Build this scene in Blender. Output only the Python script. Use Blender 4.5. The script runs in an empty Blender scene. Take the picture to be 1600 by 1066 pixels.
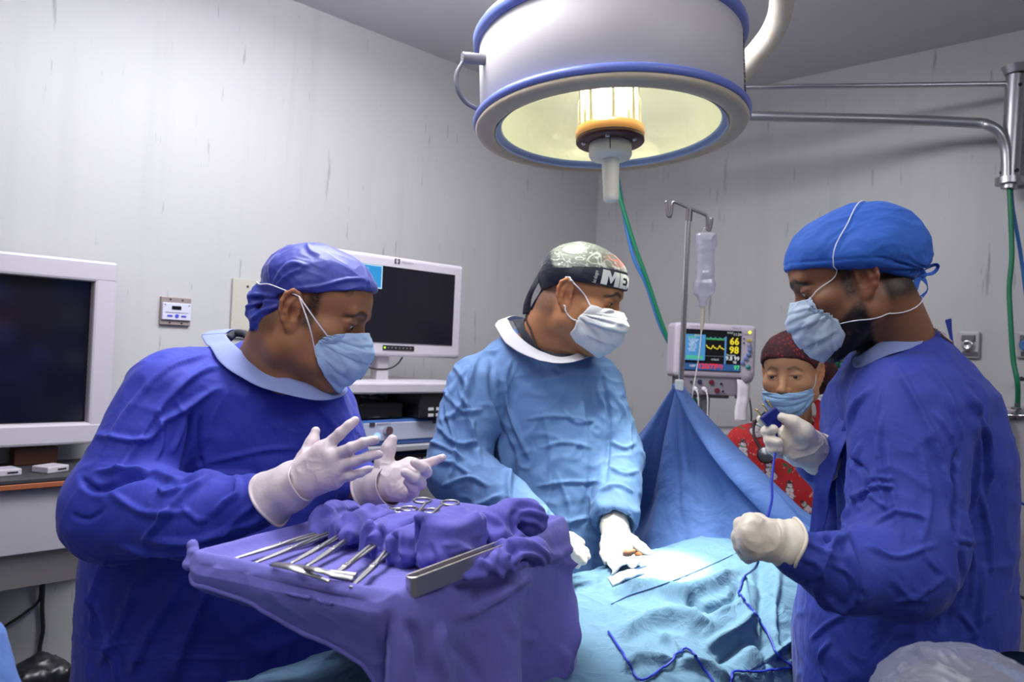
import bpy, bmesh, math, random
import numpy as np
from mathutils import Vector, Matrix
random.seed(7)
SC = bpy.context.scene
COL = SC.collection
# ------------------------------------------------------------------ camera
F = 1244.0
CAM = np.array([0.0, 0.0, 1.42])
ROLL = math.radians(2.5); PITCH = math.atan(15.0 / F)
_f = np.array([0, math.cos(PITCH), math.sin(PITCH)])
_u0 = np.array([0, -math.sin(PITCH), math.cos(PITCH)]); _r0 = np.array([1.0, 0, 0])
_r = math.cos(ROLL) * _r0 + math.sin(ROLL) * _u0
_u = math.cos(ROLL) * _u0 - math.sin(ROLL) * _r0
def W(px, py, d):
    """world point seen at a pixel of the 1600x1066 frame at distance d along the view axis"""
    return CAM + d * (_f + (px - 800) / F * _r - (py - 533) / F * _u)
def proj(p):
    q = np.asarray(p, dtype=np.float64) - CAM
    d = q @ _f
    return 800 + F * (q @ _r) / d, 533 - F * (q @ _u) / d, d
cam_data = bpy.data.cameras.new('camera'); cam = bpy.data.objects.new('camera', cam_data); COL.objects.link(cam)
cam_data.lens = 36.0 * F / 1600; cam_data.sensor_width = 36.0; cam_data.clip_start = 0.05
M = Matrix(((_r[0], _u[0], -_f[0], CAM[0]), (_r[1], _u[1], -_f[1], CAM[1]), (_r[2], _u[2], -_f[2], CAM[2]), (0, 0, 0, 1)))
cam.matrix_world = M
cam_data.dof.use_dof = True; cam_data.dof.focus_distance = 1.55; cam_data.dof.aperture_fstop = 5.6
SC.camera = cam
# ------------------------------------------------------------------ world, view
world = bpy.data.worlds.new('world'); SC.world = world; world.use_nodes = True
world.node_tree.nodes['Background'].inputs[0].default_value = (0.5, 0.5, 0.55, 1)
world.node_tree.nodes['Background'].inputs[1].default_value = 0.05
SC.view_settings.view_transform = 'Standard'; SC.view_settings.look = 'None'
SC.view_settings.exposure = 0.0; SC.view_settings.gamma = 1.0
try: SC.view_settings.use_curve_mapping = False
except Exception: pass
SC.cycles.use_denoising = True
SC.cycles.max_bounces = 8; SC.cycles.transparent_max_bounces = 12
SC.cycles.sample_clamp_indirect = 6.0
def light(name, kind, loc, energy, color, target=None, **kw):
    l = bpy.data.lights.new(name, kind); l.energy = energy; l.color = color
    for k, v in kw.items(): setattr(l, k, v)
    o = bpy.data.objects.new(name, l); COL.objects.link(o); o.location = loc
    if target is not None:
        o.rotation_euler = (Vector(target) - Vector(loc)).to_track_quat('-Z', 'Y').to_euler()
    return o
# room frame: the far corner and the directions of the two walls that meet there
CORNER = np.array([0.42, 4.2]); DL = np.array([-0.695, -0.719]); DR = np.array([0.719, -0.695])
CEIL = 2.66
def room(a, b, z=0.0):
    """a metres along the left wall from the corner, b metres along the right wall"""
    q = CORNER + DL * a + DR * b
    return np.array([q[0], q[1], z])
# fluorescent ceiling panels of the room (behind and beside the camera, out of frame)
PANELS = [(2.1, 1.15, 22.0), (3.6, 1.9, 7.5), (2.2, 3.6, 10.0), (5.2, 3.2, 5.0)]      # place and strength of the glowing diffusers
# surgical lamp: place, aim
LAMP_C = W(953, 207, 1.86)               # centre of the glass
LAMP_AIM = W(1030, 872, 1.72)

EARS = 1                                # local x sign of a right ear
UP = np.array([0, 0, 1.0])
# ------------------------------------------------------------------ object helpers
def link(name, me, mat=None, parent=None):
    o = bpy.data.objects.new(name, me); COL.objects.link(o)
    if mat is not None:
        for m in (mat if isinstance(mat, (list, tuple)) else [mat]): me.materials.append(m)
    if parent is not None:
        o.parent = parent
        o.matrix_parent_inverse = Matrix.Translation(parent.location).inverted() if parent.type == 'EMPTY' else Matrix()
    return o
def tag(o, label, cat, group=None):
    o['label'] = label; o['category'] = cat
    if group: o['group'] = group
    return o
def thing(name, label, cat, loc, group=None):
    o = bpy.data.objects.new(name, None); COL.objects.link(o); o.location = tuple(loc); o.empty_display_size = 0.1
    return tag(o, label, cat, group)
def struct(o):
    o['kind'] = 'structure'; return o
def mesh_np(name, V, Q, smooth=True, colors=None):
    """mesh from numpy verts and faces (N,3 or N,4 array)"""
    me = bpy.data.meshes.new(name)
    V = np.ascontiguousarray(V, dtype=np.float32); Q = np.ascontiguousarray(Q, dtype=np.int32)
    n, k = Q.shape
    me.vertices.add(len(V)); me.vertices.foreach_set('co', V.ravel())
    me.loops.add(n * k); me.loops.foreach_set('vertex_index', Q.ravel())
    me.polygons.add(n); me.polygons.foreach_set('loop_start', np.arange(0, n * k, k, dtype=np.int32))
    me.polygons.foreach_set('use_smooth', np.full(n, smooth, dtype=bool))
    me.update(calc_edges=True); me.validate()
    if colors is not None:
        ca = me.color_attributes.new('Col', 'FLOAT_COLOR', 'POINT')
        c = np.ones((len(V), 4), np.float32); c[:, :3] = colors
        ca.data.foreach_set('color', c.ravel())
    return me
class MB:
    """collects shapes and builds them as one mesh"""
    def __init__(s): s.v = []; s.f = []; s.sm = []
    def add(s, V, Fs, smooth=False):
        b = len(s.v); s.v.extend([tuple(map(float, p)) for p in V])
        for f in Fs: s.f.append(tuple(b + i for i in f)); s.sm.append(smooth)
        return s
    def box(s, c, size, R=None, bevel=0.0, seg=2):
        bm = bmesh.new(); bmesh.ops.create_cube(bm, size=1.0)
        for v in bm.verts: v.co = Vector((v.co.x * size[0], v.co.y * size[1], v.co.z * size[2]))
        if bevel > 0: bmesh.ops.bevel(bm, geom=list(bm.edges), offset=min(bevel, min(size) * 0.49), segments=seg, affect='EDGES', profile=0.5)
        bm.verts.ensure_lookup_table()
        R = np.eye(3) if R is None else R
        V = [R @ np.array(v.co) + np.asarray(c) for v in bm.verts]
        Fs = [[v.index for v in f.verts] for f in bm.faces]
        bm.free(); return s.add(V, Fs, smooth=False)
    def tube(s, pts, r, n=10, smooth=True, cap=True, closed=False, flat=1.0):
        P = np.array(pts, dtype=float); m = len(P)
        rr = np.full(m, r, float) if np.isscalar(r) else np.array(r, float)
        if closed: T = np.roll(P, -1, 0) - np.roll(P, 1, 0)
        else: T = np.gradient(P, axis=0)
        T /= np.linalg.norm(T, axis=1)[:, None] + 1e-12
        a = np.array([0, 0, 1.0]) if abs(T[0][2]) < 0.9 else np.array([1.0, 0, 0])
        N = np.cross(T[0], a); N /= np.linalg.norm(N)
        V = []
        for i in range(m):
            N = N - T[i] * (N @ T[i]); N /= np.linalg.norm(N) + 1e-12
            B = np.cross(T[i], N)
            for k in range(n):
                t = 2 * math.pi * k / n
                V.append(P[i] + rr[i] * (math.cos(t) * N + flat * math.sin(t) * B))
        Fs = []
        for i in range(m if closed else m - 1):
            j = (i + 1) % m
            for k in range(n):
                l = (k + 1) % n
                Fs.append((i * n + k, i * n + l, j * n + l, j * n + k))
        if cap and not closed: Fs.append(tuple(range(n))[::-1]); Fs.append(tuple((m - 1) * n + k for k in range(n)))
        return s.add(V, Fs, smooth)
    def cyl(s, a, b, r, r2=None, n=24, smooth=True):
        r2 = r if r2 is None else r2
        a = np.array(a, float); b = np.array(b, float); T = b - a; T /= np.linalg.norm(T)
        x = np.array([0, 0, 1.0]) if abs(T[2]) < 0.9 else np.array([1.0, 0, 0])
        N = np.cross(T, x); N /= np.linalg.norm(N); B = np.cross(T, N)
        V = []
        for p, q in ((a, r), (b, r2)):
            for k in range(n):
                t = 2 * math.pi * k / n; V.append(p + q * (math.cos(t) * N + math.sin(t) * B))
        s.add(V, [(k, (k + 1) % n, n + (k + 1) % n, n + k) for k in range(n)], smooth)
        s.add(V, [tuple(range(n))[::-1], tuple(range(n, 2 * n))], False)
        return s
    def lathe(s, c, axis, prof, n=48, smooth=True):
        """prof: (radius, height along axis)"""
        T = np.array(axis, float); T /= np.linalg.norm(T)
        x = np.array([0, 0, 1.0]) if abs(T[2]) < 0.9 else np.array([1.0, 0, 0])
        N = np.cross(T, x); N /= np.linalg.norm(N); B = np.cross(T, N); V = []
        for r, h in prof:
            for k in range(n):
                t = 2 * math.pi * k / n; V.append(np.array(c) + h * T + r * (math.cos(t) * N + math.sin(t) * B))
        m = len(prof)
        Fs = [(i * n + k, i * n + (k + 1) % n, (i + 1) * n + (k + 1) % n, (i + 1) * n + k) for i in range(m - 1) for k in range(n)]
        return s.add(V, Fs, smooth)
    def grid(s, P, smooth=True):
        """P: (m,n,3) array of points"""
        m, n = P.shape[:2]
        return s.add(P.reshape(-1, 3), [(i * n + j, i * n + j + 1, (i + 1) * n + j + 1, (i + 1) * n + j) for i in range(m - 1) for j in range(n - 1)], smooth)
    def quad(s, a, b, c, d): return s.add([a, b, c, d], [(0, 1, 2, 3)])
    def build(s, name, mat=None, parent=None, solid=0.0, sub=0, offset=0.0):
        me = bpy.data.meshes.new(name); me.from_pydata(s.v, [], s.f); me.update()
        me.polygons.foreach_set('use_smooth', s.sm)
        o = link(name, me, mat, parent)
        if solid:
            m = o.modifiers.new('solid', 'SOLIDIFY'); m.thickness = solid; m.offset = offset
        if sub:
            m = o.modifiers.new('sub', 'SUBSURF'); m.levels = sub; m.render_levels = sub
        return o
def spline(pts, n=40):
    """Catmull-Rom through points"""
    P = np.array(pts, float); m = len(P)
    P = np.vstack([2 * P[0] - P[1], P, 2 * P[-1] - P[-2]]); out = []
    seg = m - 1
    for t in np.linspace(0, seg - 1e-6, n):
        i = int(t); u = t - i; a, b, c, d = P[i:i + 4]
        out.append(0.5 * ((2 * b) + (c - a) * u + (2 * a - 5 * b + 4 * c - d) * u * u + (3 * b - a - 3 * c + d) * u ** 3))
    return np.array(out)
def rotm(axis, deg):
    return np.array(Matrix.Rotation(math.radians(deg), 3, Vector(axis)))
def frame_R(xd, yd):
    """rotation whose columns are x, y, z"""
    x = np.array(xd, float); x /= np.linalg.norm(x); y = np.array(yd, float); y -= x * (x @ y); y /= np.linalg.norm(y)
    return np.stack([x, y, np.cross(x, y)], 1)
def text_mesh(name, body, size, o, R, mat, parent=None, extrude=0.0, align='LEFT', bold=0.0, fit=None, sub=False):
    cu = bpy.data.curves.new(name, 'FONT'); cu.body = body; cu.size = size; cu.extrude = extrude
    cu.align_x = align; cu.align_y = 'CENTER'; cu.offset = bold; cu.resolution_u = 2
    t = bpy.data.objects.new(name, cu); COL.objects.link(t)
    bpy.context.view_layer.update()
    me = bpy.data.meshes.new_from_object(t.evaluated_get(bpy.context.evaluated_depsgraph_get()))
    bpy.data.objects.remove(t)
    V = np.zeros(len(me.vertices) * 3, np.float32); me.vertices.foreach_get('co', V); V = V.reshape(-1, 3)
    if fit is not None and len(V):
        lo = V.min(0); hi = V.max(0)
        V[:, 0] = (V[:, 0] - lo[0]) / max(hi[0] - lo[0], 1e-6) * fit[0]; V[:, 1] = (V[:, 1] - lo[1]) / max(hi[1] - lo[1], 1e-6) * fit[1]
    me.name = name
    if sub: return me, V
    V = V @ R.T + np.array(o)
    me.vertices.foreach_set('co', V.astype(np.float32).ravel()); me.update()
    return link(name, me, mat, parent)
# ------------------------------------------------------------------ noise
def _hash(ix, iy, iz, seed):
    h = (ix.astype(np.int64) * 374761393 + iy.astype(np.int64) * 668265263 + iz.astype(np.int64) * 2147483647 + seed * 974634777) & 0xffffffff
    h = ((h ^ (h >> 13)) * 1274126177) & 0xffffffff
    h = ((h ^ (h >> 16)) * 2246822519) & 0xffffffff
    return ((h ^ (h >> 15)) & 0xffffff) / float(0xffffff)
def noise(p, seed=0):
    """value noise 0..1 at (N,3) points, quintic"""
    p = np.asarray(p, dtype=np.float64); i = np.floor(p); f = p - i; i = i.astype(np.int64)
    u = f * f * f * (f * (f * 6 - 15) + 10)
    out = 0
    for dx in (0, 1):
        wx = u[:, 0] if dx else 1 - u[:, 0]
        for dy in (0, 1):
            wy = u[:, 1] if dy else 1 - u[:, 1]
            for dz in (0, 1):
                wz = u[:, 2] if dz else 1 - u[:, 2]
                out = out + wx * wy * wz * _hash(i[:, 0] + dx, i[:, 1] + dy, i[:, 2] + dz, seed)
    return out
def warp(p, f, a, seed):
    return p + a * (np.stack([noise(p * f, seed), noise(p * f + 17.3, seed + 1), noise(p * f + 31.7, seed + 2)], 1) - 0.5)
def ridge(p, seed, sharp=2.0):
    n = 0.6 * noise(p, seed) + 0.4 * noise(p * 1.0 + 5.5, seed + 7)
    return (1 - np.clip(np.abs(n - 0.5) * 5, 0, 1)) ** sharp
# ------------------------------------------------------------------ signed-distance modelling
def axis_pts(lo, hi, step, fine=()):
    out = [lo]
    while out[-1] < hi:
        x = out[-1]; st = step
        for a, b, s in fine:
            if a - s * 0.5 <= x <= b: st = min(st, s)
            elif x < a: st = min(st, max(s, a - x))
        out.append(x + st)
    return np.array(out)
class Field:
    def __init__(s, X, Y, Z):
        s.X, s.Y, s.Z = X, Y, Z; s.v = np.full((len(X), len(Y), len(Z)), 0.5, np.float32)
    @staticmethod
    def box(lo, hi, step, fx=(), fy=(), fz=()):
        return Field(axis_pts(lo[0], hi[0], step, fx), axis_pts(lo[1], hi[1], step, fy), axis_pts(lo[2], hi[2], step, fz))
    def _sl(s, lo, hi):
        r = []
        for A, a, b in ((s.X, lo[0], hi[0]), (s.Y, lo[1], hi[1]), (s.Z, lo[2], hi[2])):
            r.append(slice(max(0, np.searchsorted(A, a) - 1), min(len(A), np.searchsorted(A, b) + 1)))
        return tuple(r)
    def op(s, prim, mode='u', k=0.01):
        fn, lo, hi = prim; pad = k + 0.025
        sl = s._sl(np.array(lo) - pad, np.array(hi) + pad) if mode != 'i' else (slice(None),) * 3
        x = s.X[sl[0]][:, None, None]; y = s.Y[sl[1]][None, :, None]; z = s.Z[sl[2]][None, None, :]
        if x.size == 0 or y.size == 0 or z.size == 0: return s
        b = fn(x, y, z); a = s.v[sl]
        if mode == 'u':
            h = np.clip(k - np.abs(a - b), 0, None) / max(k, 1e-6); r = np.minimum(a, b) - h * h * k * 0.25
        elif mode == 's':
            b = -b; h = np.clip(k - np.abs(a - b), 0, None) / max(k, 1e-6); r = np.maximum(a, b) + h * h * k * 0.25
        else:
            h = np.clip(k - np.abs(a - b), 0, None) / max(k, 1e-6); r = np.maximum(a, b) + h * h * k * 0.25
        s.v[sl] = r; return s
    def mesh(s, relax=1):
        v = s.v; sg = v < 0
        c = np.zeros(tuple(n - 1 for n in v.shape), np.int8)
        for dx in (0, 1):
            for dy in (0, 1):
                for dz in (0, 1):
                    c += sg[dx:v.shape[0] - 1 + dx, dy:v.shape[1] - 1 + dy, dz:v.shape[2] - 1 + dz]
        I = np.argwhere((c > 0) & (c < 8)); n = len(I)
        ids = np.full(c.shape, -1, np.int32); ids[I[:, 0], I[:, 1], I[:, 2]] = np.arange(n)
        A = (s.X, s.Y, s.Z); acc = np.zeros((n, 3)); cnt = np.zeros(n)
        for ax in range(3):
            o1, o2 = [a for a in range(3) if a != ax]
            for p in (0, 1):
                for q in (0, 1):
                    d0 = np.zeros(3, int); d0[o1] = p; d0[o2] = q; d1 = d0.copy(); d1[ax] = 1
                    J0 = I + d0; J1 = I + d1
                    a = v[J0[:, 0], J0[:, 1], J0[:, 2]]; b = v[J1[:, 0], J1[:, 1], J1[:, 2]]
                    m = (a < 0) != (b < 0); t = np.where(m, a / np.where(m, a - b, 1), 0)
                    P = np.stack([A[k][J0[:, k]] for k in range(3)], 1)
                    P[:, ax] += t * (A[ax][J1[:, ax]] - A[ax][J0[:, ax]])
                    acc[m] += P[m]; cnt[m] += 1
        V = acc / cnt[:, None]
        Q = []
        for ax in range(3):
            o1, o2 = [(1, 2), (2, 0), (0, 1)][ax]
            lo = [slice(1, -1)] * 3; lo[ax] = slice(0, -1); hi = list(lo); hi[ax] = slice(1, None)
            a = sg[tuple(lo)]; b = sg[tuple(hi)]
            E = np.argwhere(a != b)
            if len(E) == 0: continue
            inside_a = a[E[:, 0], E[:, 1], E[:, 2]]
            off = np.ones(3, int); off[ax] = 0; G = E + off
            def cell(p, q):
                H = G.copy(); H[:, o1] -= p; H[:, o2] -= q; return ids[H[:, 0], H[:, 1], H[:, 2]]
            q = np.stack([cell(1, 1), cell(0, 1), cell(0, 0), cell(1, 0)], 1)
            q[~inside_a] = q[~inside_a][:, ::-1]; Q.append(q)
        Q = np.vstack(Q); Q = Q[(Q >= 0).all(1)]
        V = relax_mesh(V, Q, relax)
        return V, Q
def relax_mesh(V, Q, it, lam=0.5):
    for _ in range(it):
        S = np.zeros_like(V); c = np.zeros(len(V))
        k = Q.shape[1]
        for i in range(k):
            a = Q[:, i]; b = Q[:, (i + 1) % k]
            for d in range(3):
                S[:, d] += np.bincount(a, V[b, d], len(V)) + np.bincount(b, V[a, d], len(V))
            c += np.bincount(a, minlength=len(V)) + np.bincount(b, minlength=len(V))
        V = V + lam * (S / np.maximum(c, 1)[:, None] - V)
    return V
def normals(V, Q):
    n = np.cross(V[Q[:, 2]] - V[Q[:, 0]], V[Q[:, 3 if Q.shape[1] > 3 else 1]] - V[Q[:, 1 if Q.shape[1] > 3 else 0]])
    N = np.zeros_like(V)
    for i in range(Q.shape[1]):
        for d in range(3): N[:, d] += np.bincount(Q[:, i], n[:, d], len(V))
    return N / (np.linalg.norm(N, axis=1)[:, None] + 1e-12)
# primitives: (function, lo, hi)
def cone(a, b, ra, rb=None):
    rb = ra if rb is None else rb
    a = np.array(a, float); b = np.array(b, float); ba = b - a; L = max(ba @ ba, 1e-9)
    def fn(x, y, z):
        h = np.clip(((x - a[0]) * ba[0] + (y - a[1]) * ba[1] + (z - a[2]) * ba[2]) / L, 0, 1)
        return np.sqrt((x - a[0] - ba[0] * h) ** 2 + (y - a[1] - ba[1] * h) ** 2 + (z - a[2] - ba[2] * h) ** 2) - (ra + (rb - ra) * h)
    r = max(ra, rb); return fn, np.minimum(a, b) - r, np.maximum(a, b) + r
def ell(c, r, R=None):
    c = np.array(c, float); r = np.array(r, float) * np.ones(3); R = np.eye(3) if R is None else R
    def fn(x, y, z):
        X, Y, Z = x - c[0], y - c[1], z - c[2]; k0 = 0; k1 = 0
        for i in range(3):
            q = X * R[0, i] + Y * R[1, i] + Z * R[2, i]; k0 = k0 + (q / r[i]) ** 2; k1 = k1 + (q / r[i] ** 2) ** 2
        k0 = np.sqrt(k0); k1 = np.sqrt(k1) + 1e-9; return k0 * (k0 - 1) / k1
    m = r.max(); return fn, c - m, c + m
def rbox(c, h, R=None, rad=0.005):
    c = np.array(c, float); h = np.array(h, float); R = np.eye(3) if R is None else R
    def fn(x, y, z):
        X, Y, Z = x - c[0], y - c[1], z - c[2]; o = 0; ins = -9.0
        for i in range(3):
            q = np.abs(X * R[0, i] + Y * R[1, i] + Z * R[2, i]) - (h[i] - rad); o = o + np.maximum(q, 0) ** 2; ins = np.maximum(ins, q)
        return np.sqrt(o) + np.minimum(ins, 0) - rad
    m = np.linalg.norm(h); return fn, c - m, c + m
def loft(secs):
    """secs: (z, cx, cy, rx, ry, deg) ascending z; stack of elliptical sections"""
    S = np.array(sorted(secs)); zs = S[:, 0]
    def fn(x, y, z):
        g = [np.interp(z, zs, S[:, i]) for i in range(1, 6)]
        t = np.radians(g[4]); X = x - g[0]; Y = y - g[1]
        a = X * np.cos(t) + Y * np.sin(t); b = -X * np.sin(t) + Y * np.cos(t)
        k0 = np.sqrt((a / g[2]) ** 2 + (b / g[3]) ** 2) + 1e-6; k1 = np.sqrt((a / g[2] ** 2) ** 2 + (b / g[3] ** 2) ** 2) + 1e-6
        d = k0 * (k0 - 1) / k1; d = np.maximum(d, -0.2)
        return np.maximum(d, np.maximum(z - zs[-1], zs[0] - z))
    m = S[:, 3:5].max(); return fn, np.array([(S[:, 1] - m).min(), (S[:, 2] - m).min(), zs[0]]), np.array([(S[:, 1] + m).max(), (S[:, 2] + m).max(), zs[-1]])
def half(c, n):
    c = np.array(c, float); n = np.array(n, float); n /= np.linalg.norm(n)
    return (lambda x, y, z: (x - c[0]) * n[0] + (y - c[1]) * n[1] + (z - c[2]) * n[2]), c, c
# ------------------------------------------------------------------ materials
MATS = {}
def mat(name, color=(0.8, 0.8, 0.8), rough=0.5, metal=0.0, attr=False, bump=None, emit=None, sss=0.0, sheen=0.0, spec=0.5, var=None, trans=0.0, coat=0.0, alpha=1.0):
    """bump: list of (scale, strength, detail, stretch); var: (scale, colour2, lo, hi)"""
    if name in MATS: return MATS[name]
    m = bpy.data.materials.new(name); m.use_nodes = True; nt = m.node_tree; N = nt.nodes; L = nt.links
    b = N['Principled BSDF']; c4 = (*color, 1)
    b.inputs['Base Color'].default_value = c4; b.inputs['Roughness'].default_value = rough; b.inputs['Metallic'].default_value = metal
    b.inputs['Specular IOR Level'].default_value = spec
    if trans: b.inputs['Transmission Weight'].default_value = trans
    if coat: b.inputs['Coat Weight'].default_value = coat; b.inputs['Coat Roughness'].default_value = 0.1
    if sss:
        b.inputs['Subsurface Weight'].default_value = sss; b.inputs['Subsurface Radius'].default_value = (0.012, 0.005, 0.003); b.inputs['Subsurface Scale'].default_value = 1.0
    if sheen: b.inputs['Sheen Weight'].default_value = sheen; b.inputs['Sheen Roughness'].default_value = 0.4
    if alpha < 1: b.inputs['Alpha'].default_value = alpha
    src = None
    if attr:
        a = N.new('ShaderNodeAttribute'); a.attribute_name = 'Col'; L.new(a.outputs['Color'], b.inputs['Base Color']); src = a.outputs['Color']
    if emit:
        b.inputs['Emission Color'].default_value = (*emit[:3], 1); b.inputs['Emission Strength'].default_value = emit[3]
    if var or bump:
        tc = N.new('ShaderNodeTexCoord')
    if var:
        sc, c2, lo, hi = var[:4]; n = N.new('ShaderNodeTexNoise'); n.inputs['Scale'].default_value = sc; n.inputs['Detail'].default_value = 6
        mp = N.new('ShaderNodeMapping'); L.new(tc.outputs['Object'], mp.inputs['Vector']); L.new(mp.outputs[0], n.inputs['Vector'])
        if len(var) > 4: mp.inputs['Scale'].default_value = var[4]
        r = N.new('ShaderNodeMapRange'); r.inputs['From Min'].default_value = lo; r.inputs['From Max'].default_value = hi; L.new(n.outputs['Fac'], r.inputs['Value'])
        mx = N.new('ShaderNodeMix'); mx.data_type = 'RGBA'; L.new(r.outputs[0], mx.inputs['Factor'])
        if src: L.new(src, mx.inputs['A'])
        else: mx.inputs['A'].default_value = c4
        mx.inputs['B'].default_value = (*c2, 1); L.new(mx.outputs['Result'], b.inputs['Base Color'])
    prev = None
    for bp in (bump or []):
        sc, st, det = bp[:3]; n = N.new('ShaderNodeTexNoise'); n.inputs['Scale'].default_value = sc; n.inputs['Detail'].default_value = det
        if len(bp) > 4: n.inputs['Distortion'].default_value = bp[4]
        mp = N.new('ShaderNodeMapping'); L.new(tc.outputs['Object'], mp.inputs['Vector']); L.new(mp.outputs[0], n.inputs['Vector'])
        if len(bp) > 3 and bp[3]: mp.inputs['Scale'].default_value = bp[3]
        bn = N.new('ShaderNodeBump'); bn.inputs['Strength'].default_value = st; bn.inputs['Distance'].default_value = 1.0 / sc * 0.35
        L.new(n.outputs['Fac'], bn.inputs['Height'])
        if prev: L.new(prev, bn.inputs['Normal'])
        prev = bn.outputs['Normal']
    if prev: L.new(prev, b.inputs['Normal'])
    MATS[name] = m; return m
def srgb(r, g, b):
    return tuple(((c / 255) / 12.92 if c / 255 <= 0.04045 else ((c / 255 + 0.055) / 1.055) ** 2.4) for c in (r, g, b))
def emis(name, col, st):
    if name in MATS: return MATS[name]
    m = bpy.data.materials.new(name); m.use_nodes = True; nt = m.node_tree; nt.nodes.clear()
    e = nt.nodes.new('ShaderNodeEmission'); e.inputs[0].default_value = (*col, 1); e.inputs[1].default_value = st
    o = nt.nodes.new('ShaderNodeOutputMaterial'); nt.links.new(e.outputs[0], o.inputs[0]); MATS[name] = m; return m
def clear_mat(name, tint, gloss=0.12, rough=0.05, density=0.0, milky=(0.8, 0.8, 0.85)):
    """thin clear sheet: lets light through, with a reflection"""
    if name in MATS: return MATS[name]
    m = bpy.data.materials.new(name); m.use_nodes = True; nt = m.node_tree; nt.nodes.clear(); N = nt.nodes; L = nt.links
    t = N.new('ShaderNodeBsdfTransparent'); t.inputs[0].default_value = (*tint, 1)
    g = N.new('ShaderNodeBsdfGlossy'); g.inputs['Roughness'].default_value = rough
    d = N.new('ShaderNodeBsdfDiffuse'); d.inputs[0].default_value = (*milky, 1)
    lw = N.new('ShaderNodeLayerWeight'); lw.inputs[0].default_value = 0.35
    mr = N.new('ShaderNodeMath'); mr.operation = 'MULTIPLY_ADD'; mr.inputs[1].default_value = 0.6; mr.inputs[2].default_value = gloss * 0.4; L.new(lw.outputs['Facing'], mr.inputs[0])
    mr2 = N.new('ShaderNodeMath'); mr2.operation = 'MULTIPLY'; mr2.inputs[1].default_value = gloss * 2; L.new(mr.outputs[0], mr2.inputs[0])
    m1 = N.new('ShaderNodeMixShader'); m1.inputs[0].default_value = density; L.new(t.outputs[0], m1.inputs[1]); L.new(d.outputs[0], m1.inputs[2])
    m2 = N.new('ShaderNodeMixShader'); L.new(mr2.outputs[0], m2.inputs[0]); L.new(m1.outputs[0], m2.inputs[1]); L.new(g.outputs[0], m2.inputs[2])
    o = N.new('ShaderNodeOutputMaterial'); L.new(m2.outputs[0], o.inputs[0]); MATS[name] = m; return m
# ------------------------------------------------------------------ room shell
WALL = mat('wall_paint', (0.56, 0.55, 0.555), rough=0.45, bump=[(60, 0.05, 3)])
def wall_marks(m):
    nt = m.node_tree; N = nt.nodes; L = nt.links; b = N['Principled BSDF']
    tc = N.new('ShaderNodeTexCoord'); prev = None
    base = N.new('ShaderNodeTexNoise'); base.inputs['Scale'].default_value = 1.3; base.inputs['Detail'].default_value = 4
    L.new(tc.outputs['Object'], base.inputs['Vector'])
    mx0 = N.new('ShaderNodeMix'); mx0.data_type = 'RGBA'; L.new(base.outputs['Fac'], mx0.inputs['Factor'])
    mx0.inputs['A'].default_value = (0.48, 0.468, 0.474, 1); mx0.inputs['B'].default_value = (0.42, 0.42, 0.425, 1); prev = mx0.outputs['Result']
    for sx, sz, lo, hi, dark, seed in ((16, 1.9, 0.685, 0.75, 0.23, 0), (34, 4.0, 0.68, 0.74, 0.16, 5.3), (9, 0.5, 0.55, 0.9, 0.06, 9.1)):
        mp = N.new('ShaderNodeMapping'); mp.inputs['Scale'].default_value = (sx, sx, sz); mp.inputs['Location'].default_value = (seed, seed, seed)
        L.new(tc.outputs['Object'], mp.inputs['Vector'])
        n = N.new('ShaderNodeTexNoise'); n.inputs['Scale'].default_value = 1.6; n.inputs['Detail'].default_value = 3; L.new(mp.outputs[0], n.inputs['Vector'])
        r = N.new('ShaderNodeMapRange'); r.inputs['From Min'].default_value = lo; r.inputs['From Max'].default_value = hi; r.inputs['To Max'].default_value = dark * 2.2
        L.new(n.outputs['Fac'], r.inputs['Value'])
        mx = N.new('ShaderNodeMix'); mx.data_type = 'RGBA'; L.new(r.outputs[0], mx.inputs['Factor']); L.new(prev, mx.inputs['A'])
        mx.inputs['B'].default_value = (0.09, 0.09, 0.09, 1); prev = mx.outputs['Result']
    L.new(prev, b.inputs['Base Color'])
wall_marks(WALL)
CEILM = mat('ceiling_paint', (0.66, 0.64, 0.66), rough=0.6, bump=[(40, 0.03, 3)])
FLOORM = mat('floor_vinyl', (0.16, 0.165, 0.18), rough=0.35, var=(3, (0.20, 0.20, 0.21), 0.3, 0.7))
LA, LB = 8.0, 6.6      # room length along the left wall and along the right wall
def slab(name, p0, p1, thick, m, z0=0.0, z1=CEIL):
    p0 = np.array(p0[:2]); p1 = np.array(p1[:2]); d = p1 - p0; L = np.linalg.norm(d); d /= L
    R = frame_R((d[0], d[1], 0), (-d[1], d[0], 0)); c = (p0 + p1) / 2
    return struct(MB().box((c[0], c[1], (z0 + z1) / 2), (L, thick, z1 - z0), R).build(name, m))
t = 0.1
e = t / 2
slab('wall_left', room(-t, -e), room(LA + t, -e), t, WALL)
slab('wall_right', room(-e, -t), room(-e, LB + t), t, WALL)
slab('wall_back', room(LA + e, -t), room(LA + e, LB + t), t, WALL)
slab('wall_front', room(-t, LB + e), room(LA + t, LB + e), t, WALL)
def flat(name, z0, z1, m):
    a, b, c, d = room(-t, -t), room(LA + t, -t), room(LA + t, LB + t), room(-t, LB + t)
    V = [(*p[:2], z) for z in (z0, z1) for p in (a, b, c, d)]
    return struct(MB().add(V, [(3, 2, 1, 0), (4, 5, 6, 7), (0, 1, 5, 4), (1, 2, 6, 5), (2, 3, 7, 6), (3, 0, 4, 7)]).build(name, m))
flat('floor', -0.1, 0.0, FLOORM); flat('ceiling', CEIL, CEIL + 0.1, CEILM)
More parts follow.
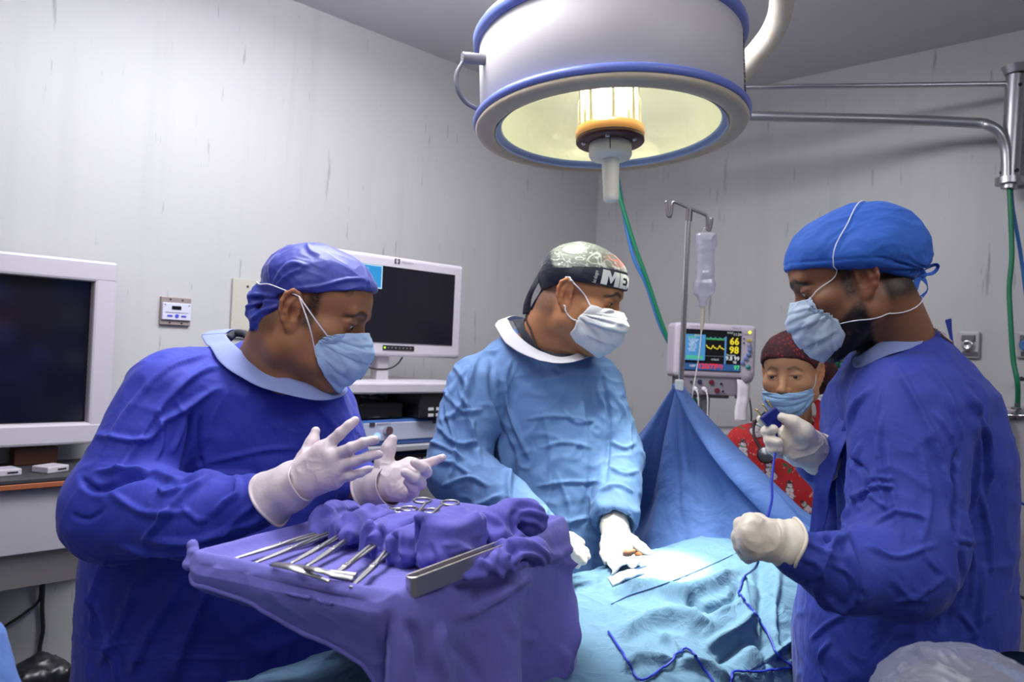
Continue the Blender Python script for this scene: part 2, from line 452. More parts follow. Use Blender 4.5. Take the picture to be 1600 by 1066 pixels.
# ceiling light fixtures that carry the panel lights
for k, (a, b, e) in enumerate(PANELS):
    c = room(a, b, CEIL - 0.06); tl = thing('ceiling_light', 'white surface mounted fluorescent ceiling panel, ' + ('nearest the far corner', 'over the wall control', 'over the right side of the room', 'behind the camera')[k], 'light', c, 'fluorescent ceiling panels')
    R = frame_R((DL[0], DL[1], 0), (-DL[1], DL[0], 0))
    MB().box(c + UP * 0.05, (1.24, 0.64, 0.02), R, bevel=0.004).build('frame', mat('panel_frame', (0.7, 0.7, 0.7)), tl)
    MB().box(c, (1.20, 0.60, 0.08), R, bevel=0.01).build('diffuser', emis('diffuser_%d' % k, (0.94, 0.95, 1.0), e), tl)
# ------------------------------------------------------------------ wall helpers
RL = frame_R((-DL[0], -DL[1], 0), (DL[1], -DL[0], 0)); RR = frame_R((DR[0], DR[1], 0), (-DR[1], DR[0], 0))
def on_plane(px, py, p0, n):
    a = W(px, py, 1.0) - CAM; n = np.array(n, float); return CAM + a * (((np.array(p0) - CAM) @ n) / (a @ n))
def onL(px, py, off=0.0): return on_plane(px, py, room(0, off), (DR[0], DR[1], 0))
def onR(px, py, off=0.0): return on_plane(px, py, room(off, 0), (DL[0], DL[1], 0))
def wrect(f, x0, y0, x1, y1, off=0.0):
    """centre, width, height of an upright rectangle on a wall plane from its pixel extents"""
    ym, xm = (y0 + y1) / 2, (x0 + x1) / 2
    a, b = f(x0, ym, off), f(x1, ym, off); tp, bt = f(xm, y0, off), f(xm, y1, off)
    c = (a + b) / 2; c[2] = (tp[2] + bt[2]) / 2
    return c, np.linalg.norm((b - a)[:2]), abs(tp[2] - bt[2])
INL = -RL[:, 1]; INR = -RR[:, 1]; UP = np.array([0, 0, 1.0])
# ------------------------------------------------------------------ surgical lamp
LN = np.array([0.050, -0.075, -1.0]); LN /= np.linalg.norm(LN)      # beam axis, pointing down
LR = 0.311
lampc = LAMP_C
tl = thing('surgical_lamp', 'large round ceiling mounted operating lamp with blue trims and lit glass above the patient', 'lamp', lampc)
IVORY = mat('lamp_enamel', srgb(206, 201, 202), rough=0.5)
BEZ = mat('lamp_bezel', srgb(196, 180, 156), rough=0.4)
BLUET = mat('blue_trim', srgb(112, 128, 205), rough=0.35)
GREYP = mat('grey_plastic', srgb(120, 118, 125), rough=0.4)
h = -LN
MB().lathe(lampc, h, [(0.285, 0.012), (LR - 0.008, 0.02), (LR - 0.006, 0.205), (LR - 0.02, 0.225), (0.25, 0.26), (0.10, 0.29), (0.001, 0.295)], n=72).build('housing', IVORY, tl)
MB().lathe(lampc, h, [(LR - 0.012, 0.010), (LR + 0.003, 0.011), (LR + 0.008, 0.016), (LR + 0.008, 0.024), (LR + 0.002, 0.030), (LR - 0.01, 0.030)], n=72).build('lower_trim', BLUET, tl)
MB().lathe(lampc, h, [(LR - 0.012, 0.197), (LR + 0.004, 0.199), (LR + 0.008, 0.207), (LR + 0.008, 0.219), (LR + 0.001, 0.229), (LR - 0.03, 0.231)], n=72).build('upper_trim', BLUET, tl)
MB().lathe(lampc, h, [(LR - 0.001, 0.012), (LR + 0.003, 0.006), (LR - 0.001, -0.001), (LR - 0.014, -0.005), (LR - 0.030, -0.006), (LR - 0.040, -0.004), (LR - 0.044, 0.004)], n=72).build('bezel', BEZ, tl)
MB().lathe(lampc, h, [(LR - 0.043, -0.003), (LR - 0.046, 0.004), (LR - 0.055, 0.006), (LR - 0.058, 0.012)], n=72).build('glass_seal', mat('seal', srgb(120, 140, 190), rough=0.3), tl)
MB().lathe(lampc, h, [(LR - 0.047, 0.008), (0.20, 0.0085), (0.001, 0.009)], n=72).build('glass', clear_mat('lamp_glass', (0.97, 0.98, 0.93), gloss=0.10, rough=0.06), tl)
REFL = mat('reflector_metal', (0.90, 0.93, 0.80), rough=0.40, metal=0.35, bump=[(20, 0.25, 2)])
MB().lathe(lampc, h, [(LR - 0.05, 0.010), (LR - 0.052, 0.035), (0.24, 0.10), (0.18, 0.15), (0.10, 0.18), (0.001, 0.185)], n=72).build('reflector', REFL, tl)
MB().lathe(lampc, h, [(0.074, 0.0), (0.074, 0.072), (0.066, 0.080), (0.064, 0.150)], n=48).build('bulb_glass', clear_mat('bulb_glass', (1.0, 0.98, 0.9), gloss=0.2, rough=0.1, density=0.45, milky=(0.92, 0.92, 0.80)), tl)
mb = MB()
for k in range(8):
    aa = k * math.pi / 4; x = np.cross(h, [1, 0, 0]); x /= np.linalg.norm(x); y = np.cross(h, x)
    p = lampc + (x * math.cos(aa) + y * math.sin(aa)) * 0.068; mb.cyl(p + h * 0.0, p + h * 0.13, 0.0035, n=8)
mb.build('heat_filter_posts', mat('filter_post', srgb(226, 224, 205), rough=0.5), tl)
MB().lathe(lampc, h, [(0.030, 0.085), (0.028, 0.14), (0.001, 0.15)], n=24).lathe(lampc, h, [(0.001, 0.08), (0.030, 0.085)], n=24).build('bulb', emis('bulb_glow', (1.0, 0.96, 0.82), 60.0), tl)
MB().lathe(lampc, h, [(0.066, 0.010), (0.079, 0.008), (0.0805, -0.008), (0.079, -0.014), (0.06, -0.015)], n=48).build('orange_ring', mat('orange_glass', srgb(225, 150, 75), rough=0.25, emit=(1, 0.5, 0.16, 0.25)), tl)
MB().lathe(lampc, h, [(0.078, -0.014), (0.0795, -0.018), (0.0795, -0.024), (0.077, -0.027), (0.03, -0.028), (0.001, -0.028)], n=48).build('handle_plate', mat('brown_plate', srgb(74, 38, 38), rough=0.4), tl)
CREAM = mat('cream_plastic', srgb(238, 234, 222), rough=0.35)
hb = MB().lathe(lampc, h, [(0.047, -0.026), (0.050, -0.031), (0.050, -0.055), (0.046, -0.062), (0.022, -0.065), (0.001, -0.065)], n=40).build('handle_hub', CREAM, tl)
MB().lathe(lampc, h, [(0.020, -0.060), (0.0205, -0.075), (0.0195, -0.10), (0.0185, -0.155), (0.0175, -0.162), (0.013, -0.166), (0.001, -0.1665)], n=28).build('handle', CREAM, tl)
x = np.cross(h, [1, 0, 0]); x /= np.linalg.norm(x); y = np.cross(h, x)
towards = CAM - lampc; towards -= h * (towards @ h); towards /= np.linalg.norm(towards); side = np.cross(towards, h)
for aa in (5, -62, 75, 180):
    q = lampc + (towards * math.cos(math.radians(aa)) + side * math.sin(math.radians(aa))) * 0.063 - h * 0.027
    MB().lathe(q, -h, [(0.0055, 0), (0.0055, 0.004), (0.003, 0.006), (0.001, 0.006)], n=12).build('screw', mat('steel', (0.62, 0.62, 0.64), rough=0.25, metal=1.0), tl)
q = lampc + towards * 0.0505 - h * 0.043
MB().box(q, (0.002, 0.002, 0.024), frame_R(side, towards)).build('hub_slot', mat('black', (0.01, 0.01, 0.01), rough=0.4), hb)
# side grip on the left, label strip on the right, pivot and yoke
ls = lampc + h * 0.155
pl = W(748, 91, 1.78); 
MB().cyl(W(722, 90, 1.76), W(762, 94, 1.78), 0.0125, n=20).build('side_grip', GREYP, tl)
MB().tube(spline([W(724, 96, 1.77), W(713, 118, 1.77), W(716, 142, 1.775), W(728, 160, 1.79), W(745, 170, 1.80)], 24), 0.0052, n=10).build('side_bracket', GREYP, tl)
for k in range(7):
    a1 = math.radians(-79); pr = (towards * math.cos(a1) + side * math.sin(a1)) * (LR - 0.006)
sg = 1 if (side @ _r) > 0 else -1
a1 = math.radians(80) * sg; pr = (towards * math.cos(a1) + side * math.sin(a1)); tg = np.cross(h, pr)
MB().box(lampc + pr * (LR - 0.006) + h * 0.125, (0.02, 0.004, 0.13), frame_R(tg, pr)).build('label_strip', mat('label_grey', srgb(74, 72, 80), rough=0.5, var=(160, (0.5, 0.5, 0.5), 0.5, 0.62)), tl)
YK = mat('arm_enamel', srgb(206, 198, 184), rough=0.35, var=(38, srgb(205, 180, 140), 0.55, 0.75))
top = lampc + h * 0.30
MB().cyl(W(862, 12, 1.66), W(862, -14, 1.70), 0.026, 0.03, n=24).cyl(W(840, -4, 1.66), W(905, -14, 1.67), 0.018, n=20).build('pivot', GREYP, tl)
yk = spline([W(1080, 138, 2.15), W(1140, 124, 2.20), W(1178, 88, 2.20), W(1208, 48, 2.16), W(1221, 5, 2.10), W(1215, -45, 2.02), W(1150, -110, 1.95), W(1010, -150, 1.9)], 50)
MB().tube(yk, 0.045, n=20, flat=0.7).build('yoke_arm', YK, tl)
MB().cyl(W(1010, -150, 1.9), np.array([W(1010, -150, 1.9)[0], W(1010, -150, 1.9)[1], CEIL]), 0.04, n=24).build('ceiling_stem', YK, tl)
MB().cyl(lampc + h * 0.29, W(1010, -150, 1.9), 0.035, n=20).build('swivel', GREYP, tl)
light('lamp_beam', 'AREA', lampc + h * 0.012, 1.2, (0.95, 1.0, 0.90), target=LAMP_AIM, shape='DISK', size=0.40, spread=math.radians(30))
# the reflector throws converging beams from its rim onto the field
_e1 = np.cross(LN, [0, 1, 0]); _e1 /= np.linalg.norm(_e1); _e2 = np.cross(LN, _e1)
for k in range(12):
    az = 2 * math.pi * k / 12; dv_ = _e1 * math.cos(az) + _e2 * math.sin(az)
    if dv_ @ np.array([-0.69, 0.72, 0]) > 0.6: continue
    light('lamp_reflector_beam', 'SPOT', lampc + dv_ * 0.235 + h * 0.018, 45, (1.0, 0.99, 0.90), target=LAMP_AIM + dv_ * 0.02, spot_size=math.radians(13), spot_blend=0.9, shadow_soft_size=0.02)
    if dv_ @ np.array([-0.69, 0.72, 0]) < -0.1:
        light('lamp_wide_beam', 'SPOT', lampc + dv_ * 0.235 + h * 0.018, 23, (0.93, 1.0, 0.92), target=LAMP_AIM, spot_size=math.radians(50), spot_blend=0.8, shadow_soft_size=0.03)
# ------------------------------------------------------------------ people: shared builders
def sample(fd, P):
    """value and gradient of a Field at points"""
    def val(P):
        ix = []; t = []
        for k, A in enumerate((fd.X, fd.Y, fd.Z)):
            i = np.clip(np.searchsorted(A, P[:, k]) - 1, 0, len(A) - 2); ix.append(i)
            t.append(np.clip((P[:, k] - A[i]) / (A[i + 1] - A[i]), 0, 1))
        o = 0
        for a in (0, 1):
            for b in (0, 1):
                for c in (0, 1):
                    w = (t[0] if a else 1 - t[0]) * (t[1] if b else 1 - t[1]) * (t[2] if c else 1 - t[2])
                    o = o + w * fd.v[ix[0] + a, ix[1] + b, ix[2] + c]
        return o
    e = 0.004; g = np.stack([val(P + np.eye(3)[k] * e) - val(P - np.eye(3)[k] * e) for k in range(3)], 1)
    n = np.linalg.norm(g, axis=1); g = g / (n[:, None] + 1e-9)
    return val(P), g
def push_out(fd, P, off, it=5):
    P = np.array(P, float)
    for _ in range(it):
        v, g = sample(fd, P); m = v < off
        P[m] += g[m] * (off - v[m])[:, None] * 0.8
    return P
class Head:
    @staticmethod
    def ear(pt, side, yaw, pitch, roll=0.0, sc=1.0):
        """head placed so that the canal of one ear (side +1/-1) is at pt"""
        h = Head(pt, yaw, pitch, roll, sc); h.c = np.array(pt) - h.s * (h.R @ np.array([side * 0.076, 0, 0])); return h
    def __init__(s, c, yaw, pitch, roll=0.0, sc=1.0):
        a = math.radians(yaw); f0 = np.array([math.cos(a), math.sin(a), 0]); t = math.radians(pitch)
        f = math.cos(t) * f0 - math.sin(t) * UP; u = math.cos(t) * UP + math.sin(t) * f0; x = np.cross(f, u)
        R = np.stack([x, f, u], 1)
        if roll: R = rotm(tuple(f), roll) @ R
        s.c = np.array(c); s.R = R; s.s = sc
    def p(s, x, y, z): return s.c + s.s * (s.R @ np.array([x, y, z], float))
    def loc(s, P): return ((np.asarray(P) - s.c) @ s.R) / s.s
    def cone(s, a, b, ra, rb=None): return cone(s.p(*a), s.p(*b), ra * s.s, (ra if rb is None else rb) * s.s)
    def ell(s, c, r, rot=None):
        R = s.R if rot is None else s.R @ rot
        return ell(s.p(*c), np.array(r) * s.s, R)
def head_ops(fd, H, fem=False, heavy=0.0):
    U = lambda p, k=0.01: fd.op(p, 'u', k); S = lambda p, k=0.01: fd.op(p, 's', k)
    U(H.ell((0, -0.006, 0.046), (0.073, 0.094, 0.074)), 0.01)
    U(H.ell((0, 0.042, 0.044), (0.060, 0.059, 0.054)), 0.02)
    if heavy:
        U(H.cone((0, 0.060, -0.104), (0, 0.0, -0.105), 0.026 * heavy, 0.052 * heavy), 0.03)
        for sg in (-1, 1): U(H.cone((sg * 0.040, 0.045, -0.070), (sg * 0.045, -0.01, -0.070), 0.024 * heavy, 0.030 * heavy), 0.02)
    U(H.ell((0, 0.036 if fem else 0.038, -0.024 if fem else -0.028), (0.065 if fem else 0.060, 0.058 if fem else 0.056, 0.074 if fem else 0.078)), 0.02)
    w = 0.051 if fem else 0.054
    for sg in (-1, 1):
        U(H.ell((sg * 0.044, 0.052, -0.016), (0.023, 0.027, 0.020)), 0.018)
        U(H.cone((sg * w, 0.008, -0.050), (sg * 0.016, 0.070, -0.097), 0.022, 0.018), 0.022)
        U(H.cone((sg * w, 0.004, -0.02), (sg * w, 0.008, -0.052), 0.020, 0.022), 0.02)
    U(H.ell((0, 0.078, -0.098), (0.022, 0.017, 0.016)), 0.015)
    U(H.ell((0, 0.072, -0.060), (0.034, 0.022, 0.026)), 0.015)
    if not fem:
        for sg in (-1, 1): U(H.cone((sg * 0.012, 0.094, 0.028), (sg * 0.040, 0.083, 0.030), 0.008, 0.007), 0.014)
    for sg in (-1, 1): S(H.ell((sg * 0.033, 0.103, 0.009), (0.021, 0.016, 0.011)), 0.012)
    U(H.cone((0, 0.090, 0.014), (0, 0.106, -0.022), 0.0075, 0.010), 0.012)
    U(H.ell((0, 0.111, -0.030), (0.011, 0.012, 0.010)), 0.008)
    for sg in (-1, 1): U(H.ell((sg * 0.012, 0.100, -0.034), (0.008, 0.011, 0.008)), 0.006)
    U(H.ell((0, 0.094, -0.060), (0.022, 0.009, 0.007)), 0.006)
    U(H.ell((0, 0.092, -0.071), (0.019, 0.009, 0.007)), 0.006)
    S(H.ell((0, 0.103, -0.0655), (0.022, 0.006, 0.0015)), 0.003)
    for sg in (-1, 1):                                           # eyelids with an opening
        U(H.ell((sg * 0.032, 0.077, 0.009), (0.0165, 0.0145, 0.0145)), 0.005)
        S(H.ell((sg * 0.032, 0.094, 0.0050), (0.0130, 0.010, 0.0027 if not fem else 0.0008)), 0.002)
        U(H.cone((sg * 0.020, 0.089, 0.0125), (sg * 0.045, 0.081, 0.0125), 0.0025), 0.004)
    for sg in (-1, 1):                                           # ears, modelled in their own flared plane
        fl = math.radians(20); bk = np.array([sg * math.sin(fl), -math.cos(fl), -0.10]); bk /= np.linalg.norm(bk); no = np.array([sg * math.cos(fl), math.sin(fl), 0]); zz = np.cross(no, bk) * -sg
        if zz[2] < 0: zz = -zz
        o = np.array([sg * (0.0715 if not fem else 0.067), 0.003, 0.0]); Re = np.stack([bk, zz, no], 1)
        E = lambda b, z, n=0.0: tuple(o + bk * b + zz * z + no * n)
        U(H.ell(E(0.014, 0.004, 0.004), (0.0175, 0.0305, 0.0050), Re), 0.007)
        U(H.ell(E(0.007, -0.020, 0.004), (0.010, 0.014, 0.0048), Re), 0.006)
        rim = [E(0.002, 0.008, 0.006), E(0.001, 0.020, 0.006), E(0.007, 0.031, 0.007), E(0.017, 0.035, 0.008), E(0.027, 0.028, 0.009), E(0.031, 0.014, 0.009), E(0.030, -0.002, 0.008), E(0.024, -0.016, 0.007), E(0.015, -0.027, 0.006), E(0.006, -0.032, 0.005)]
        for a, b in zip(rim[:-1], rim[1:]): U(H.cone(a, b, 0.0040), 0.004)
        U(H.ell(E(0.007, -0.029, 0.004), (0.009, 0.009, 0.0052), Re), 0.005)
        S(H.ell(E(0.0105, -0.003, 0.0105), (0.0085, 0.0125, 0.0070), Re), 0.004)
        S(H.ell(E(0.0155, 0.021, 0.0115), (0.0095, 0.0075, 0.0050), Re), 0.004)
        S(H.ell(E(0.0255, 0.004, 0.0115), (0.0022, 0.0150, 0.0035), Re), 0.004)
        anti = [E(0.011, 0.024, 0.0070), E(0.020, 0.011, 0.0085), E(0.021, -0.003, 0.0085), E(0.015, -0.017, 0.0075)]
        for a, b in zip(anti[:-1], anti[1:]): U(H.cone(a, b, 0.0026), 0.004)
        U(H.ell(E(0.0005, -0.002, 0.0060), (0.0035, 0.0060, 0.0040), Re), 0.003)
def rows_loft(rows, zbot=None):
    S = []
    for py, xl, xr, d, ry, *dg in rows:
        c = W((xl + xr) / 2, py, d); S.append((c[2], c[0], c[1], (xr - xl) / 2 * d / F, ry, dg[0] if dg else 0))
    if zbot is not None:
        S = [q for q in S if q[0] > zbot + 0.02]; l = list(min(S)); l[0] = zbot; S.append(tuple(l))
    return S
def shrink(S, m): return [(z, cx, cy, max(rx - m, 0.05), max(ry - m, 0.05), dg) for z, cx, cy, rx, ry, dg in S]
def crease_disp(V, N, L):
    """L: (polyline in frame pixels, width px, amplitude m)"""
    px, py, d = proj(V); face = np.einsum('ij,ij->i', N, CAM - V); face = np.clip(face / (np.linalg.norm(CAM - V, axis=1)) * 3, 0, 1)
    P = np.stack([px, py], 1); out = np.zeros(len(V))
    for pl, w, a in L:
        pl = spline([(x, y, 0) for x, y in pl], 6 * len(pl))[:, :2]
        lo = pl.min(0) - 3 * w; hi = pl.max(0) + 3 * w; m = np.where(((P > lo) & (P < hi)).all(1) & (face > 0))[0]
        if len(m) == 0: continue
        Q = P[m]; best = np.full(len(m), 1e9); tb = np.zeros(len(m)); sgn = np.zeros(len(m))
        for i in range(len(pl) - 1):
            a0, b0 = pl[i], pl[i + 1]; e = b0 - a0; t = np.clip(((Q - a0) @ e) / (e @ e + 1e-9), 0, 1)
            r = Q - a0 - t[:, None] * e; dd = np.linalg.norm(r, axis=1); u = dd < best
            best[u] = dd[u]; tb[u] = (i + t[u]) / (len(pl) - 1); sgn[u] = np.sign(e[0] * r[u, 1] - e[1] * r[u, 0])
        prof = np.exp(-(best / (w * np.where(sgn > 0, 1.15, 0.6))) ** 2) - 0.45 * (np.exp(-(best / (w * 2.4)) ** 2) - np.exp(-(best / (w * 1.15)) ** 2)) * (sgn > 0)
        taper = np.clip(np.minimum(tb, 1 - tb) * 6, 0, 1) ** 0.7
        out[m] += a * prof * taper * face[m]
    return out
def cloth_disp(V, seed, amp=1.0, f=1.0, stretch=(1, 1, 0.45)):
    p = V * np.array(stretch) * f
    q = warp(p, 5.0, 0.10, seed)
    d = 0.012 * (noise(q * 6, seed + 1) - 0.5)
    bl = lambda P, sd: np.abs(noise(P, sd) - 0.5) * 2            # creased valleys between soft swells
    m1 = sm(noise(V * 5.0, seed + 20), 0.30, 0.62)
    d += -0.0075 * (bl(q * 7.5, seed + 2) - 0.3) * (0.4 + 0.6 * m1)
    d += -0.0042 * (bl(warp(V * f, 8, 0.06, seed + 5) * 16, seed + 3) - 0.3) * m1
    d += 0.0020 * (ridge(warp(V * f, 14, 0.03, seed + 9) * 24, seed + 4, 1.5) - 0.2)
    return d * amp
def garment(name, ops, lo, hi, step, m, parent, zc=0.75, disp=None, relax=2, k=0.03, color=None, fine=None):
    fd = Field(axis_pts(lo[0], hi[0], step), axis_pts(lo[1], hi[1], step), axis_pts(lo[2], hi[2], step * 4 if zc > lo[2] else step, [(zc, hi[2], step)]))
    for o in ops:
        pr, md, kk = (o + ('u', k))[:3] if len(o) == 3 and callable(o[0]) else (o[0], o[1], o[2])
        fd.op(pr, md, kk)
    V, Q = fd.mesh(relax); N = normals(V, Q)
    if disp is not None:
        V = V + N * disp(V, N)[:, None]; V = relax_mesh(V, Q, 1, 0.25)
    c = color(V, N) if color else None
    o = link(name, mesh_np(name, V, Q, colors=c), m, parent)
    return o, fd
SKIN_BUMP = [(900, 0.10, 2), (260, 0.08, 2)]
def skin_mat(name): return mat(name, (0.4, 0.2, 0.1), rough=0.52, attr=True, sss=0.12, bump=SKIN_BUMP, spec=0.32, var=(30, (0.5, 0.24, 0.14), 0.62, 1.4))
def build_body(root, H, torso, neck_to, arms, skin, paint, name='body', fem=False, neck_r=(0.056, 0.062), feet=True, step=0.0022, heavy=0.0):
    R = 0.128 * H.s; c = H.c
    xs = [q[1] for q in torso]; ys = [q[2] for q in torso]
    apts = np.array([p for arm in arms for p, r in arm]) if arms else np.zeros((0, 3))
    lo = np.array([min(min(xs) - 0.3, c[0] - R), min(min(ys) - 0.25, c[1] - R), 0.0]); hi = np.array([max(max(xs) + 0.3, c[0] + R), max(max(ys) + 0.25, c[1] + R), c[2] + R + 0.04])
    if len(apts): lo[:2] = np.minimum(lo[:2], apts.min(0)[:2] - 0.06); hi[:2] = np.maximum(hi[:2], apts.max(0)[:2] + 0.06)
    lo[2] = -0.02
    fd = Field.box(lo, hi, 0.014, [(c[0] - R, c[0] + R, step)], [(c[1] - R, c[1] + R, step)], [(c[2] - R * 1.35, c[2] + R * 1.15, step)])
    fd.op(loft(torso), 'u', 0.01)
    nt = np.array(neck_to)
    fd.op(cone(H.p(0, -0.022, -0.035), nt, neck_r[0] * H.s, neck_r[1]), 'u', 0.02)
    for arm in arms:
        for (a, ra), (b, rb) in zip(arm[:-1], arm[1:]): fd.op(cone(a, b, ra, rb), 'u', 0.03)
    if feet:
        zb = min(torso)[0]; cx, cy = min(torso)[1], min(torso)[2]
        for sg in (-1, 1):
            fx = cx + sg * 0.09 * H.R[0, 0]; fy = cy + sg * 0.09 * H.R[1, 0]
            fd.op(cone((fx, fy, zb + 0.05), (fx, fy, 0.08), 0.07, 0.045), 'u', 0.03)
            ff = H.R[:, 1] * np.array([1, 1, 0]); ff /= np.linalg.norm(ff)
            fd.op(cone((fx, fy, 0.045), (fx + ff[0] * 0.17, fy + ff[1] * 0.17, 0.035), 0.045, 0.034), 'u', 0.02)
    head_ops(fd, H, fem, heavy)
    V, Q = fd.mesh(1)
    L = H.loc(V); col = paint(L, V)
    o = link(name, mesh_np(name, V, Q, colors=col), skin_mat('skin'), root)
    return o, fd
def mixc(c, c2, w): return c * (1 - w[:, None]) + np.array(c2) * w[:, None]
def sm(x, a, b):
    t = np.clip((x - a) / (b - a), 0, 1); return t * t * (3 - 2 * t)
def base_paint(skin, hair=(0.012, 0.009, 0.008), brow=1.0, beard=0.0, buzz=0.0, side=0.0):
    def fn(L, V):
        n = len(L); c = np.tile(np.array(skin, float), (n, 1)); ax = np.abs(L[:, 0]); y, z = L[:, 1], L[:, 2]
        nz = noise(L * 900, 3); n2 = noise(L * 60, 4)
        c = mixc(c, np.array(skin) * np.array([1.15, 0.82, 0.75]), 0.5 * sm(y, 0.06, 0.11) * sm(-z, 0.0, 0.02) * n2)     # nose and cheeks a little redder
        ew = np.exp(-(((ax - 0.085) / 0.02) ** 2 + ((y + 0.014) / 0.03) ** 2 + (z / 0.035) ** 2)); c = mixc(c, np.array(skin) * np.array([1.2, 0.85, 0.75]), 0.5 * ew)
        zb = 0.0265 + 0.006 * np.sin(np.clip((ax - 0.012) / 0.036, 0, 1) * np.pi) - 0.006 * sm(ax, 0.035, 0.05)
        b = sm(-np.abs(z - zb), -0.0062, -0.003) * sm(ax, 0.010, 0.016) * (1 - sm(ax, 0.046, 0.053)) * (y > 0.04)
        c = mixc(c, hair, np.clip(b * brow * (0.70 + 0.5 * nz), 0, 1))
        lash = np.exp(-(((ax - 0.032) / 0.015) ** 4 + ((z - 0.0090) / 0.0018) ** 2)) * (y > 0.06); c = mixc(c, hair, 0.8 * lash)
        if buzz:
            h = sm(z, -0.062, -0.038) * sm(-y, 0.022, 0.036) * (1 - np.clip(ew * 1.2, 0, 1)) + sm(z, 0.05, 0.06) * (y < 0.075)
            c = mixc(c, hair, np.clip(h * buzz * (0.75 + 0.4 * nz), 0, 1))
        if side:
            h = sm(z, -0.028 * side, -0.012) * np.exp(-((y - 0.020) / 0.011) ** 4) * (ax > 0.055) * (z < 0.07)
            c = mixc(c, hair, np.clip(h * 0.9 * (0.6 + 0.6 * nz), 0, 1))
        if beard:
            h = sm(0.040 - z - y * 0.62, 0.056, 0.072) * sm(y, 0.002, 0.014) * (1 - sm(-z, 0.128, 0.142)); h = h * (1 - np.clip(ew * 1.4, 0, 1))
            c = mixc(c, hair, np.clip(h * beard * (0.7 + 0.45 * nz), 0, 1))
        lp = np.exp(-((L[:, 0] / 0.022) ** 4 + ((z + 0.065) / 0.009) ** 4)) * (y > 0.08); c = mixc(c, (0.35, 0.10, 0.08), 0.6 * lp)
        return np.clip(c, 0, 1)
    return fn
def eyes(root, H, look=(0, 1, -0.25)):
    m = mat('eye_white', (0.62, 0.58, 0.54), rough=0.12, coat=0.6); ir = mat('iris', (0.015, 0.008, 0.005), rough=0.1, coat=0.8)
    lk = np.array(look, float); lk /= np.linalg.norm(lk)
    for sg in (-1, 1):
        c = H.p(sg * 0.032, 0.0785, 0.0075); g = H.R @ lk; r = 0.0122 * H.s
        e = MB().lathe(c, g, [(r * math.sin(a), r * math.cos(a)) for a in np.linspace(0.48, math.pi, 14)], n=24).build('eye', m, root)
        MB().lathe(c, g, [(r * 1.02 * math.sin(a), r * 1.03 * math.cos(a)) for a in np.linspace(0.0, 0.5, 6)], n=24).build('iris', ir, e)
def mask(root, H, fd, m, rows, seed=1, pleat=0.0022, name='face_mask', off=0.0035, fold=0.0035, nu=64, nv=48, bulge=0.9, lowfold=0):
    """rows: (v, centre y, centre z, side y, side z, half width)"""
    A = np.array(rows); us = np.linspace(-1, 1, nu); vs = np.linspace(0, 1, nv); P = np.zeros((nv, nu, 3))
    for i, v in enumerate(vs):
        cy, cz, sy, sz, hw = [np.interp(v, A[:, 0], A[:, k]) for k in range(1, 6)]
        a = np.abs(us); x = hw * np.sin(us * math.pi / 2); w = np.cos(a * math.pi / 2) ** bulge
        P[i] = np.stack([x, sy + (cy - sy) * w, cz + (sz - cz) * a ** 1.8], 1)
    L = P.reshape(-1, 3); U, Vv = np.meshgrid(us, vs); U = U.ravel(); Vv = Vv.ravel()
    g = P.copy(); nu_, = us.shape
    T1 = np.gradient(P, axis=1); T0 = np.gradient(P, axis=0); Nn = np.cross(T0, T1).reshape(-1, 3); Nn /= np.linalg.norm(Nn, axis=1)[:, None] + 1e-9
    Nn *= np.sign(Nn[:, 1:2] + 0.3 * 0 + 1e-9)
    saw = ((Vv * 3.4 + 0.35 + 0.10 * np.sin(U * 3 + seed)) % 1.0); edge = sm(1 - np.abs(U), 0.0, 0.3)
    d = pleat * (saw - 0.5) * (0.4 + 0.6 * edge) * sm(Vv, 0.08, 0.2) * sm(1 - Vv, 0.05, 0.15)
    # radiating creases from the tie points at the four corners
    for sgn in (-1, 1):
        ang = np.arctan2(Vv - 0.35, (1 - sgn * U) + 0.12); rr = np.hypot(Vv - 0.35, 1 - sgn * U)
        d += fold * (noise(np.stack([ang * 7, rr * 1.6, rr * 0 + seed + sgn], 1), seed) - 0.5) * np.exp(-(rr / 0.9) ** 2) * 2
    d += 0.006 * (noise(np.stack([U * 1.8, Vv * 2.6, Vv * 0 + seed], 1), seed + 4) - 0.5)
    d += 0.0016 * (ridge(np.stack([U * 5, Vv * 6, Vv * 0 + seed], 1), seed + 9, 1.5) - 0.3)
    L = L + Nn * d[:, None]
    Wp = H.c + H.s * (L @ H.R.T); Wp = push_out(fd, Wp, off)
    Q = np.array([(i * nu + j, i * nu + j + 1, (i + 1) * nu + j + 1, (i + 1) * nu + j) for i in range(nv - 1) for j in range(nu - 1)])
    o = link(name, mesh_np(name, Wp, Q), m, root)
    s_ = o.modifiers.new('solid', 'SOLIDIFY'); s_.thickness = 0.0018; s_.offset = 1
    G = Wp.reshape(nv, nu, 3)
    return o, G
def strap(parent, fd, pts, m, r=0.0013, off=0.0015, n=40, name='strap'):
    P = spline(pts, n); Q = push_out(fd, P, off + r, 6) if fd is not None else P
    Q[0] = P[0]; Q[-1] = P[-1]
    return MB().tube(Q, r, n=6).build(name, m, parent)
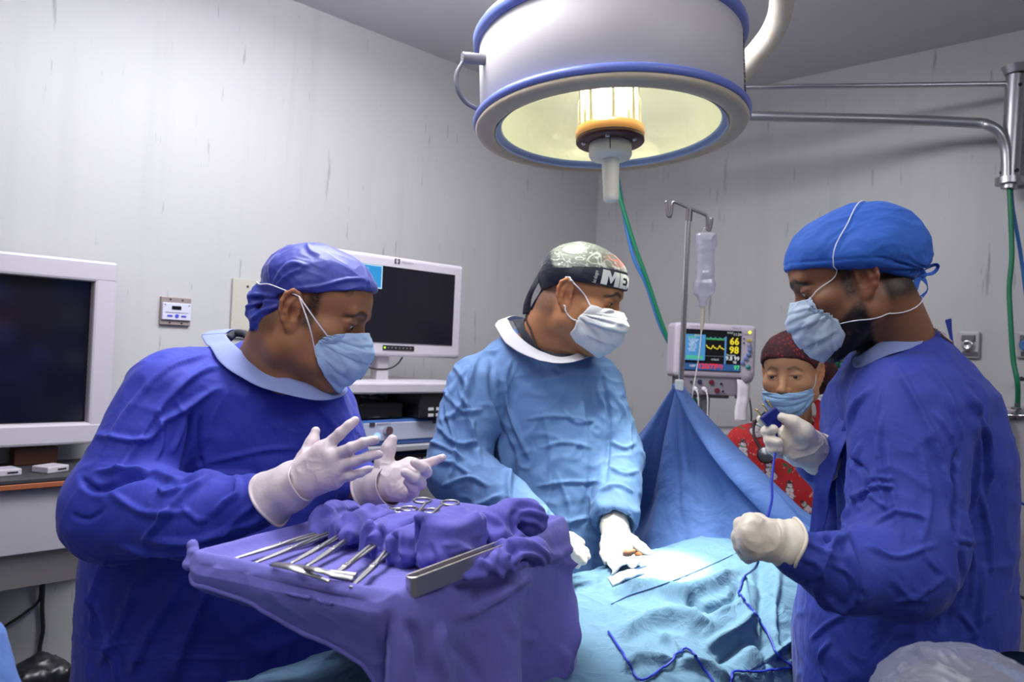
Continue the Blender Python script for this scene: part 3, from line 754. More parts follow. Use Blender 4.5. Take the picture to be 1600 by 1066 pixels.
def cap(root, H, ops, cut, m, seed=1, amp=1.0, step=0.0027, name='surgical_cap', extra=None, color=None, gather=None, ext=0.17, disp2=None, creases=None):
    """ops: local ellipsoids; cut: (y, z) lower edge; extra: world primitives joined after the cut"""
    c = H.c; lo = c - ext * H.s; hi = c + ext * H.s
    fd = Field.box(lo, hi, step)
    for o in ops: fd.op(H.ell(*o), 'u', 0.02)
    cy = np.array([q[0] for q in cut]); cz = np.array([q[1] for q in cut]); sc = H.s; Rm = H.R
    def cutf(x, y, z):
        X, Y, Z = x - c[0], y - c[1], z - c[2]
        ly = (X * Rm[0, 1] + Y * Rm[1, 1] + Z * Rm[2, 1]) / sc; lz = (X * Rm[0, 2] + Y * Rm[1, 2] + Z * Rm[2, 2]) / sc
        return (np.interp(ly, cy, cz) - lz) * sc * 0.9
    fd.op((cutf, lo, hi), 'i', 0.004)
    for e, k in (extra or []): fd.op(e, 'u', k)
    V, Q = fd.mesh(1); N = normals(V, Q); L = H.loc(V)
    La = L * np.array([1.0, 0.45, 1.0]); d = amp * (0.004 * (noise(L * 14, seed) - 0.5) + 0.0016 * (ridge(warp(La, 18, 0.02, seed) * 30, seed + 2, 1.5) - 0.2) + 0.0008 * (ridge(warp(La, 30, 0.012, seed) * 75, seed + 3, 1.5) - 0.2))
    if gather is not None:
        gp, ga, gf = gather; r = L - np.array(gp); rad = np.linalg.norm(r, axis=1); th = np.arctan2(r[:, 2], r[:, 0] * 0.6 + r[:, 1])
        d += ga * (noise(np.stack([th * gf, rad * 6, np.sign(L[:, 0]) * 2 + seed], 1), seed + 6) - 0.5) * np.exp(-(rad / 0.11) ** 2)
    if disp2 is not None: d += disp2(L)
    if creases: d += crease_disp(V, N, creases)
    V = V + N * d[:, None]
    col = color(H.loc(V), N) if color else None
    o = link(name, mesh_np(name, V, Q, colors=col), m, root); return o, fd
def hand(root, wrist, palm, fingers, thumb, mt, cuff=None, name='glove', step=0.0019, palm_r=0.014, heel=None, wr_r=0.026, kp=0.018):
    """wrist point, knuckle points, fingers: per finger list of (point, radius)"""
    P = [np.array(wrist)] + [np.array(p) for p in palm] + [np.array(q[0]) for f in fingers + [thumb] for q in f] + ([np.array(q[0]) for q in cuff] if cuff else [])
    lo = np.min(P, 0) - 0.045; hi = np.max(P, 0) + 0.045
    fd = Field.box(lo, hi, step)
    for i, k in enumerate(palm): fd.op(cone(wrist, k, wr_r * 0.75, palm_r), 'u', kp)
    for a, b in zip(palm[:-1], palm[1:]): fd.op(cone(a, b, palm_r * 0.85), 'u', 0.008)
    for e in (heel or []): fd.op(e, 'u', 0.014)
    for f in fingers:
        g = Field(fd.X, fd.Y, fd.Z)
        for (a, ra), (b, rb) in zip(f[:-1], f[1:]): g.op(cone(a, b, ra, rb), 'u', 0.003)
        k = 0.006; h = np.clip(k - np.abs(fd.v - g.v), 0, None) / k; fd.v = np.minimum(fd.v, g.v) - h * h * k * 0.25
    for (a, ra), (b, rb) in zip(thumb[:-1], thumb[1:]): fd.op(cone(a, b, ra, rb), 'u', 0.010)
    if cuff:
        for (a, ra), (b, rb) in zip(cuff[:-1], cuff[1:]): fd.op(cone(a, b, ra, rb), 'u', 0.014)
    V, Q = fd.mesh(2); N = normals(V, Q)
    w = np.array(wrist); dist = np.linalg.norm(V - w, axis=1)
    d = 0.0016 * (ridge(warp(V, 30, 0.02, 3) * 55, 5, 1.6) - 0.25) * (0.4 + 1.3 * np.exp(-(dist / 0.05) ** 2))
    V = V + N * d[:, None]
    return link(name, mesh_np(name, V, Q), mt, root), fd
LATEX = mat('latex', srgb(206, 190, 194), rough=0.42, sss=0.08, bump=[(220, 0.12, 3), (60, 0.2, 2)], sheen=0.15)
LATEXW = mat('latex_warm', srgb(226, 214, 196), rough=0.42, sss=0.08, bump=[(220, 0.12, 3), (60, 0.2, 2)], sheen=0.15)
def cuff_ring(parent, a, b, r0, r1, m, waves=5, name='glove_cuff'):
    """loose sleeve of the glove pulled over the gown cuff"""
    a = np.array(a); b = np.array(b); T = (b - a); L = np.linalg.norm(T); T /= L
    x = np.cross(T, UP); x /= np.linalg.norm(x); y = np.cross(T, x); ns, nt = 26, 64; V = []
    for i in range(ns):
        s_ = i / (ns - 1); r = r0 + (r1 - r0) * s_
        for j in range(nt):
            t_ = 2 * math.pi * j / nt
            rr = r * (1 + 0.03 * math.sin(waves * t_ + 3 * s_) + 0.025 * math.sin(2 * t_ + 7 * s_)) + 0.0011 * math.sin(11 * s_ + 2.2 * math.sin(t_ + 1)) 
            if i == 0: rr += 0.0022
            V.append(a + T * (L * s_ + 0.004 * math.sin(3 * t_) * (1 - s_)) + rr * (math.cos(t_) * x + math.sin(t_) * y))
    Fs = [(i * nt + j, i * nt + (j + 1) % nt, (i + 1) * nt + (j + 1) % nt, (i + 1) * nt + j) for i in range(ns - 1) for j in range(nt)]
    o = MB().add(V, Fs, True).build(name, m, parent, solid=0.0016)
    MB().tube([V[j] for j in range(nt)], 0.0024, n=8, closed=True).build('cuff_bead', m, o)
    return o
# ------------------------------------------------------------------ surgeon at the left
GOWN_BUMP = [(11, 0.30, 4, (1, 1, 0.6), 0.6), (1500, 0.05, 2)]
GOWN_BLUE = mat('gown_royal_blue', srgb(38, 50, 160), rough=0.75, sheen=0.08, bump=GOWN_BUMP)
CAP_BLUE = mat('cap_satin_blue', srgb(48, 58, 150), rough=0.5, sheen=0.15, bump=[(40, 0.2, 4, (1, 1, 0.4))])
COLLAR = mat('knit_collar', srgb(124, 136, 184), rough=0.85, bump=[(400, 0.3, 2)])
MASKB = mat('mask_blue', srgb(160, 188, 220), rough=0.8, sss=0.06, bump=[(600, 0.08, 2), (40, 0.2, 3)])
STRAPM = mat('strap_white', (0.8, 0.8, 0.85), rough=0.6)
pL = thing('person', 'surgeon in royal blue gown and satin cap gesturing with both gloved hands', 'person', (W(350, 900, 1.6)[0], W(350, 900, 1.6)[1], 0.0))
HL = Head.ear(W(463, 488, 1.425), EARS, -2, 16.5, 0, 1.06)
rowsL = [(548, 395, 470, 1.585, 0.06), (575, 320, 510, 1.585, 0.10), (610, 262, 540, 1.60, 0.145), (680, 200, 566, 1.62, 0.165), (780, 150, 568, 1.63, 0.17), (900, 130, 562, 1.63, 0.175), (1066, 122, 562, 1.63, 0.18), (1400, 130, 555, 1.63, 0.18)]
SL = rows_loft(rowsL, 0.22)
arm1 = [(W(262, 618, 1.47), 0.040), (W(183, 790, 1.38), 0.038), (W(310, 800, 1.30), 0.035), (W(440, 770, 1.25), 0.018), (W(470, 752, 1.245), 0.016)]
arm2 = [(W(500, 620, 1.72), 0.04), (W(520, 760, 1.62), 0.035), (W(590, 762, 1.47), 0.022)]
bodyL, fdL = build_body(pL, HL, shrink([s for s in SL if s[0] < 1.33], 0.035), W(415, 588, 1.575), [arm1, arm2], 'skin', base_paint((0.30, 0.135, 0.066), brow=0.75, side=1.0, buzz=0.5), neck_r=(0.066, 0.066), heavy=1.0)
eyes(pL, HL, look=(0.1, 1, -0.28))
px = lambda r, d: r * d / F
gl = [(loft(SL), 'u', 0.03),
      (cone(W(430, 592, 1.585), W(290, 608, 1.52), 0.075, 0.075), 'u', 0.05), (cone(W(440, 592, 1.60), W(500, 640, 1.70), 0.07, 0.07), 'u', 0.05),
      (cone(W(262, 618, 1.47), W(183, 797, 1.385), px(64, 1.47), px(76, 1.385)), 'u', 0.035),
      (cone(W(183, 797, 1.385), W(310, 806, 1.30), px(76, 1.385), px(60, 1.30)), 'u', 0.03),
      (cone(W(310, 806, 1.30), W(432, 775, 1.262), px(60, 1.30), px(29, 1.262)), 'u', 0.03),
      (cone(W(500, 640, 1.72), W(530, 750, 1.63), 0.07, 0.065), 'u', 0.03), (cone(W(530, 750, 1.63), W(585, 762, 1.50), 0.065, 0.036), 'u', 0.03),
      (cone(HL.p(0, -0.022, -0.055), W(412, 580, 1.58), 0.060, 0.056), 's', 0.012)]
CRL = [([(352, 566), (300, 590), (250, 640), (200, 720), (172, 762)], 10, .007), ([(330, 552), (262, 578), (205, 640), (160, 715)], 8, .006),
       ([(352, 600), (275, 648), (255, 660), (225, 690), (150, 682)], 8, .009), ([(248, 640), (252, 690), (240, 725)], 7, .006), ([(275, 620), (285, 660), (268, 710)], 6, .005),
       ([(128, 748), (150, 764), (170, 762), (205, 748), (245, 738)], 9, -.013), ([(150, 738), (200, 738), (245, 742), (285, 752)], 8, .010), ([(112, 804), (140, 810), (165, 795)], 6, -.007),
       ([(175, 770), (230, 800), (300, 800)], 9, .007), ([(225, 845), (262, 805), (290, 768), (330, 746)], 8, .010), ([(285, 752), (330, 742), (372, 742), (400, 745)], 8, .009),
       ([(332, 806), (352, 785), (372, 772), (370, 745)], 6, .009), ([(250, 763), (262, 772), (292, 757)], 5, .008), ([(230, 838), (300, 842), (380, 815), (420, 800)], 9, .009),
       ([(340, 836), (380, 800), (425, 775)], 6, .008), ([(390, 800), (405, 770), (425, 752)], 5, .006), ([(285, 790), (310, 812), (325, 808)], 5, .006), ([(190, 850), (260, 862), (330, 850)], 8, .008),
       ([(315, 650), (312, 700), (318, 742)], 6, -.008), ([(300, 640), (295, 690), (280, 745)], 7, -.016), ([(345, 735), (312, 728), (400, 706), (470, 700)], 7, .004), ([(372, 592), (340, 640), (322, 690)], 4, .004),
       ([(165, 872), (152, 930), (148, 1000)], 7, .010), ([(140, 900), (160, 960), (180, 1030), (185, 1066)], 8, .008), ([(215, 905), (190, 980), (160, 1040)], 14, .008), ([(290, 900), (240, 980), (200, 1060)], 20, .009),
       ([(125, 990), (150, 1010), (260, 998), (380, 1004)], 3, .003), ([(160, 1035), (260, 1028), (330, 1030), (420, 1026)], 3, .003), ([(330, 905), (300, 980), (270, 1066)], 22, .010), ([(540, 690), (500, 640), (470, 620)], 8, .006), ([(560, 680), (530, 760), (540, 840)], 9, .006)]
def crisp(L): return [(a, b * 0.62, c * 1.15) for a, b, c in L]
def dL(V, N): return crease_disp(V, N, crisp(CRL)) + cloth_disp(V, 11, 1.25)
gownL, gfL = garment('surgical_gown', gl, (-1.05, 1.10, 0.2), (-0.14, 1.95, 1.5), 0.0042, GOWN_BLUE, pL, zc=0.78, disp=dL)
# collar
def collar(parent, inner, outer, gf, m, off=0.004, name='collar', w=4, thick=0.003):
    a = spline(inner + [inner[0]], 70)[:-1]; b = spline(outer + [outer[0]], 70)[:-1]; P = []
    for i in range(w + 1):
        t_ = i / w; P.append(a * (1 - t_) + b * t_)
    P = np.array(P); sh = P.shape; q = push_out(gf, P.reshape(-1, 3), off, 6)
    q += 0.0012 * (noise(q * 60, 3)[:, None] - 0.5)
    P = q.reshape(sh); P = np.concatenate([P, P[:, :1]], 1)
    return MB().grid(P).build(name, m, parent, solid=thick, sub=1)
collar(gownL, [W(352, 521, 1.60), W(372, 548, 1.52), W(412, 574, 1.475), W(458, 592, 1.46), (W(495, 600, 1.49)), W(512, 592, 1.56), W(480, 560, 1.66), W(420, 530, 1.70), W(370, 515, 1.67)],
       [W(312, 524, 1.60), W(342, 566, 1.48), W(394, 600, 1.44), W(450, 618, 1.425), W(508, 626, 1.46), W(544, 610, 1.57), W(510, 570, 1.70), W(420, 540, 1.76), W(340, 518, 1.70)], gfL, COLLAR)
# undershirt band behind the neck
MB().tube(spline([W(356, 530, 1.60), W(368, 521, 1.62), W(384, 523, 1.60), W(392, 530, 1.56)], 16), 0.008, n=8).build('undershirt', mat('charcoal_cloth', srgb(48, 50, 58), rough=0.9), pL)
# cap with its tied pouch at the back
capcut = [(-0.13, 0.0), (-0.07, 0.0), (-0.035, 0.022), (-0.015, 0.034), (0.02, 0.042), (0.06, 0.060), (0.10, 0.078), (0.13, 0.084)]
dN = 1.455
capL, cfL = cap(pL, HL, [((0, -0.002, 0.047), (0.080, 0.100, 0.080)), ((0, 0.046, 0.052), (0.062, 0.060, 0.058))], capcut, CAP_BLUE, seed=5, amp=1.0, gather=((-0.04, -0.085, 0.02), 0.008, 4.0), ext=0.18, step=0.0024,
    extra=[(cone(W(430, 462, 1.50), W(402, 462, 1.48), 0.022, 0.014), 0.02), (cone(W(405, 458, 1.49), W(390, 490, 1.475), 0.012, 0.011), 0.014), (cone(W(436, 474, 1.46), W(400, 500, 1.465), 0.015, 0.013), 0.014), (cone(W(402, 498, 1.465), W(392, 516, 1.465), 0.011, 0.004), 0.010), (cone(W(425, 486, 1.455), W(408, 506, 1.46), 0.010, 0.008), 0.010), (cone(W(408, 508, 1.46), W(402, 518, 1.46), 0.006, 0.003), 0.006)],
    creases=[([(426, 446), (440, 425), (458, 412), (486, 418)], 5, .004), ([(430, 450), (450, 430), (472, 420)], 4, .004), ([(422, 440), (424, 415), (436, 396)], 4, .003), ([(455, 452), (500, 447), (540, 436), (570, 436)], 3.5, .003), ([(470, 462), (520, 458), (560, 448)], 3, .0025), ([(560, 400), (572, 425), (577, 446)], 2, .002),
             ([(386, 462), (410, 460), (434, 464)], 4, .004), ([(380, 482), (400, 474), (432, 470)], 4, .005), ([(390, 500), (410, 486), (436, 478)], 4, .005), ([(398, 512), (418, 496), (436, 488)], 3.5, -.003), ([(480, 378), (486, 392), (500, 400)], 4, .003)])
# mask
maskL, G = mask(pL, HL, fdL, MASKB, [(0, 0.110, 0.002, 0.058, -0.018, 0.056), (0.3, 0.132, -0.028, 0.052, -0.026, 0.060), (0.65, 0.128, -0.064, 0.044, -0.044, 0.062), (0.88, 0.110, -0.096, 0.046, -0.056, 0.058), (1, 0.088, -0.108, 0.050, -0.066, 0.052)], seed=3)
sgn = 0 if proj(G[0, 0])[2] < proj(G[0, -1])[2] else -1
tl_, bl_ = G[1, sgn], G[-2, sgn]
strap(maskL, fdL, [tl_, W(495, 503, 1.415), W(467, 463, 1.405)], STRAPM, n=30); strap(maskL, fdL, [bl_, W(484, 512, 1.405), W(467, 463, 1.405)], STRAPM, n=30)
strap(maskL, cfL, [W(467, 463, 1.415), W(446, 454, 1.415), W(418, 444, 1.44), W(405, 448, 1.50)], STRAPM, r=0.0012)
# right hand: back towards the camera, fingers spread
d1 = 1.245
w_ = W(448, 766, d1 + .005)
hand(pL, w_, [W(506, 702, 1.235), W(519, 716, 1.225), W(523, 734, 1.225), W(522, 750, 1.23)],
     [[(W(510, 698, 1.235), .0100), (W(532, 677, 1.232), .0088), (W(545, 665, 1.234), .0080), (W(555, 657, 1.238), .0068)],
      [(W(520, 713, 1.225), .0100), (W(549, 700, 1.215), .0088), (W(568, 692, 1.215), .0080), (W(587, 687, 1.22), .0068)],
      [(W(524, 733, 1.225), .0098), (W(553, 722, 1.215), .0084), (W(574, 714, 1.215), .0076), (W(592, 710, 1.22), .0066)],
      [(W(522, 750, 1.23), .0088), (W(547, 744, 1.222), .0076), (W(563, 739, 1.222), .0068), (W(577, 733, 1.226), .0058)]],
     [(W(468, 742, 1.25), .018), (W(479, 714, 1.262), .0125), (W(488, 693, 1.272), .0100), (W(493, 674, 1.280), .0072)], LATEX, heel=[cone(W(462, 760, d1), W(505, 745, 1.23), .024, .018), cone(W(470, 742, d1), W(500, 712, 1.237), .020, .015)], palm_r=0.0135)
cuff_ring(pL, W(425, 778, 1.262), W(476, 750, 1.242), px(41, 1.262), px(34, 1.24), LATEX)
# left hand: palm towards the camera, thumb up, fingers curling
d2 = 1.43
w2 = W(592, 757, d2 + .01)
hand(pL, w2, [W(640, 727, 1.44), W(648, 740, 1.43), W(645, 754, 1.42), W(636, 768, 1.415)],
     [[(W(643, 728, 1.44), .0105), (W(662, 726, 1.42), .0092), (W(678, 721, 1.41), .0080), (W(692, 715, 1.405), .0066)],
      [(W(648, 739, 1.43), .0105), (W(666, 738, 1.40), .0105), (W(661, 731, 1.375), .0095), (W(648, 723, 1.37), .0080)],
      [(W(645, 753, 1.42), .0105), (W(657, 756, 1.39), .0105), (W(648, 747, 1.365), .0095), (W(633, 739, 1.36), .0080)],
      [(W(636, 767, 1.415), .0100), (W(646, 770, 1.395), .0098), (W(644, 761, 1.375), .0085), (W(636, 753, 1.37), .0070)]],
     [(W(603, 745, 1.435), .020), (W(600, 722, 1.44), .0150), (W(607, 701, 1.442), .0115), (W(613, 687, 1.445), .0090)], LATEX, heel=[cone(W(600, 760, d2), W(632, 772, 1.42), .024, .014), cone(W(606, 740, d2), W(640, 735, 1.435), .017, .013)], palm_r=0.0145)
cuff_ring(pL, W(576, 764, 1.46), W(612, 757, 1.425), px(32, 1.46), px(32, 1.43), LATEX, waves=3)
# ------------------------------------------------------------------ lead surgeon behind the patient
GOWN_SKY = mat('gown_sky_blue', srgb(88, 120, 166), rough=0.8, sheen=0.06, bump=GOWN_BUMP)
pC = thing('person', 'lead surgeon in pale blue gown and black bandana bending over the patient', 'person', (W(840, 900, 2.05)[0], W(840, 900, 2.05)[1], 0.0))
HC = Head.ear(W(889, 462, 1.87), EARS, -17, 13.5, 0, 1.05)
rowsC = [(515, 800, 880, 2.06, 0.05), (545, 760, 925, 2.06, 0.09), (580, 728, 950, 2.08, 0.13), (640, 736, 968, 2.08, 0.15), (720, 752, 978, 2.07, 0.155), (800, 764, 984, 2.06, 0.16), (900, 760, 990, 2.06, 0.165), (1400, 755, 990, 2.06, 0.17)]
SCn = rows_loft(rowsC, 0.22)
ac1 = [(W(735, 600, 1.98), 0.035), (W(712, 735, 1.93), 0.030), (W(840, 822, 1.76), 0.014), (W(862, 838, 1.70), 0.010)]
ac2 = [(W(935, 610, 2.05), 0.030), (W(970, 715, 2.0), 0.020), (W(966, 770, 1.93), 0.010)]
bodyC, fdC = build_body(pC, HC, shrink([s for s in SCn if s[0] < 1.38], 0.035), W(842, 560, 2.05), [ac1, ac2], 'skin', base_paint((0.42, 0.185, 0.085), side=0.0, buzz=0.62, hair=(0.06, 0.04, 0.03)), neck_r=(0.066, 0.078), heavy=0.6)
eyes(pC, HC, look=(0.1, 1, -0.3))
gc = [(loft(SCn), 'u', 0.03),
      (cone(W(850, 562, 2.07), W(752, 600, 2.02), 0.060, 0.066), 'u', 0.05), (cone(W(850, 562, 2.08), W(930, 605, 2.06), 0.055, 0.06), 'u', 0.04),
      (cone(W(745, 604, 2.0), W(712, 735, 1.93), px(49, 2.0), px(49, 1.93)), 'u', 0.018), (cone(W(712, 735, 1.93), W(840, 822, 1.76), px(50, 1.93), px(30, 1.76)), 'u', 0.018),
      (cone(W(930, 605, 2.06), W(970, 715, 2.0), px(42, 2.06), px(32, 2.0)), 'u', 0.03), (cone(W(970, 715, 2.0), W(963, 806, 1.87), px(32, 2.0), px(36, 1.87)), 'u', 0.03), (cone(W(961, 822, 1.845), W(957, 860, 1.80), px(31, 1.84), px(31, 1.84)), 's', 0.006),
      (cone(HC.p(0, -0.022, -0.055), W(842, 548, 2.06), 0.062, 0.066), 's', 0.012)]
CRC = [([(768, 628), (782, 680), (793, 740), (800, 795)], 8, .012), ([(700, 560), (728, 600), (716, 640), (690, 660)], 7, .008), ([(705, 600), (690, 640), (702, 690)], 6, .008), ([(730, 570), (718, 610), (735, 640)], 6, .007), ([(672, 690), (700, 700), (728, 716)], 6, .008), ([(742, 650), (735, 690), (748, 720)], 6, .007), ([(812, 560), (800, 590), (790, 612)], 4, .004), ([(940, 575), (932, 610), (945, 640)], 5, .006), ([(820, 655), (870, 650), (930, 660)], 4, .004),
       ([(840, 600), (880, 590), (940, 590)], 8, .004), ([(800, 560), (790, 600), (800, 650), (830, 720)], 6, .010), ([(772, 552), (768, 600), (780, 660), (805, 720), (800, 790)], 8, -.010),
       ([(745, 560), (730, 620), (740, 680), (752, 730)], 7, .010), ([(720, 580), (700, 640), (712, 700), (700, 760)], 7, .010), ([(690, 600), (720, 640), (755, 640)], 6, .007), ([(680, 660), (710, 690), (745, 690)], 6, .007),
       ([(675, 720), (705, 722), (735, 740)], 6, .008), ([(690, 760), (730, 745), (765, 760)], 6, .009), ([(735, 620), (745, 560), (780, 545)], 5, .006), ([(700, 800), (740, 790), (790, 770)], 7, .008),
       ([(838, 760), (885, 752), (945, 755)], 4, .005), ([(870, 735), (890, 800), (880, 840)], 5, .005), ([(905, 610), (915, 700), (905, 800)], 7, .005), ([(850, 640), (862, 720), (850, 830)], 7, .006),
       ([(940, 590), (952, 660), (948, 760)], 6, -.008), ([(960, 620), (980, 660), (985, 720)], 5, .006), ([(955, 690), (975, 700), (992, 692)], 5, .006), ([(952, 730), (975, 742), (996, 735)], 5, .006), ([(940, 770), (965, 760), (990, 770)], 5, .007), ([(820, 800), (870, 815), (925, 806)], 4, .005),
       ([(880, 640), (900, 660), (930, 655)], 5, .004), ([(845, 700), (880, 690), (925, 700)], 5, .004)]
gownC, gfC = garment('surgical_gown', gc, (-0.30, 1.60, 0.2), (0.48, 2.36, 1.55), 0.0044, GOWN_SKY, pC, zc=0.85, disp=lambda V, N: crease_disp(V, N, crisp(CRC)) + cloth_disp(V, 23, 1.7, 1.15))
COLW = mat('knit_collar_white', srgb(184, 182, 188), rough=0.85, bump=[(400, 0.3, 2)])
collar(gownC, [W(793, 497, 2.06), W(806, 520, 1.98), W(838, 545, 1.93), W(876, 558, 1.91), W(908, 548, 1.95), W(905, 530, 2.10), W(860, 510, 2.15), W(810, 494, 2.12)],
       [W(772, 508, 2.06), W(792, 538, 1.96), W(832, 560, 1.90), W(876, 568, 1.88), W(916, 560, 1.93), W(930, 545, 2.12), W(870, 515, 2.2), W(790, 500, 2.15)], gfC, COLW)
SH = mat('charcoal_cloth', srgb(48, 50, 58), rough=0.9)
collar(gownC, [W(838, 500, 2.03), W(836, 520, 1.965), W(845, 540, 1.95), W(868, 552, 1.93), W(900, 545, 1.96), W(890, 520, 2.1), W(850, 500, 2.1)], [W(800, 500, 2.05), W(815, 525, 1.98), W(840, 548, 1.945), W(874, 558, 1.92), W(906, 549, 1.96), W(905, 525, 2.12), W(850, 498, 2.14)], fdC, SH, name='undershirt')
nk = spline([W(826, 492, 2.0), W(827, 505, 1.96), W(831, 522, 1.93), W(838, 540, 1.92)], 22); nk = push_out(fdC, nk, 0.004)
mb = MB()
for q in nk: mb.lathe(q, (0, 0, 1), [(0.0001, -0.0035), (0.0035, 0), (0.0001, 0.0035)], n=8)
mb.build('necklace', mat('dark_beads', srgb(52, 40, 38), rough=0.3), pC)
# bandana cap with black band
def cap_paint(L, N):
    n = len(L); c = np.tile(np.array((0.20, 0.215, 0.19)), (n, 1)); q = warp(L, 26, 0.03, 3)
    line = np.maximum(sm(-np.abs(noise(q * 46, 31) - 0.5), -0.035, -0.015), sm(-np.abs(noise(q * 30, 37) - 0.42), -0.025, -0.010))
    c = mixc(c, (0.62, 0.64, 0.58), line); c = mixc(c, (0.66, 0.67, 0.62), sm(noise(L * 190, 8), 0.80, 0.84) * 0.9)
    r = np.exp(-(((L[:, 0] - 0.02) / 0.03) ** 2 + ((L[:, 1] - 0.075) / 0.02) ** 2 + ((L[:, 2] - 0.105) / 0.012) ** 2)); c = mixc(c, (0.75, 0.12, 0.08), np.clip(r * 1.3, 0, 1) * (noise(L * 120, 5) > 0.35))
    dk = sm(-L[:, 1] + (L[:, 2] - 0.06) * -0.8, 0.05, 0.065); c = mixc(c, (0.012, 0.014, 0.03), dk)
    return c
CAPP = mat('printed_satin', (0.5, 0.5, 0.5), rough=0.35, attr=True, sheen=0.3, bump=[(60, 0.2, 3)])
BAND = mat('black_band', (0.008, 0.009, 0.022), rough=0.42, bump=[(50, 0.15, 3)])
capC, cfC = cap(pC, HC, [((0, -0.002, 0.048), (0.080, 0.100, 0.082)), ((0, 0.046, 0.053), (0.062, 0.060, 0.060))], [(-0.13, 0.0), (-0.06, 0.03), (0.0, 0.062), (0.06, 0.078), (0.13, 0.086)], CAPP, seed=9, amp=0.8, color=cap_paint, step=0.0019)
bandC, bfC = cap(pC, HC, [((0, -0.002, 0.046), (0.082, 0.1025, 0.082)), ((0, 0.046, 0.050), (0.0645, 0.0625, 0.060))], [(-0.13, -0.015), (-0.07, -0.002), (-0.03, 0.022), (-0.012, 0.033), (0.03, 0.037), (0.13, 0.048)], BAND, seed=19, amp=0.5, name='headband',
    extra=None)
# keep only the band: trim its crown above the cap edge
def trim(o, H, top):
    bm = bmesh.new(); bm.from_mesh(o.data); P = np.array([v.co for v in bm.verts]); L = H.loc(P); t = np.array(top)
    kill = L[:, 2] > np.interp(L[:, 1], t[:, 0], t[:, 1]); bm.verts.ensure_lookup_table()
    bmesh.ops.delete(bm, geom=[bm.verts[i] for i in np.where(kill)[0]], context='VERTS'); bm.to_mesh(o.data); bm.free()
trim(bandC, HC, [(-0.13, 0.022), (-0.06, 0.050), (0.0, 0.068), (0.06, 0.082), (0.13, 0.090)])
tm = MB()
for a, b, r in (((824, 446), (800, 478), 1), ((848, 436), (822, 492), 1.2)): pass
tail = np.stack([spline([W(862, 420, 1.95), W(846, 440, 1.96), W(834, 462, 1.98), W(826, 492, 1.99)], 14), spline([W(852, 424, 2.0), W(838, 436, 1.99), W(822, 466, 1.99), W(818, 490, 1.98)], 14)], 1)
def ribbon(name, edge_a, edge_b, m, parent, n=16, w=6, wav=0.0015, thick=0.0014):
    a = spline(edge_a, n); b = spline(edge_b, n); P = np.array([a * (1 - t) + b * t for t in np.linspace(0, 1, w)]); sh = P.shape
    q = P.reshape(-1, 3); T = np.cross(b[-1] - a[0], a[-1] - a[0]); T /= np.linalg.norm(T) + 1e-9
    q = q + T * ((noise(q * 45, 6) - 0.5) * wav * 4)[:, None]
    return MB().grid(q.reshape(sh)).build(name, m, parent, solid=thick, sub=1)
ribbon('bandana_tail', [W(868, 408, 1.95), W(850, 428, 1.95), W(832, 462, 1.975), W(829, 490, 1.98)], [W(848, 420, 2.02), W(838, 432, 1.99), W(820, 468, 1.985), W(816, 492, 1.98)], BAND, bandC)
ribbon('bandana_tail', [W(862, 424, 1.93), W(856, 446, 1.935), W(842, 470, 1.95), W(834, 484, 1.96)], [W(848, 430, 1.95), W(846, 450, 1.945), W(834, 472, 1.955), W(826, 486, 1.965)], BAND, bandC)
MB().add([W(823, 488, 1.975), W(838, 486, 1.97), W(838, 494, 1.97), W(824, 496, 1.975), W(823, 488, 1.99), W(838, 486, 1.985), W(838, 494, 1.985), W(824, 496, 1.99)], [(0, 1, 2, 3), (7, 6, 5, 4), (0, 4, 5, 1), (1, 5, 6, 2), (2, 6, 7, 3), (3, 7, 4, 0)]).build('bandana_knot', BAND, bandC, sub=2)
# lettering printed on the band
def wrap_text(name, body, H, fd, m, parent, th0, th1, z0, z1, zs=0.0, size=1.0, bold=0.0, rot=False, off=0.0012):
    me, V = text_mesh(name, body, 1.0, None, None, m, fit=(1, 1), bold=bold, sub=True)
    bm = bmesh.new(); bm.from_mesh(me); bmesh.ops.triangulate(bm, faces=bm.faces[:])
    for v, p in zip(bm.verts, V): v.co = Vector(map(float, p))
    bmesh.ops.subdivide_edges(bm, edges=[e for e in bm.edges if e.calc_length() > 0.10], cuts=3, use_grid_fill=True)
    bmesh.ops.subdivide_edges(bm, edges=[e for e in bm.edges if e.calc_length() > 0.07], cuts=2, use_grid_fill=True)
    P = np.array([v.co for v in bm.verts]); u, w = P[:, 0].copy(), P[:, 1].copy()
    if rot: u, w = 1 - w, u
    th = np.radians(th0 + (th1 - th0) * u); z = z0 + (z1 - z0) * w + zs * u
    # march from far outside to the cloth
    D = np.stack([np.cos(th), np.sin(th), np.zeros_like(th)], 1); L = D * 0.15 * np.array([0.8, 1, 1]) + np.stack([0 * z, 0 * z, z], 1)
    for _ in range(40):
        v, g = sample(fd, H.c + H.s * (L @ H.R.T)); L = L - D * np.clip(v - off, -0.02, 0.02)[:, None] * 0.7 / H.s
    Wp = H.c + H.s * (L @ H.R.T)
    for v, p in zip(bm.verts, Wp): v.co = Vector(map(float, p))
    bm.to_mesh(me); bm.free(); return link(name, me, m, parent)
PRINT = mat('white_print', (0.72, 0.72, 0.68), rough=0.5)
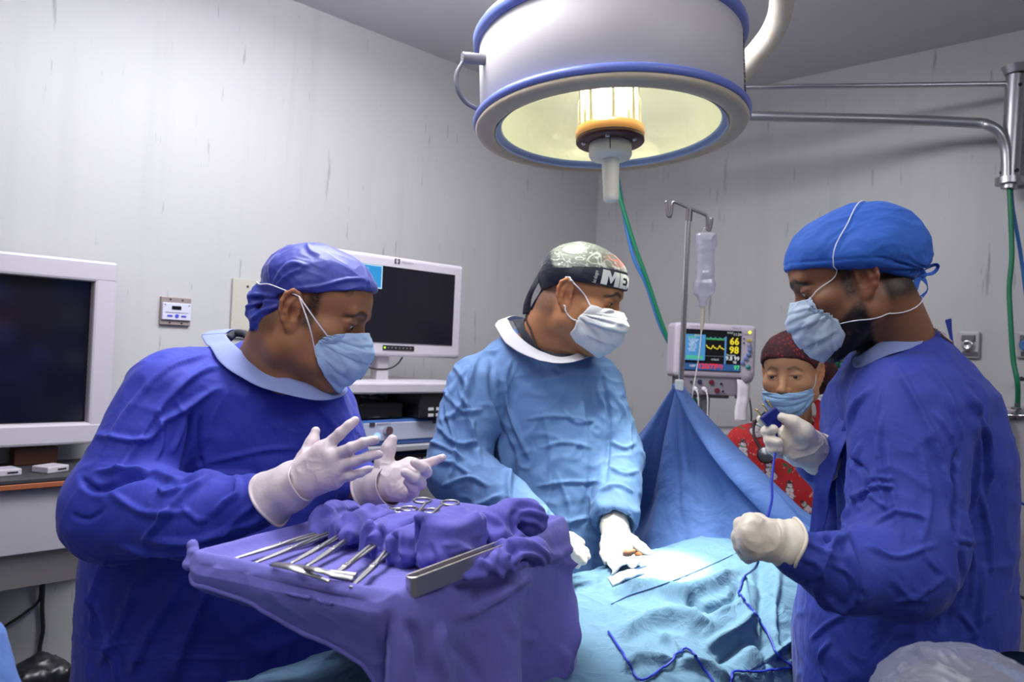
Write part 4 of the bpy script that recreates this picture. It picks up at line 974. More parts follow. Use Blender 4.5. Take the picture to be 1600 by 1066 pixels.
# local angle: 0 = his left ear side (+x), 90 = face; his right side (x<0) is 180
side = 1 if proj(HC.p(1, 0, 0))[2] < proj(HC.p(-1, 0, 0))[2] else -1
def ang(t): return t if side > 0 else 180 - t
def block_letters(name, H, fd, m, parent, th0, th1, z0, z1, zs, off=0.0012):
    """heavy capitals M E X laid on the band cell by cell"""
    def inM(x, y):
        t = abs(x - .5) / .2
        return x < .3 or x > .7 or (0.12 + 0.55 * t <= y <= 0.60 + 0.6 * t)
    def inE(x, y): return x < .42 or y < .24 or y > .76 or (.40 < y < .60 and x < .82)
    def inX(x, y): return abs(x - y) < .24 or abs(x - 1 + y) < .24
    cells = []
    for k, (x0, x1, fn) in enumerate(((0, .44, inM), (.46, .73, inE), (.745, 1.0, inX))):
        nx, ny = int(120 * (x1 - x0)), 40
        for i in range(nx):
            for j in range(ny):
                if fn((i + .5) / nx, (j + .5) / ny): cells.append((x0 + (x1 - x0) * i / nx, x0 + (x1 - x0) * (i + 1) / nx, j / ny, (j + 1) / ny))
    idx = {}; uv = []; Fs = []
    def vid(u, v):
        key = (round(u, 5), round(v, 5))
        if key not in idx: idx[key] = len(uv); uv.append(key)
        return idx[key]
    for a, b, c, d in cells: Fs.append((vid(a, c), vid(b, c), vid(b, d), vid(a, d)))
    U = np.array(uv); th = np.radians(th0 + (th1 - th0) * U[:, 0]); z = z0 + (z1 - z0) * U[:, 1] + zs * U[:, 0]
    D = np.stack([np.cos(th), np.sin(th), np.zeros_like(th)], 1); L = D * 0.15 * np.array([0.8, 1, 1]) + np.stack([0 * z, 0 * z, z], 1)
    for _ in range(40):
        v, g = sample(fd, H.c + H.s * (L @ H.R.T)); L = L - D * np.clip(v - off, -0.02, 0.02)[:, None] * 0.7 / H.s
    return link(name, mesh_np(name, H.c + H.s * (L @ H.R.T), np.array(Fs)), m, parent)
block_letters('printed_letters', HC, bfC, PRINT, bandC, ang(32), ang(92), 0.044, 0.077, 0.004)
wrap_text('printed_letters', 'los abogrn', HC, bfC, PRINT, bandC, ang(22), ang(28), 0.042, 0.070, rot=True)
MASKW = mat('mask_white', srgb(206, 203, 206), rough=0.8, sss=0.06, bump=[(600, 0.08, 2), (40, 0.2, 3)])
maskC, G = mask(pC, HC, fdC, MASKW, [(0, 0.115, -0.004, 0.052, -0.010, 0.062), (0.3, 0.136, -0.030, 0.040, -0.030, 0.068), (0.65, 0.132, -0.070, 0.024, -0.052, 0.066), (0.88, 0.112, -0.100, 0.022, -0.075, 0.060), (1, 0.088, -0.118, 0.040, -0.098, 0.050)], seed=8, pleat=0.004, fold=0.004)
sgn = 0 if proj(G[0, 0])[2] < proj(G[0, -1])[2] else -1
tc_, bc_ = G[1, sgn], G[int(48 * .62), sgn]
strap(maskC, fdC, [tc_, W(914, 462, 1.87), W(902, 448, 1.86), W(891, 438, 1.86)], STRAPM, r=0.0018, off=0.001); strap(maskC, fdC, [bc_, W(892, 498, 1.87), W(884, 486, 1.86), W(882, 478, 1.87)], STRAPM, r=0.0018, off=0.001)
strap(maskC, fdC, [W(891, 438, 1.86), W(884, 433, 1.87), W(876, 434, 1.88), W(871, 440, 1.885)], STRAPM, r=0.0018, off=0.001, n=16)
# hands in the operating field
dh = 1.80
hand(pC, W(960, 822, 1.845), [W(948, 852, 1.80), W(958, 856, 1.79), W(968, 856, 1.785), W(976, 852, 1.79)],
     [[(W(948, 852, 1.80), .010), (W(943, 866, 1.78), .009), (W(948, 878, 1.76), .0075)], [(W(958, 856, 1.79), .010), (W(955, 870, 1.765), .009), (W(959, 882, 1.75), .0075)],
      [(W(968, 856, 1.785), .010), (W(970, 870, 1.765), .009), (W(972, 880, 1.75), .0075)], [(W(976, 852, 1.79), .010), (W(984, 862, 1.77), .009), (W(988, 872, 1.755), .0075)]],
     [(W(970, 832, 1.84), .016), (W(988, 846, 1.81), .012), (W(1002, 856, 1.79), .010), (W(1014, 864, 1.775), .008)], LATEXW, palm_r=0.015, wr_r=0.03, step=0.0024, cuff=[(W(962, 796, 1.885), .024), (W(960, 822, 1.845), .028)])
hand(pC, W(862, 838, 1.70), [W(884, 846, 1.66), W(886, 852, 1.65), W(886, 858, 1.64), W(884, 864, 1.64)],
     [[(W(884, 846, 1.66), .010), (W(902, 852, 1.66), .009), (W(916, 862, 1.66), .0075)], [(W(886, 852, 1.65), .010), (W(904, 860, 1.65), .009), (W(918, 870, 1.65), .0075)],
      [(W(886, 858, 1.64), .010), (W(902, 868, 1.64), .009), (W(912, 878, 1.64), .0075)], [(W(884, 864, 1.64), .009), (W(896, 876, 1.64), .008), (W(902, 884, 1.64), .007)]],
     [(W(872, 838, 1.70), .016), (W(892, 842, 1.70), .012), (W(908, 848, 1.70), .009)], LATEXW, palm_r=0.014, step=0.0026)
# ------------------------------------------------------------------ assistant at the right
GOWN_R = mat('gown_blue', srgb(38, 56, 150), rough=0.75, sheen=0.08, bump=GOWN_BUMP)
CAPR = mat('cap_cotton_blue', srgb(34, 88, 178), rough=0.8, sheen=0.06, bump=[(30, 0.25, 4), (1500, 0.05, 2)])
pR = thing('person', 'assistant in blue gown and bright blue tied cap holding up a small plug', 'person', (W(1400, 900, 1.42)[0], W(1400, 900, 1.42)[1], 0.0))
HR = Head.ear(W(1345, 434, 1.30), -EARS, 160, 20.5, 0, 1.02)
rowsR = [(535, 1390, 1450, 1.42, 0.05), (565, 1345, 1500, 1.42, 0.11), (610, 1308, 1535, 1.43, 0.16), (700, 1300, 1556, 1.44, 0.175), (800, 1294, 1560, 1.45, 0.175), (900, 1262, 1560, 1.45, 0.18), (1000, 1246, 1556, 1.45, 0.18), (1066, 1242, 1550, 1.45, 0.18), (1400, 1240, 1550, 1.45, 0.18)]
SR = rows_loft(rowsR, 0.22)
ar1 = [(W(1430, 620, 1.32), 0.045), (W(1412, 860, 1.235), 0.035), (W(1330, 890, 1.185), 0.026), (W(1228, 850, 1.15), 0.012)]
ar2 = [(W(1345, 640, 1.55), 0.035), (W(1325, 762, 1.54), 0.025), (W(1285, 718, 1.45), 0.014)]
bodyR, fdR = build_body(pR, HR, shrink([s for s in SR if s[0] < 1.36], 0.035), W(1408, 560, 1.42), [ar1, ar2], 'skin', base_paint((0.215, 0.092, 0.048), side=1.5, buzz=0.95, beard=1.2), neck_r=(0.058, 0.068))
eyes(pR, HR, look=(0.0, 1, -0.25))
gr = [(loft(SR), 'u', 0.03),
      (cone(W(1415, 575, 1.42), W(1425, 640, 1.32), 0.07, 0.085), 'u', 0.05), (cone(W(1410, 585, 1.44), W(1350, 650, 1.54), 0.07, 0.07), 'u', 0.04),
      (cone(W(1420, 650, 1.30), W(1412, 850, 1.23), px(88, 1.30), px(82, 1.23)), 'u', 0.022), (cone(W(1412, 850, 1.23), W(1400, 885, 1.21), px(80, 1.23), px(78, 1.21)), 'u', 0.03),
      (cone(W(1390, 890, 1.20), W(1320, 895, 1.175), px(70, 1.20), px(58, 1.175)), 'u', 0.03), (cone(W(1320, 893, 1.175), W(1235, 862, 1.15), px(58, 1.175), px(32, 1.15)), 'u', 0.025),
      (cone(W(1345, 650, 1.55), W(1325, 760, 1.54), px(55, 1.55), px(42, 1.54)), 'u', 0.03), (cone(W(1325, 760, 1.54), W(1288, 722, 1.45), px(45, 1.54), px(40, 1.45)), 'u', 0.03),
      (cone(HR.p(0, -0.022, -0.055), W(1405, 552, 1.42), 0.060, 0.062), 's', 0.012)]
CRR = [([(1345, 690), (1335, 740), (1345, 800)], 6, .008), ([(1380, 640), (1372, 720), (1385, 800)], 6, .006), ([(1440, 700), (1452, 780), (1440, 850)], 7, .006), ([(1350, 850), (1400, 870), (1460, 850)], 6, .006), ([(1360, 820), (1400, 800), (1450, 810)], 5, .005), ([(1300, 880), (1330, 900), (1345, 940)], 5, .008), ([(1250, 870), (1275, 880), (1290, 910)], 5, .007), ([(1400, 940), (1440, 925), (1475, 900)], 5, .006), ([(1505, 800), (1520, 880), (1515, 950)], 6, .008), ([(1530, 660), (1545, 720), (1540, 780)], 5, .006),
       ([(1360, 600), (1330, 650), (1318, 720), (1330, 790)], 7, .009), ([(1400, 570), (1440, 640), (1470, 720), (1488, 800)], 9, .008), ([(1440, 565), (1480, 610), (1505, 690)], 7, .008), ([(1462, 560), (1500, 600), (1528, 650)], 7, .007),
       ([(1375, 600), (1368, 690), (1390, 770)], 6, .005), ([(1385, 690), (1400, 790), (1412, 850)], 7, .005), ([(1320, 710), (1350, 735), (1355, 765), (1340, 790)], 6, -.010), ([(1330, 790), (1358, 762), (1400, 762)], 5, .008), ([(1350, 745), (1400, 748)], 4, .005),
       ([(1355, 770), (1385, 795)], 4, .006), ([(1330, 790), (1320, 830), (1345, 910), (1348, 925)], 8, .010), ([(1345, 925), (1320, 952), (1290, 930)], 6, .008), ([(1228, 848), (1262, 850), (1300, 870)], 5, .007), ([(1275, 905), (1300, 848), (1325, 845)], 7, .012),
       ([(1272, 900), (1278, 930), (1300, 955)], 5, .007), ([(1240, 840), (1265, 836), (1290, 850)], 4, .005), ([(1225, 905), (1250, 912), (1270, 905)], 4, -.005), ([(1432, 830), (1445, 870), (1468, 895)], 4, .006), ([(1500, 700), (1490, 760), (1492, 850)], 9, -.014), ([(1505, 590), (1540, 690), (1548, 760)], 7, .007),
       ([(1498, 850), (1500, 920), (1470, 990)], 8, -.008), ([(1530, 760), (1545, 830), (1550, 900)], 7, .006), ([(1520, 640), (1530, 720), (1520, 800)], 8, .007), ([(1490, 840), (1520, 850)], 5, .009), ([(1500, 955), (1520, 985), (1510, 1000)], 5, .006), ([(1460, 640), (1490, 690), (1500, 740)], 6, .007),
       ([(1262, 1000), (1300, 970), (1320, 960)], 6, .006), ([(1300, 1000), (1280, 1030), (1290, 1066)], 6, .007), ([(1320, 700), (1300, 760), (1300, 830), (1290, 850)], 9, -.020), ([(1284, 700), (1276, 770), (1268, 830)], 6, .008), ([(1540, 880), (1530, 960), (1520, 1030)], 8, .008), ([(1392, 900), (1420, 930), (1450, 935)], 8, .004)]
gownR, gfR = garment('surgical_gown', gr, (0.30, 0.95, 0.2), (1.02, 1.85, 1.5), 0.0042, GOWN_R, pR, zc=0.78, disp=lambda V, N: crease_disp(V, N, crisp(CRR)) + cloth_disp(V, 37, 1.25))
collar(gownR, [W(1434, 500, 1.40), W(1404, 514, 1.355), W(1374, 534, 1.345), W(1348, 552, 1.36), W(1338, 558, 1.42), W(1350, 548, 1.50), W(1400, 520, 1.52), W(1436, 508, 1.46)],
       [W(1474, 536, 1.40), W(1440, 544, 1.33), W(1400, 560, 1.31), W(1362, 580, 1.33), W(1344, 580, 1.42), W(1350, 560, 1.53), W(1400, 530, 1.56), W(1465, 530, 1.48)], gfR, COLLAR, off=0.008)
# necklace of two strands on the collar
for k, (c, rr, mt_) in enumerate((((110, 82, 70), .0022, 'bead_brown'), ((205, 196, 196), .0026, 'bead_white'))):
    P = spline([W(1405, 522 - k, 1.355), W(1428, 509, 1.37), W(1441, 507 - 2 * k, 1.39), W(1452, 514 - 3 * k, 1.375), W(1468, 526 - 4 * k, 1.355), W(1483, 540 - 4 * k, 1.36)], 46); P = push_out(gfR, P, 0.010)
    mb = MB()
    for q in P: mb.lathe(q, (0, 0, 1), [(0.0001, -rr), (rr * .8, -rr * .5), (rr, 0), (rr * .8, rr * .5), (0.0001, rr)], n=8)
    mb.build('necklace', mat(mt_, srgb(*c), rough=0.35), pR)
capR, cfR = cap(pR, HR, [((0, -0.012, 0.046), (0.085, 0.106, 0.083)), ((0, 0.042, 0.048), (0.064, 0.063, 0.064)), ((0, -0.070, 0.030), (0.060, 0.055, 0.050)), ((-0.066, -0.026, 0.036), (0.040, 0.052, 0.038)), ((0.066, -0.026, 0.036), (0.040, 0.052, 0.038))], [(-0.14, -0.036), (-0.08, -0.026), (-0.04, -0.002), (0.0, 0.014), (0.04, 0.034), (0.09, 0.052), (0.13, 0.062)], CAPR, seed=21, amp=1.0, gather=((0, -0.115, -0.015), 0.012, 5.0),
    disp2=lambda L: -0.0016 * np.exp(-((L[:, 2] - np.interp(L[:, 1], [-0.14, -0.08, -0.04, 0, 0.04, 0.09, 0.13], [-0.022, -0.008, 0.016, 0.030, 0.044, 0.062, 0.072])) / 0.0016) ** 2) + 0.0015 * ridge(L * np.array([0.5, 0.5, 1]) * 40, 3, 1.5))
# ties of the cap
kx, ky, kd = 1436, 431, 1.40
TIE = CAPR
MB().lathe(W(1436, 430, 1.395), (1, 0.2, 0.3), [(0.0005, -0.013), (0.007, -0.010), (0.0095, 0), (0.007, 0.010), (0.0005, 0.013)], n=14).build('cap_knot', TIE, capR)
ribbon('cap_tie', [W(1438, 428, 1.40), W(1450, 416, 1.40), W(1464, 411, 1.40), W(1469, 417, 1.405), W(1460, 429, 1.41), W(1440, 432, 1.405)], [W(1440, 424, 1.41), W(1452, 420, 1.41), W(1461, 416, 1.41), W(1463, 418, 1.412), W(1456, 425, 1.417), W(1442, 428, 1.41)], TIE, capR, n=24)
ribbon('cap_tie', [W(1430, 432, 1.375), W(1423, 452, 1.345), W(1418, 466, 1.33), W(1416, 480, 1.325), W(1411, 492, 1.325), W(1410, 502, 1.325)], [W(1440, 434, 1.38), W(1432, 458, 1.355), W(1429, 472, 1.335), W(1427, 486, 1.33), W(1426, 494, 1.33), W(1422, 504, 1.33)], TIE, capR, n=24)
ribbon('cap_tie', [W(1436, 434, 1.39), W(1447, 444, 1.385), W(1446, 454, 1.38), W(1436, 464, 1.355), W(1430, 474, 1.335)], [W(1440, 431, 1.40), W(1447, 438, 1.395), W(1449, 450, 1.39), W(1441, 467, 1.36), W(1428, 468, 1.335)], TIE, capR, n=24)
MASKR = mat('mask_pale_blue', srgb(174, 190, 208), rough=0.8, sss=0.06, bump=[(600, 0.08, 2), (40, 0.2, 3)])
maskR, G = mask(pR, HR, fdR, MASKR, [(0, 0.110, 0.000, 0.074, -0.006, 0.048), (0.3, 0.130, -0.030, 0.064, -0.026, 0.054), (0.65, 0.127, -0.066, 0.050, -0.052, 0.058), (0.9, 0.112, -0.098, 0.048, -0.078, 0.055), (1, 0.092, -0.112, 0.060, -0.094, 0.044)], seed=14, pleat=0.004, fold=0.005)
sgn = 0 if proj(G[0, 0])[2] < proj(G[0, -1])[2] else -1
a_, b_ = G[1, sgn], G[int(48 * .72), sgn]
P = spline([a_, W(1302, 435, 1.33), W(1311, 410, 1.33), W(1330, 365, 1.335), W(1352, 334, 1.37), W(1368, 324, 1.42)], 44); P = push_out(cfR, push_out(fdR, P, 0.0025), 0.004)
MB().tube(P, 0.0009, n=6).build('strap', STRAPM, maskR)
P = spline([b_, W(1350, 497, 1.30), W(1382, 487, 1.31), W(1412, 476, 1.36), W(1428, 472, 1.40)], 40); P = push_out(fdR, P, 0.0025)
MB().tube(P, 0.0009, n=6).build('strap', STRAPM, maskR)
ribbon('gown_flap', [W(1338, 618, 1.42), W(1300, 672, 1.41), W(1279, 730, 1.40), W(1268, 790, 1.40), W(1260, 852, 1.40), W(1252, 905, 1.41)], [W(1350, 636, 1.38), W(1322, 690, 1.365), W(1304, 740, 1.365), W(1292, 800, 1.37), W(1284, 855, 1.38), W(1280, 905, 1.39)], GOWN_R, gownR, n=40, w=10, wav=0.003, thick=0.003)
# gown ties at the back
ribbon('gown_tie', [W(1476, 500, 1.42), W(1482, 520, 1.42), W(1487, 543, 1.42), W(1495, 552, 1.42)], [W(1487, 497, 1.42), W(1488, 520, 1.42), W(1491, 540, 1.42), W(1500, 548, 1.42)], GOWN_R, gownR)
MB().tube(spline([W(1530, 618, 1.42), W(1545, 604, 1.42), W(1554, 612, 1.42), W(1546, 624, 1.42), W(1534, 624, 1.42)], 24), 0.0042, n=8, flat=0.6).build('gown_tie', GOWN_R, gownR)
MB().tube(spline([W(1540, 720, 1.40), W(1552, 726, 1.40), W(1562, 742, 1.39), W(1575, 764, 1.38), (W(1590, 782, 1.38)), W(1603, 790, 1.38)], 30), 0.0048, n=8, flat=0.5).build('gown_tie', GOWN_R, gownR)
MB().tube(spline([W(1538, 715, 1.42), W(1548, 716, 1.42), W(1553, 724, 1.42), W(1546, 722, 1.42)], 14), 0.004, n=8, flat=0.5).build('gown_tie', GOWN_R, gownR)
ribbon('gown_tie', [W(1545, 862, 1.42), W(1562, 868, 1.42), W(1578, 880, 1.42)], [W(1545, 872, 1.42), W(1560, 878, 1.42), W(1574, 882, 1.42)], GOWN_R, gownR)
# near hand: a loose fist
hand(pR, W(1212, 846, 1.15), [W(1176, 818, 1.125), W(1170, 832, 1.12), W(1171, 846, 1.12), W(1176, 859, 1.125)],
     [[(W(1176, 818, 1.125), .0115), (W(1158, 820, 1.145), .0105), (W(1156, 830, 1.175), .0095), (W(1170, 834, 1.19), .008)], [(W(1170, 833, 1.12), .0118), (W(1154, 838, 1.142), .0105), (W(1156, 846, 1.17), .0095), (W(1170, 848, 1.18), .008)],
      [(W(1171, 847, 1.12), .0115), (W(1157, 853, 1.142), .0100), (W(1160, 860, 1.168), .009), (W(1173, 861, 1.178), .008)], [(W(1177, 860, 1.125), .0105), (W(1165, 867, 1.145), .0090), (W(1169, 872, 1.168), .008), (W(1180, 870, 1.175), .007)]],
     [(W(1200, 832, 1.16), .014), (W(1184, 816, 1.172), .011), (W(1170, 814, 1.182), .009), (W(1160, 818, 1.19), .0075)], LATEXW, palm_r=0.0115, heel=[cone(W(1208, 852, 1.145), W(1184, 853, 1.135), .020, .014), cone(W(1208, 838, 1.145), W(1180, 828, 1.135), .020, .014)])
cuff_ring(pR, W(1240, 851, 1.15), W(1204, 844, 1.15), px(38, 1.15), px(32, 1.15), LATEXW, waves=3)
# raised hand holding the plug
d3 = 1.42
hand(pR, W(1272, 705, d3), [W(1240, 668, 1.40), W(1236, 684, 1.41), W(1238, 700, 1.42), W(1244, 714, 1.43)],
     [[(W(1238, 680, 1.44), .011), (W(1210, 668, 1.45), .0085), (W(1196, 664, 1.44), .0078), (W(1188, 655, 1.43), .0068)],
      [(W(1236, 684, 1.43), .011), (W(1208, 680, 1.425), .0098), (W(1198, 674, 1.405), .0100), (W(1208, 671, 1.39), .0088)],
      [(W(1238, 700, 1.43), .011), (W(1210, 695, 1.42), .0095), (W(1202, 688, 1.40), .0098), (W(1216, 691, 1.385), .0085)],
      [(W(1244, 712, 1.43), .010), (W(1214, 708, 1.42), .0088), (W(1205, 702, 1.40), .0090), (W(1217, 702, 1.388), .0075)]],
     [(W(1272, 695, 1.40), .020), (W(1256, 674, 1.385), .0150), (W(1240, 660, 1.385), .0105), (W(1221, 652, 1.39), .0080)], LATEXW, palm_r=0.015, heel=[cone(W(1268, 712, 1.42), W(1240, 708, 1.41), .022, .016), cone(W(1268, 695, 1.41), W(1242, 690, 1.405), .024, .014)], wr_r=0.03)
cuff_ring(pR, W(1292, 722, 1.445), W(1268, 702, 1.42), px(33, 1.44), px(30, 1.42), LATEXW, waves=3)
# ------------------------------------------------------------------ woman in the red scrub top
RED = (0.46, 0.012, 0.016)
def in_ell(P, c, r): return (((P - np.array(c)) / np.array(r)) ** 2).sum(1) < 1
def scrub_paint(V, N):
    """snowmen, holly, canes and flakes on red, laid out over the cloth in metres"""
    n = len(V); c = np.tile(np.array(RED), (n, 1)); side = V @ np.array([0.97, 0.24, 0.0]) + 0.25 * N[:, 0] * 0.05; P = np.stack([side, V[:, 2]], 1)
    cell = 0.050; g = np.floor(P / cell).astype(int)
    wob = noise(V * 160, 5)
    for dx in (-1, 0, 1):
        for dy in (-1, 0, 1):
            G = g + np.array([dx, dy]); h1 = _hash(G[:, 0], G[:, 1], G[:, 0] * 0, 3); h2 = _hash(G[:, 0], G[:, 1], G[:, 0] * 0, 4); h3 = _hash(G[:, 0], G[:, 1], G[:, 0] * 0, 5); h4 = _hash(G[:, 0], G[:, 1], G[:, 0] * 0, 6)
            C = (G + 0.5 + 0.30 * (np.stack([h1, h2], 1) - 0.5)) * cell; r = P - C; th = (h3 - 0.5) * 1.6; R = np.stack([r[:, 0] * np.cos(th) + r[:, 1] * np.sin(th), -r[:, 0] * np.sin(th) + r[:, 1] * np.cos(th)], 1) / 1.18
            sn = ((G[:, 0] + G[:, 1]) % 2 == 0)
            body = in_ell(R, (0, -0.010), (0.0105, 0.0095)) | in_ell(R, (0, 0.003), (0.0080, 0.0072)) | in_ell(R, (0, 0.0135), (0.0058, 0.0056))
            edge = in_ell(R, (0, -0.010), (0.0125, 0.0115)) | in_ell(R, (0, 0.003), (0.0098, 0.0088)) | in_ell(R, (0, 0.0135), (0.0074, 0.0072))
            hat = (np.abs(R[:, 0]) < 0.0042) & (np.abs(R[:, 1] - 0.0215) < 0.0035) | (np.abs(R[:, 0]) < 0.0075) & (np.abs(R[:, 1] - 0.0182) < 0.0010)
            c[sn & edge] = (0.10, 0.03, 0.05); c[sn & body] = (0.62, 0.55, 0.60); c[sn & hat] = (0.03, 0.02, 0.03)
            eye_ = in_ell(R, (-0.002, 0.0145), (0.0009, 0.0009)) | in_ell(R, (0.002, 0.0145), (0.0009, 0.0009)) | in_ell(R, (0, 0.004), (0.001, 0.001)) | in_ell(R, (0, 0.0), (0.001, 0.001)) | in_ell(R, (0, -0.008), (0.0012, 0.0012)); c[sn & eye_] = (0.02, 0.02, 0.03)
            sc_ = (np.abs(R[:, 1] - 0.0085) < 0.0014) & (np.abs(R[:, 0]) < 0.0062); c[sn & sc_] = (0.05, 0.16, 0.07)
            k = h4
            holly = in_ell(R, (-0.006, 0.004), (0.008, 0.0032)) | in_ell(R, (0.006, -0.002), (0.0032, 0.008)); c[~sn & (k < 0.35) & holly] = (0.03, 0.13, 0.05)
            rad = np.linalg.norm(R, axis=1); an = np.arctan2(R[:, 1], R[:, 0])
            fl = (rad < 0.010) & (np.abs(np.sin(an * 3)) < 0.0016 / np.maximum(rad, 0.0016)); c[~sn & (k >= 0.35) & (k < 0.68) & fl] = (0.60, 0.42, 0.46)
            cane = ((np.abs(R[:, 0] - 0.004) < 0.0013) & (np.abs(R[:, 1] + 0.002) < 0.010)) | ((np.abs(np.hypot(R[:, 0], R[:, 1] - 0.008) - 0.004) < 0.0013) & (R[:, 1] > 0.008)); c[~sn & (k >= 0.68) & cane] = (0.62, 0.38, 0.40)
    dots = noise(V * 240, 9) > 0.90; c[dots] = c[dots] * 0.4 + np.array([0.6, 0.45, 0.48]) * 0.6
    return c
SCRUB = mat('scrub_print', RED, rough=0.8, attr=True, bump=[(30, 0.3, 4)])
pW = thing('person', 'woman in red snowman print scrub top and dark patterned cap behind the blue screen', 'person', (W(1240, 900, 2.28)[0], W(1240, 900, 2.28)[1], 0.0))
HW = Head(W(1236, 586, 2.20), -122, 7, 3, 0.94)
rowsW = [(648, 1205, 1262, 2.30, 0.05), (668, 1170, 1296, 2.30, 0.08), (700, 1150, 1316, 2.30, 0.11), (760, 1152, 1312, 2.29, 0.125), (860, 1150, 1310, 2.28, 0.13), (1200, 1140, 1320, 2.28, 0.16)]
SW = rows_loft(rowsW, 0.35)
bodyW, fdW = build_body(pW, HW, shrink([s for s in SW if s[0] < 1.24], 0.03), W(1236, 668, 2.30), [[(W(1163, 700, 2.30), 0.035), (W(1150, 830, 2.22), 0.03)], [(W(1305, 700, 2.32), 0.035), (W(1325, 830, 2.28), 0.03)]], 'skin', base_paint((0.56, 0.29, 0.155), brow=0.45, hair=(0.03, 0.02, 0.016)), fem=True, neck_r=(0.050, 0.058))
eyes(pW, HW, look=(0.0, 1, -0.22))
gw = [(loft(SW), 'u', 0.03), (cone(W(1222, 676, 2.31), W(1170, 695, 2.30), 0.045, 0.055), 'u', 0.04), (cone(W(1250, 676, 2.32), W(1300, 695, 2.32), 0.045, 0.055), 'u', 0.04),
      (cone(W(1168, 700, 2.30), W(1150, 800, 2.24), 0.055, 0.05), 'u', 0.03), (cone(W(1302, 700, 2.32), W(1325, 800, 2.28), 0.055, 0.05), 'u', 0.03),
      (cone(HW.p(0, -0.022, -0.055), W(1236, 668, 2.29), 0.054, 0.056), 's', 0.01), (cone(W(1232, 650, 2.18), W(1228, 686, 2.19), 0.030, 0.012), 's', 0.006)]
gownW, gfW = garment('scrub_top', gw, (0.55, 1.95, 0.35), (1.15, 2.65, 1.4), 0.0030, SCRUB, pW, zc=0.9, disp=lambda V, N: cloth_disp(V, 51, 0.7), color=scrub_paint)
# open red collar
RC = mat('red_trim', (0.50, 0.012, 0.018), rough=0.75)
ribbon('collar', [W(1268, 622, 2.22), W(1276, 640, 2.19), W(1270, 665, 2.165), W(1255, 690, 2.155)], [W(1280, 625, 2.24), W(1290, 645, 2.20), W(1284, 668, 2.17), W(1262, 694, 2.155)], RC, gownW, thick=0.004)
ribbon('collar', [W(1198, 650, 2.20), W(1206, 668, 2.17), W(1226, 690, 2.155)], [W(1190, 652, 2.22), W(1196, 672, 2.18), W(1220, 696, 2.155)], RC, gownW, thick=0.004)
# stethoscope disc hanging on her chest
q = W(1197, 711, 2.13); v = CAM - q; v /= np.linalg.norm(v)
q = push_out(gfW, [q], 0.004)[0]
st = thing('stethoscope', 'small round grey stethoscope head lying on the red scrub top', 'stethoscope', q)
MB().lathe(q, v, [(0.001, 0.012), (0.014, 0.011), (0.020, 0.008), (0.0215, 0.0), (0.020, -0.006), (0.001, -0.007)], n=28).build('chest_piece', mat('steth_metal', srgb(150, 152, 158), rough=0.3, metal=0.8), st)
MB().lathe(q, v, [(0.0205, 0.006), (0.0235, 0.004), (0.0235, -0.004), (0.0205, -0.006)], n=28).build('rim', mat('black_rubber', (0.015, 0.015, 0.017), rough=0.5), st)
P = push_out(gfW, spline([q, W(1188, 700, 2.16), W(1178, 680, 2.19), W(1180, 660, 2.24), W(1195, 645, 2.30)], 30), 0.005)
MB().tube(P, 0.004, n=8).build('tube', mat('black_rubber', (0.015, 0.015, 0.017), rough=0.5), st)
def capw_paint(L, N):
    c = np.tile(np.array((0.050, 0.010, 0.016)), (len(L), 1)); q = L @ rotm((0, 1, 0), -25).T
    rows = np.floor(q[:, 2] / 0.013); stripe = np.abs((q[:, 2] / 0.013) % 1 - 0.5) < 0.28
    glyph = (noise(np.stack([q[:, 0] * 420, rows * 7.7, q[:, 1] * 300], 1), 3) > 0.62) & (noise(np.stack([q[:, 0] * 45, rows * 3.1, q[:, 1] * 30], 1), 8) > 0.44)
    c[stripe & glyph] = (0.30, 0.014, 0.026); return c
CAPW = mat('dark_print_cap', (0.05, 0.01, 0.02), rough=0.8, attr=True, bump=[(40, 0.2, 3)])
capW, cfW = cap(pW, HW, [((0, -0.006, 0.046), (0.080, 0.100, 0.086)), ((0, 0.046, 0.052), (0.066, 0.058, 0.062))], [(-0.14, -0.05), (-0.06, -0.03), (-0.02, 0.000), (0.01, 0.018), (0.05, 0.040), (0.09, 0.060), (0.13, 0.064)], CAPW, seed=41, amp=0.9, color=capw_paint, ext=0.20, step=0.0022,
    extra=[(cone(W(1272, 575, 2.26), W(1285, 590, 2.29), 0.055, 0.045), 0.02), (cone(W(1283, 590, 2.28), W(1270, 612, 2.28), 0.038, 0.018), 0.015)])
maskW, G = mask(pW, HW, fdW, mat('mask_light_blue', srgb(156, 192, 228), rough=0.8, sss=0.06, bump=[(40, 0.2, 3)]), [(0, 0.120, -0.038, 0.050, -0.030, 0.064), (0.3, 0.124, -0.055, 0.046, -0.044, 0.068), (0.65, 0.118, -0.085, 0.046, -0.064, 0.065), (0.88, 0.104, -0.106, 0.050, -0.078, 0.056), (1, 0.088, -0.114, 0.052, -0.084, 0.050)], seed=5, pleat=0.003, fold=0.006)
strap(maskW, fdW, [G[2, 0] if proj(G[2, 0])[0] > proj(G[2, -1])[0] else G[2, -1], W(1268, 588, 2.17), W(1274, 570, 2.17), W(1276, 550, 2.18), W(1270, 535, 2.17)], STRAPM, r=0.0011)
q = W(1275, 602, 2.19); MB().lathe(q, (0, 0, 1), [(0.0003, -0.004), (0.003, 0), (0.0003, 0.004)], n=10).build('earring', mat('steel', (0.62, 0.62, 0.64), rough=0.25, metal=1.0), pW)
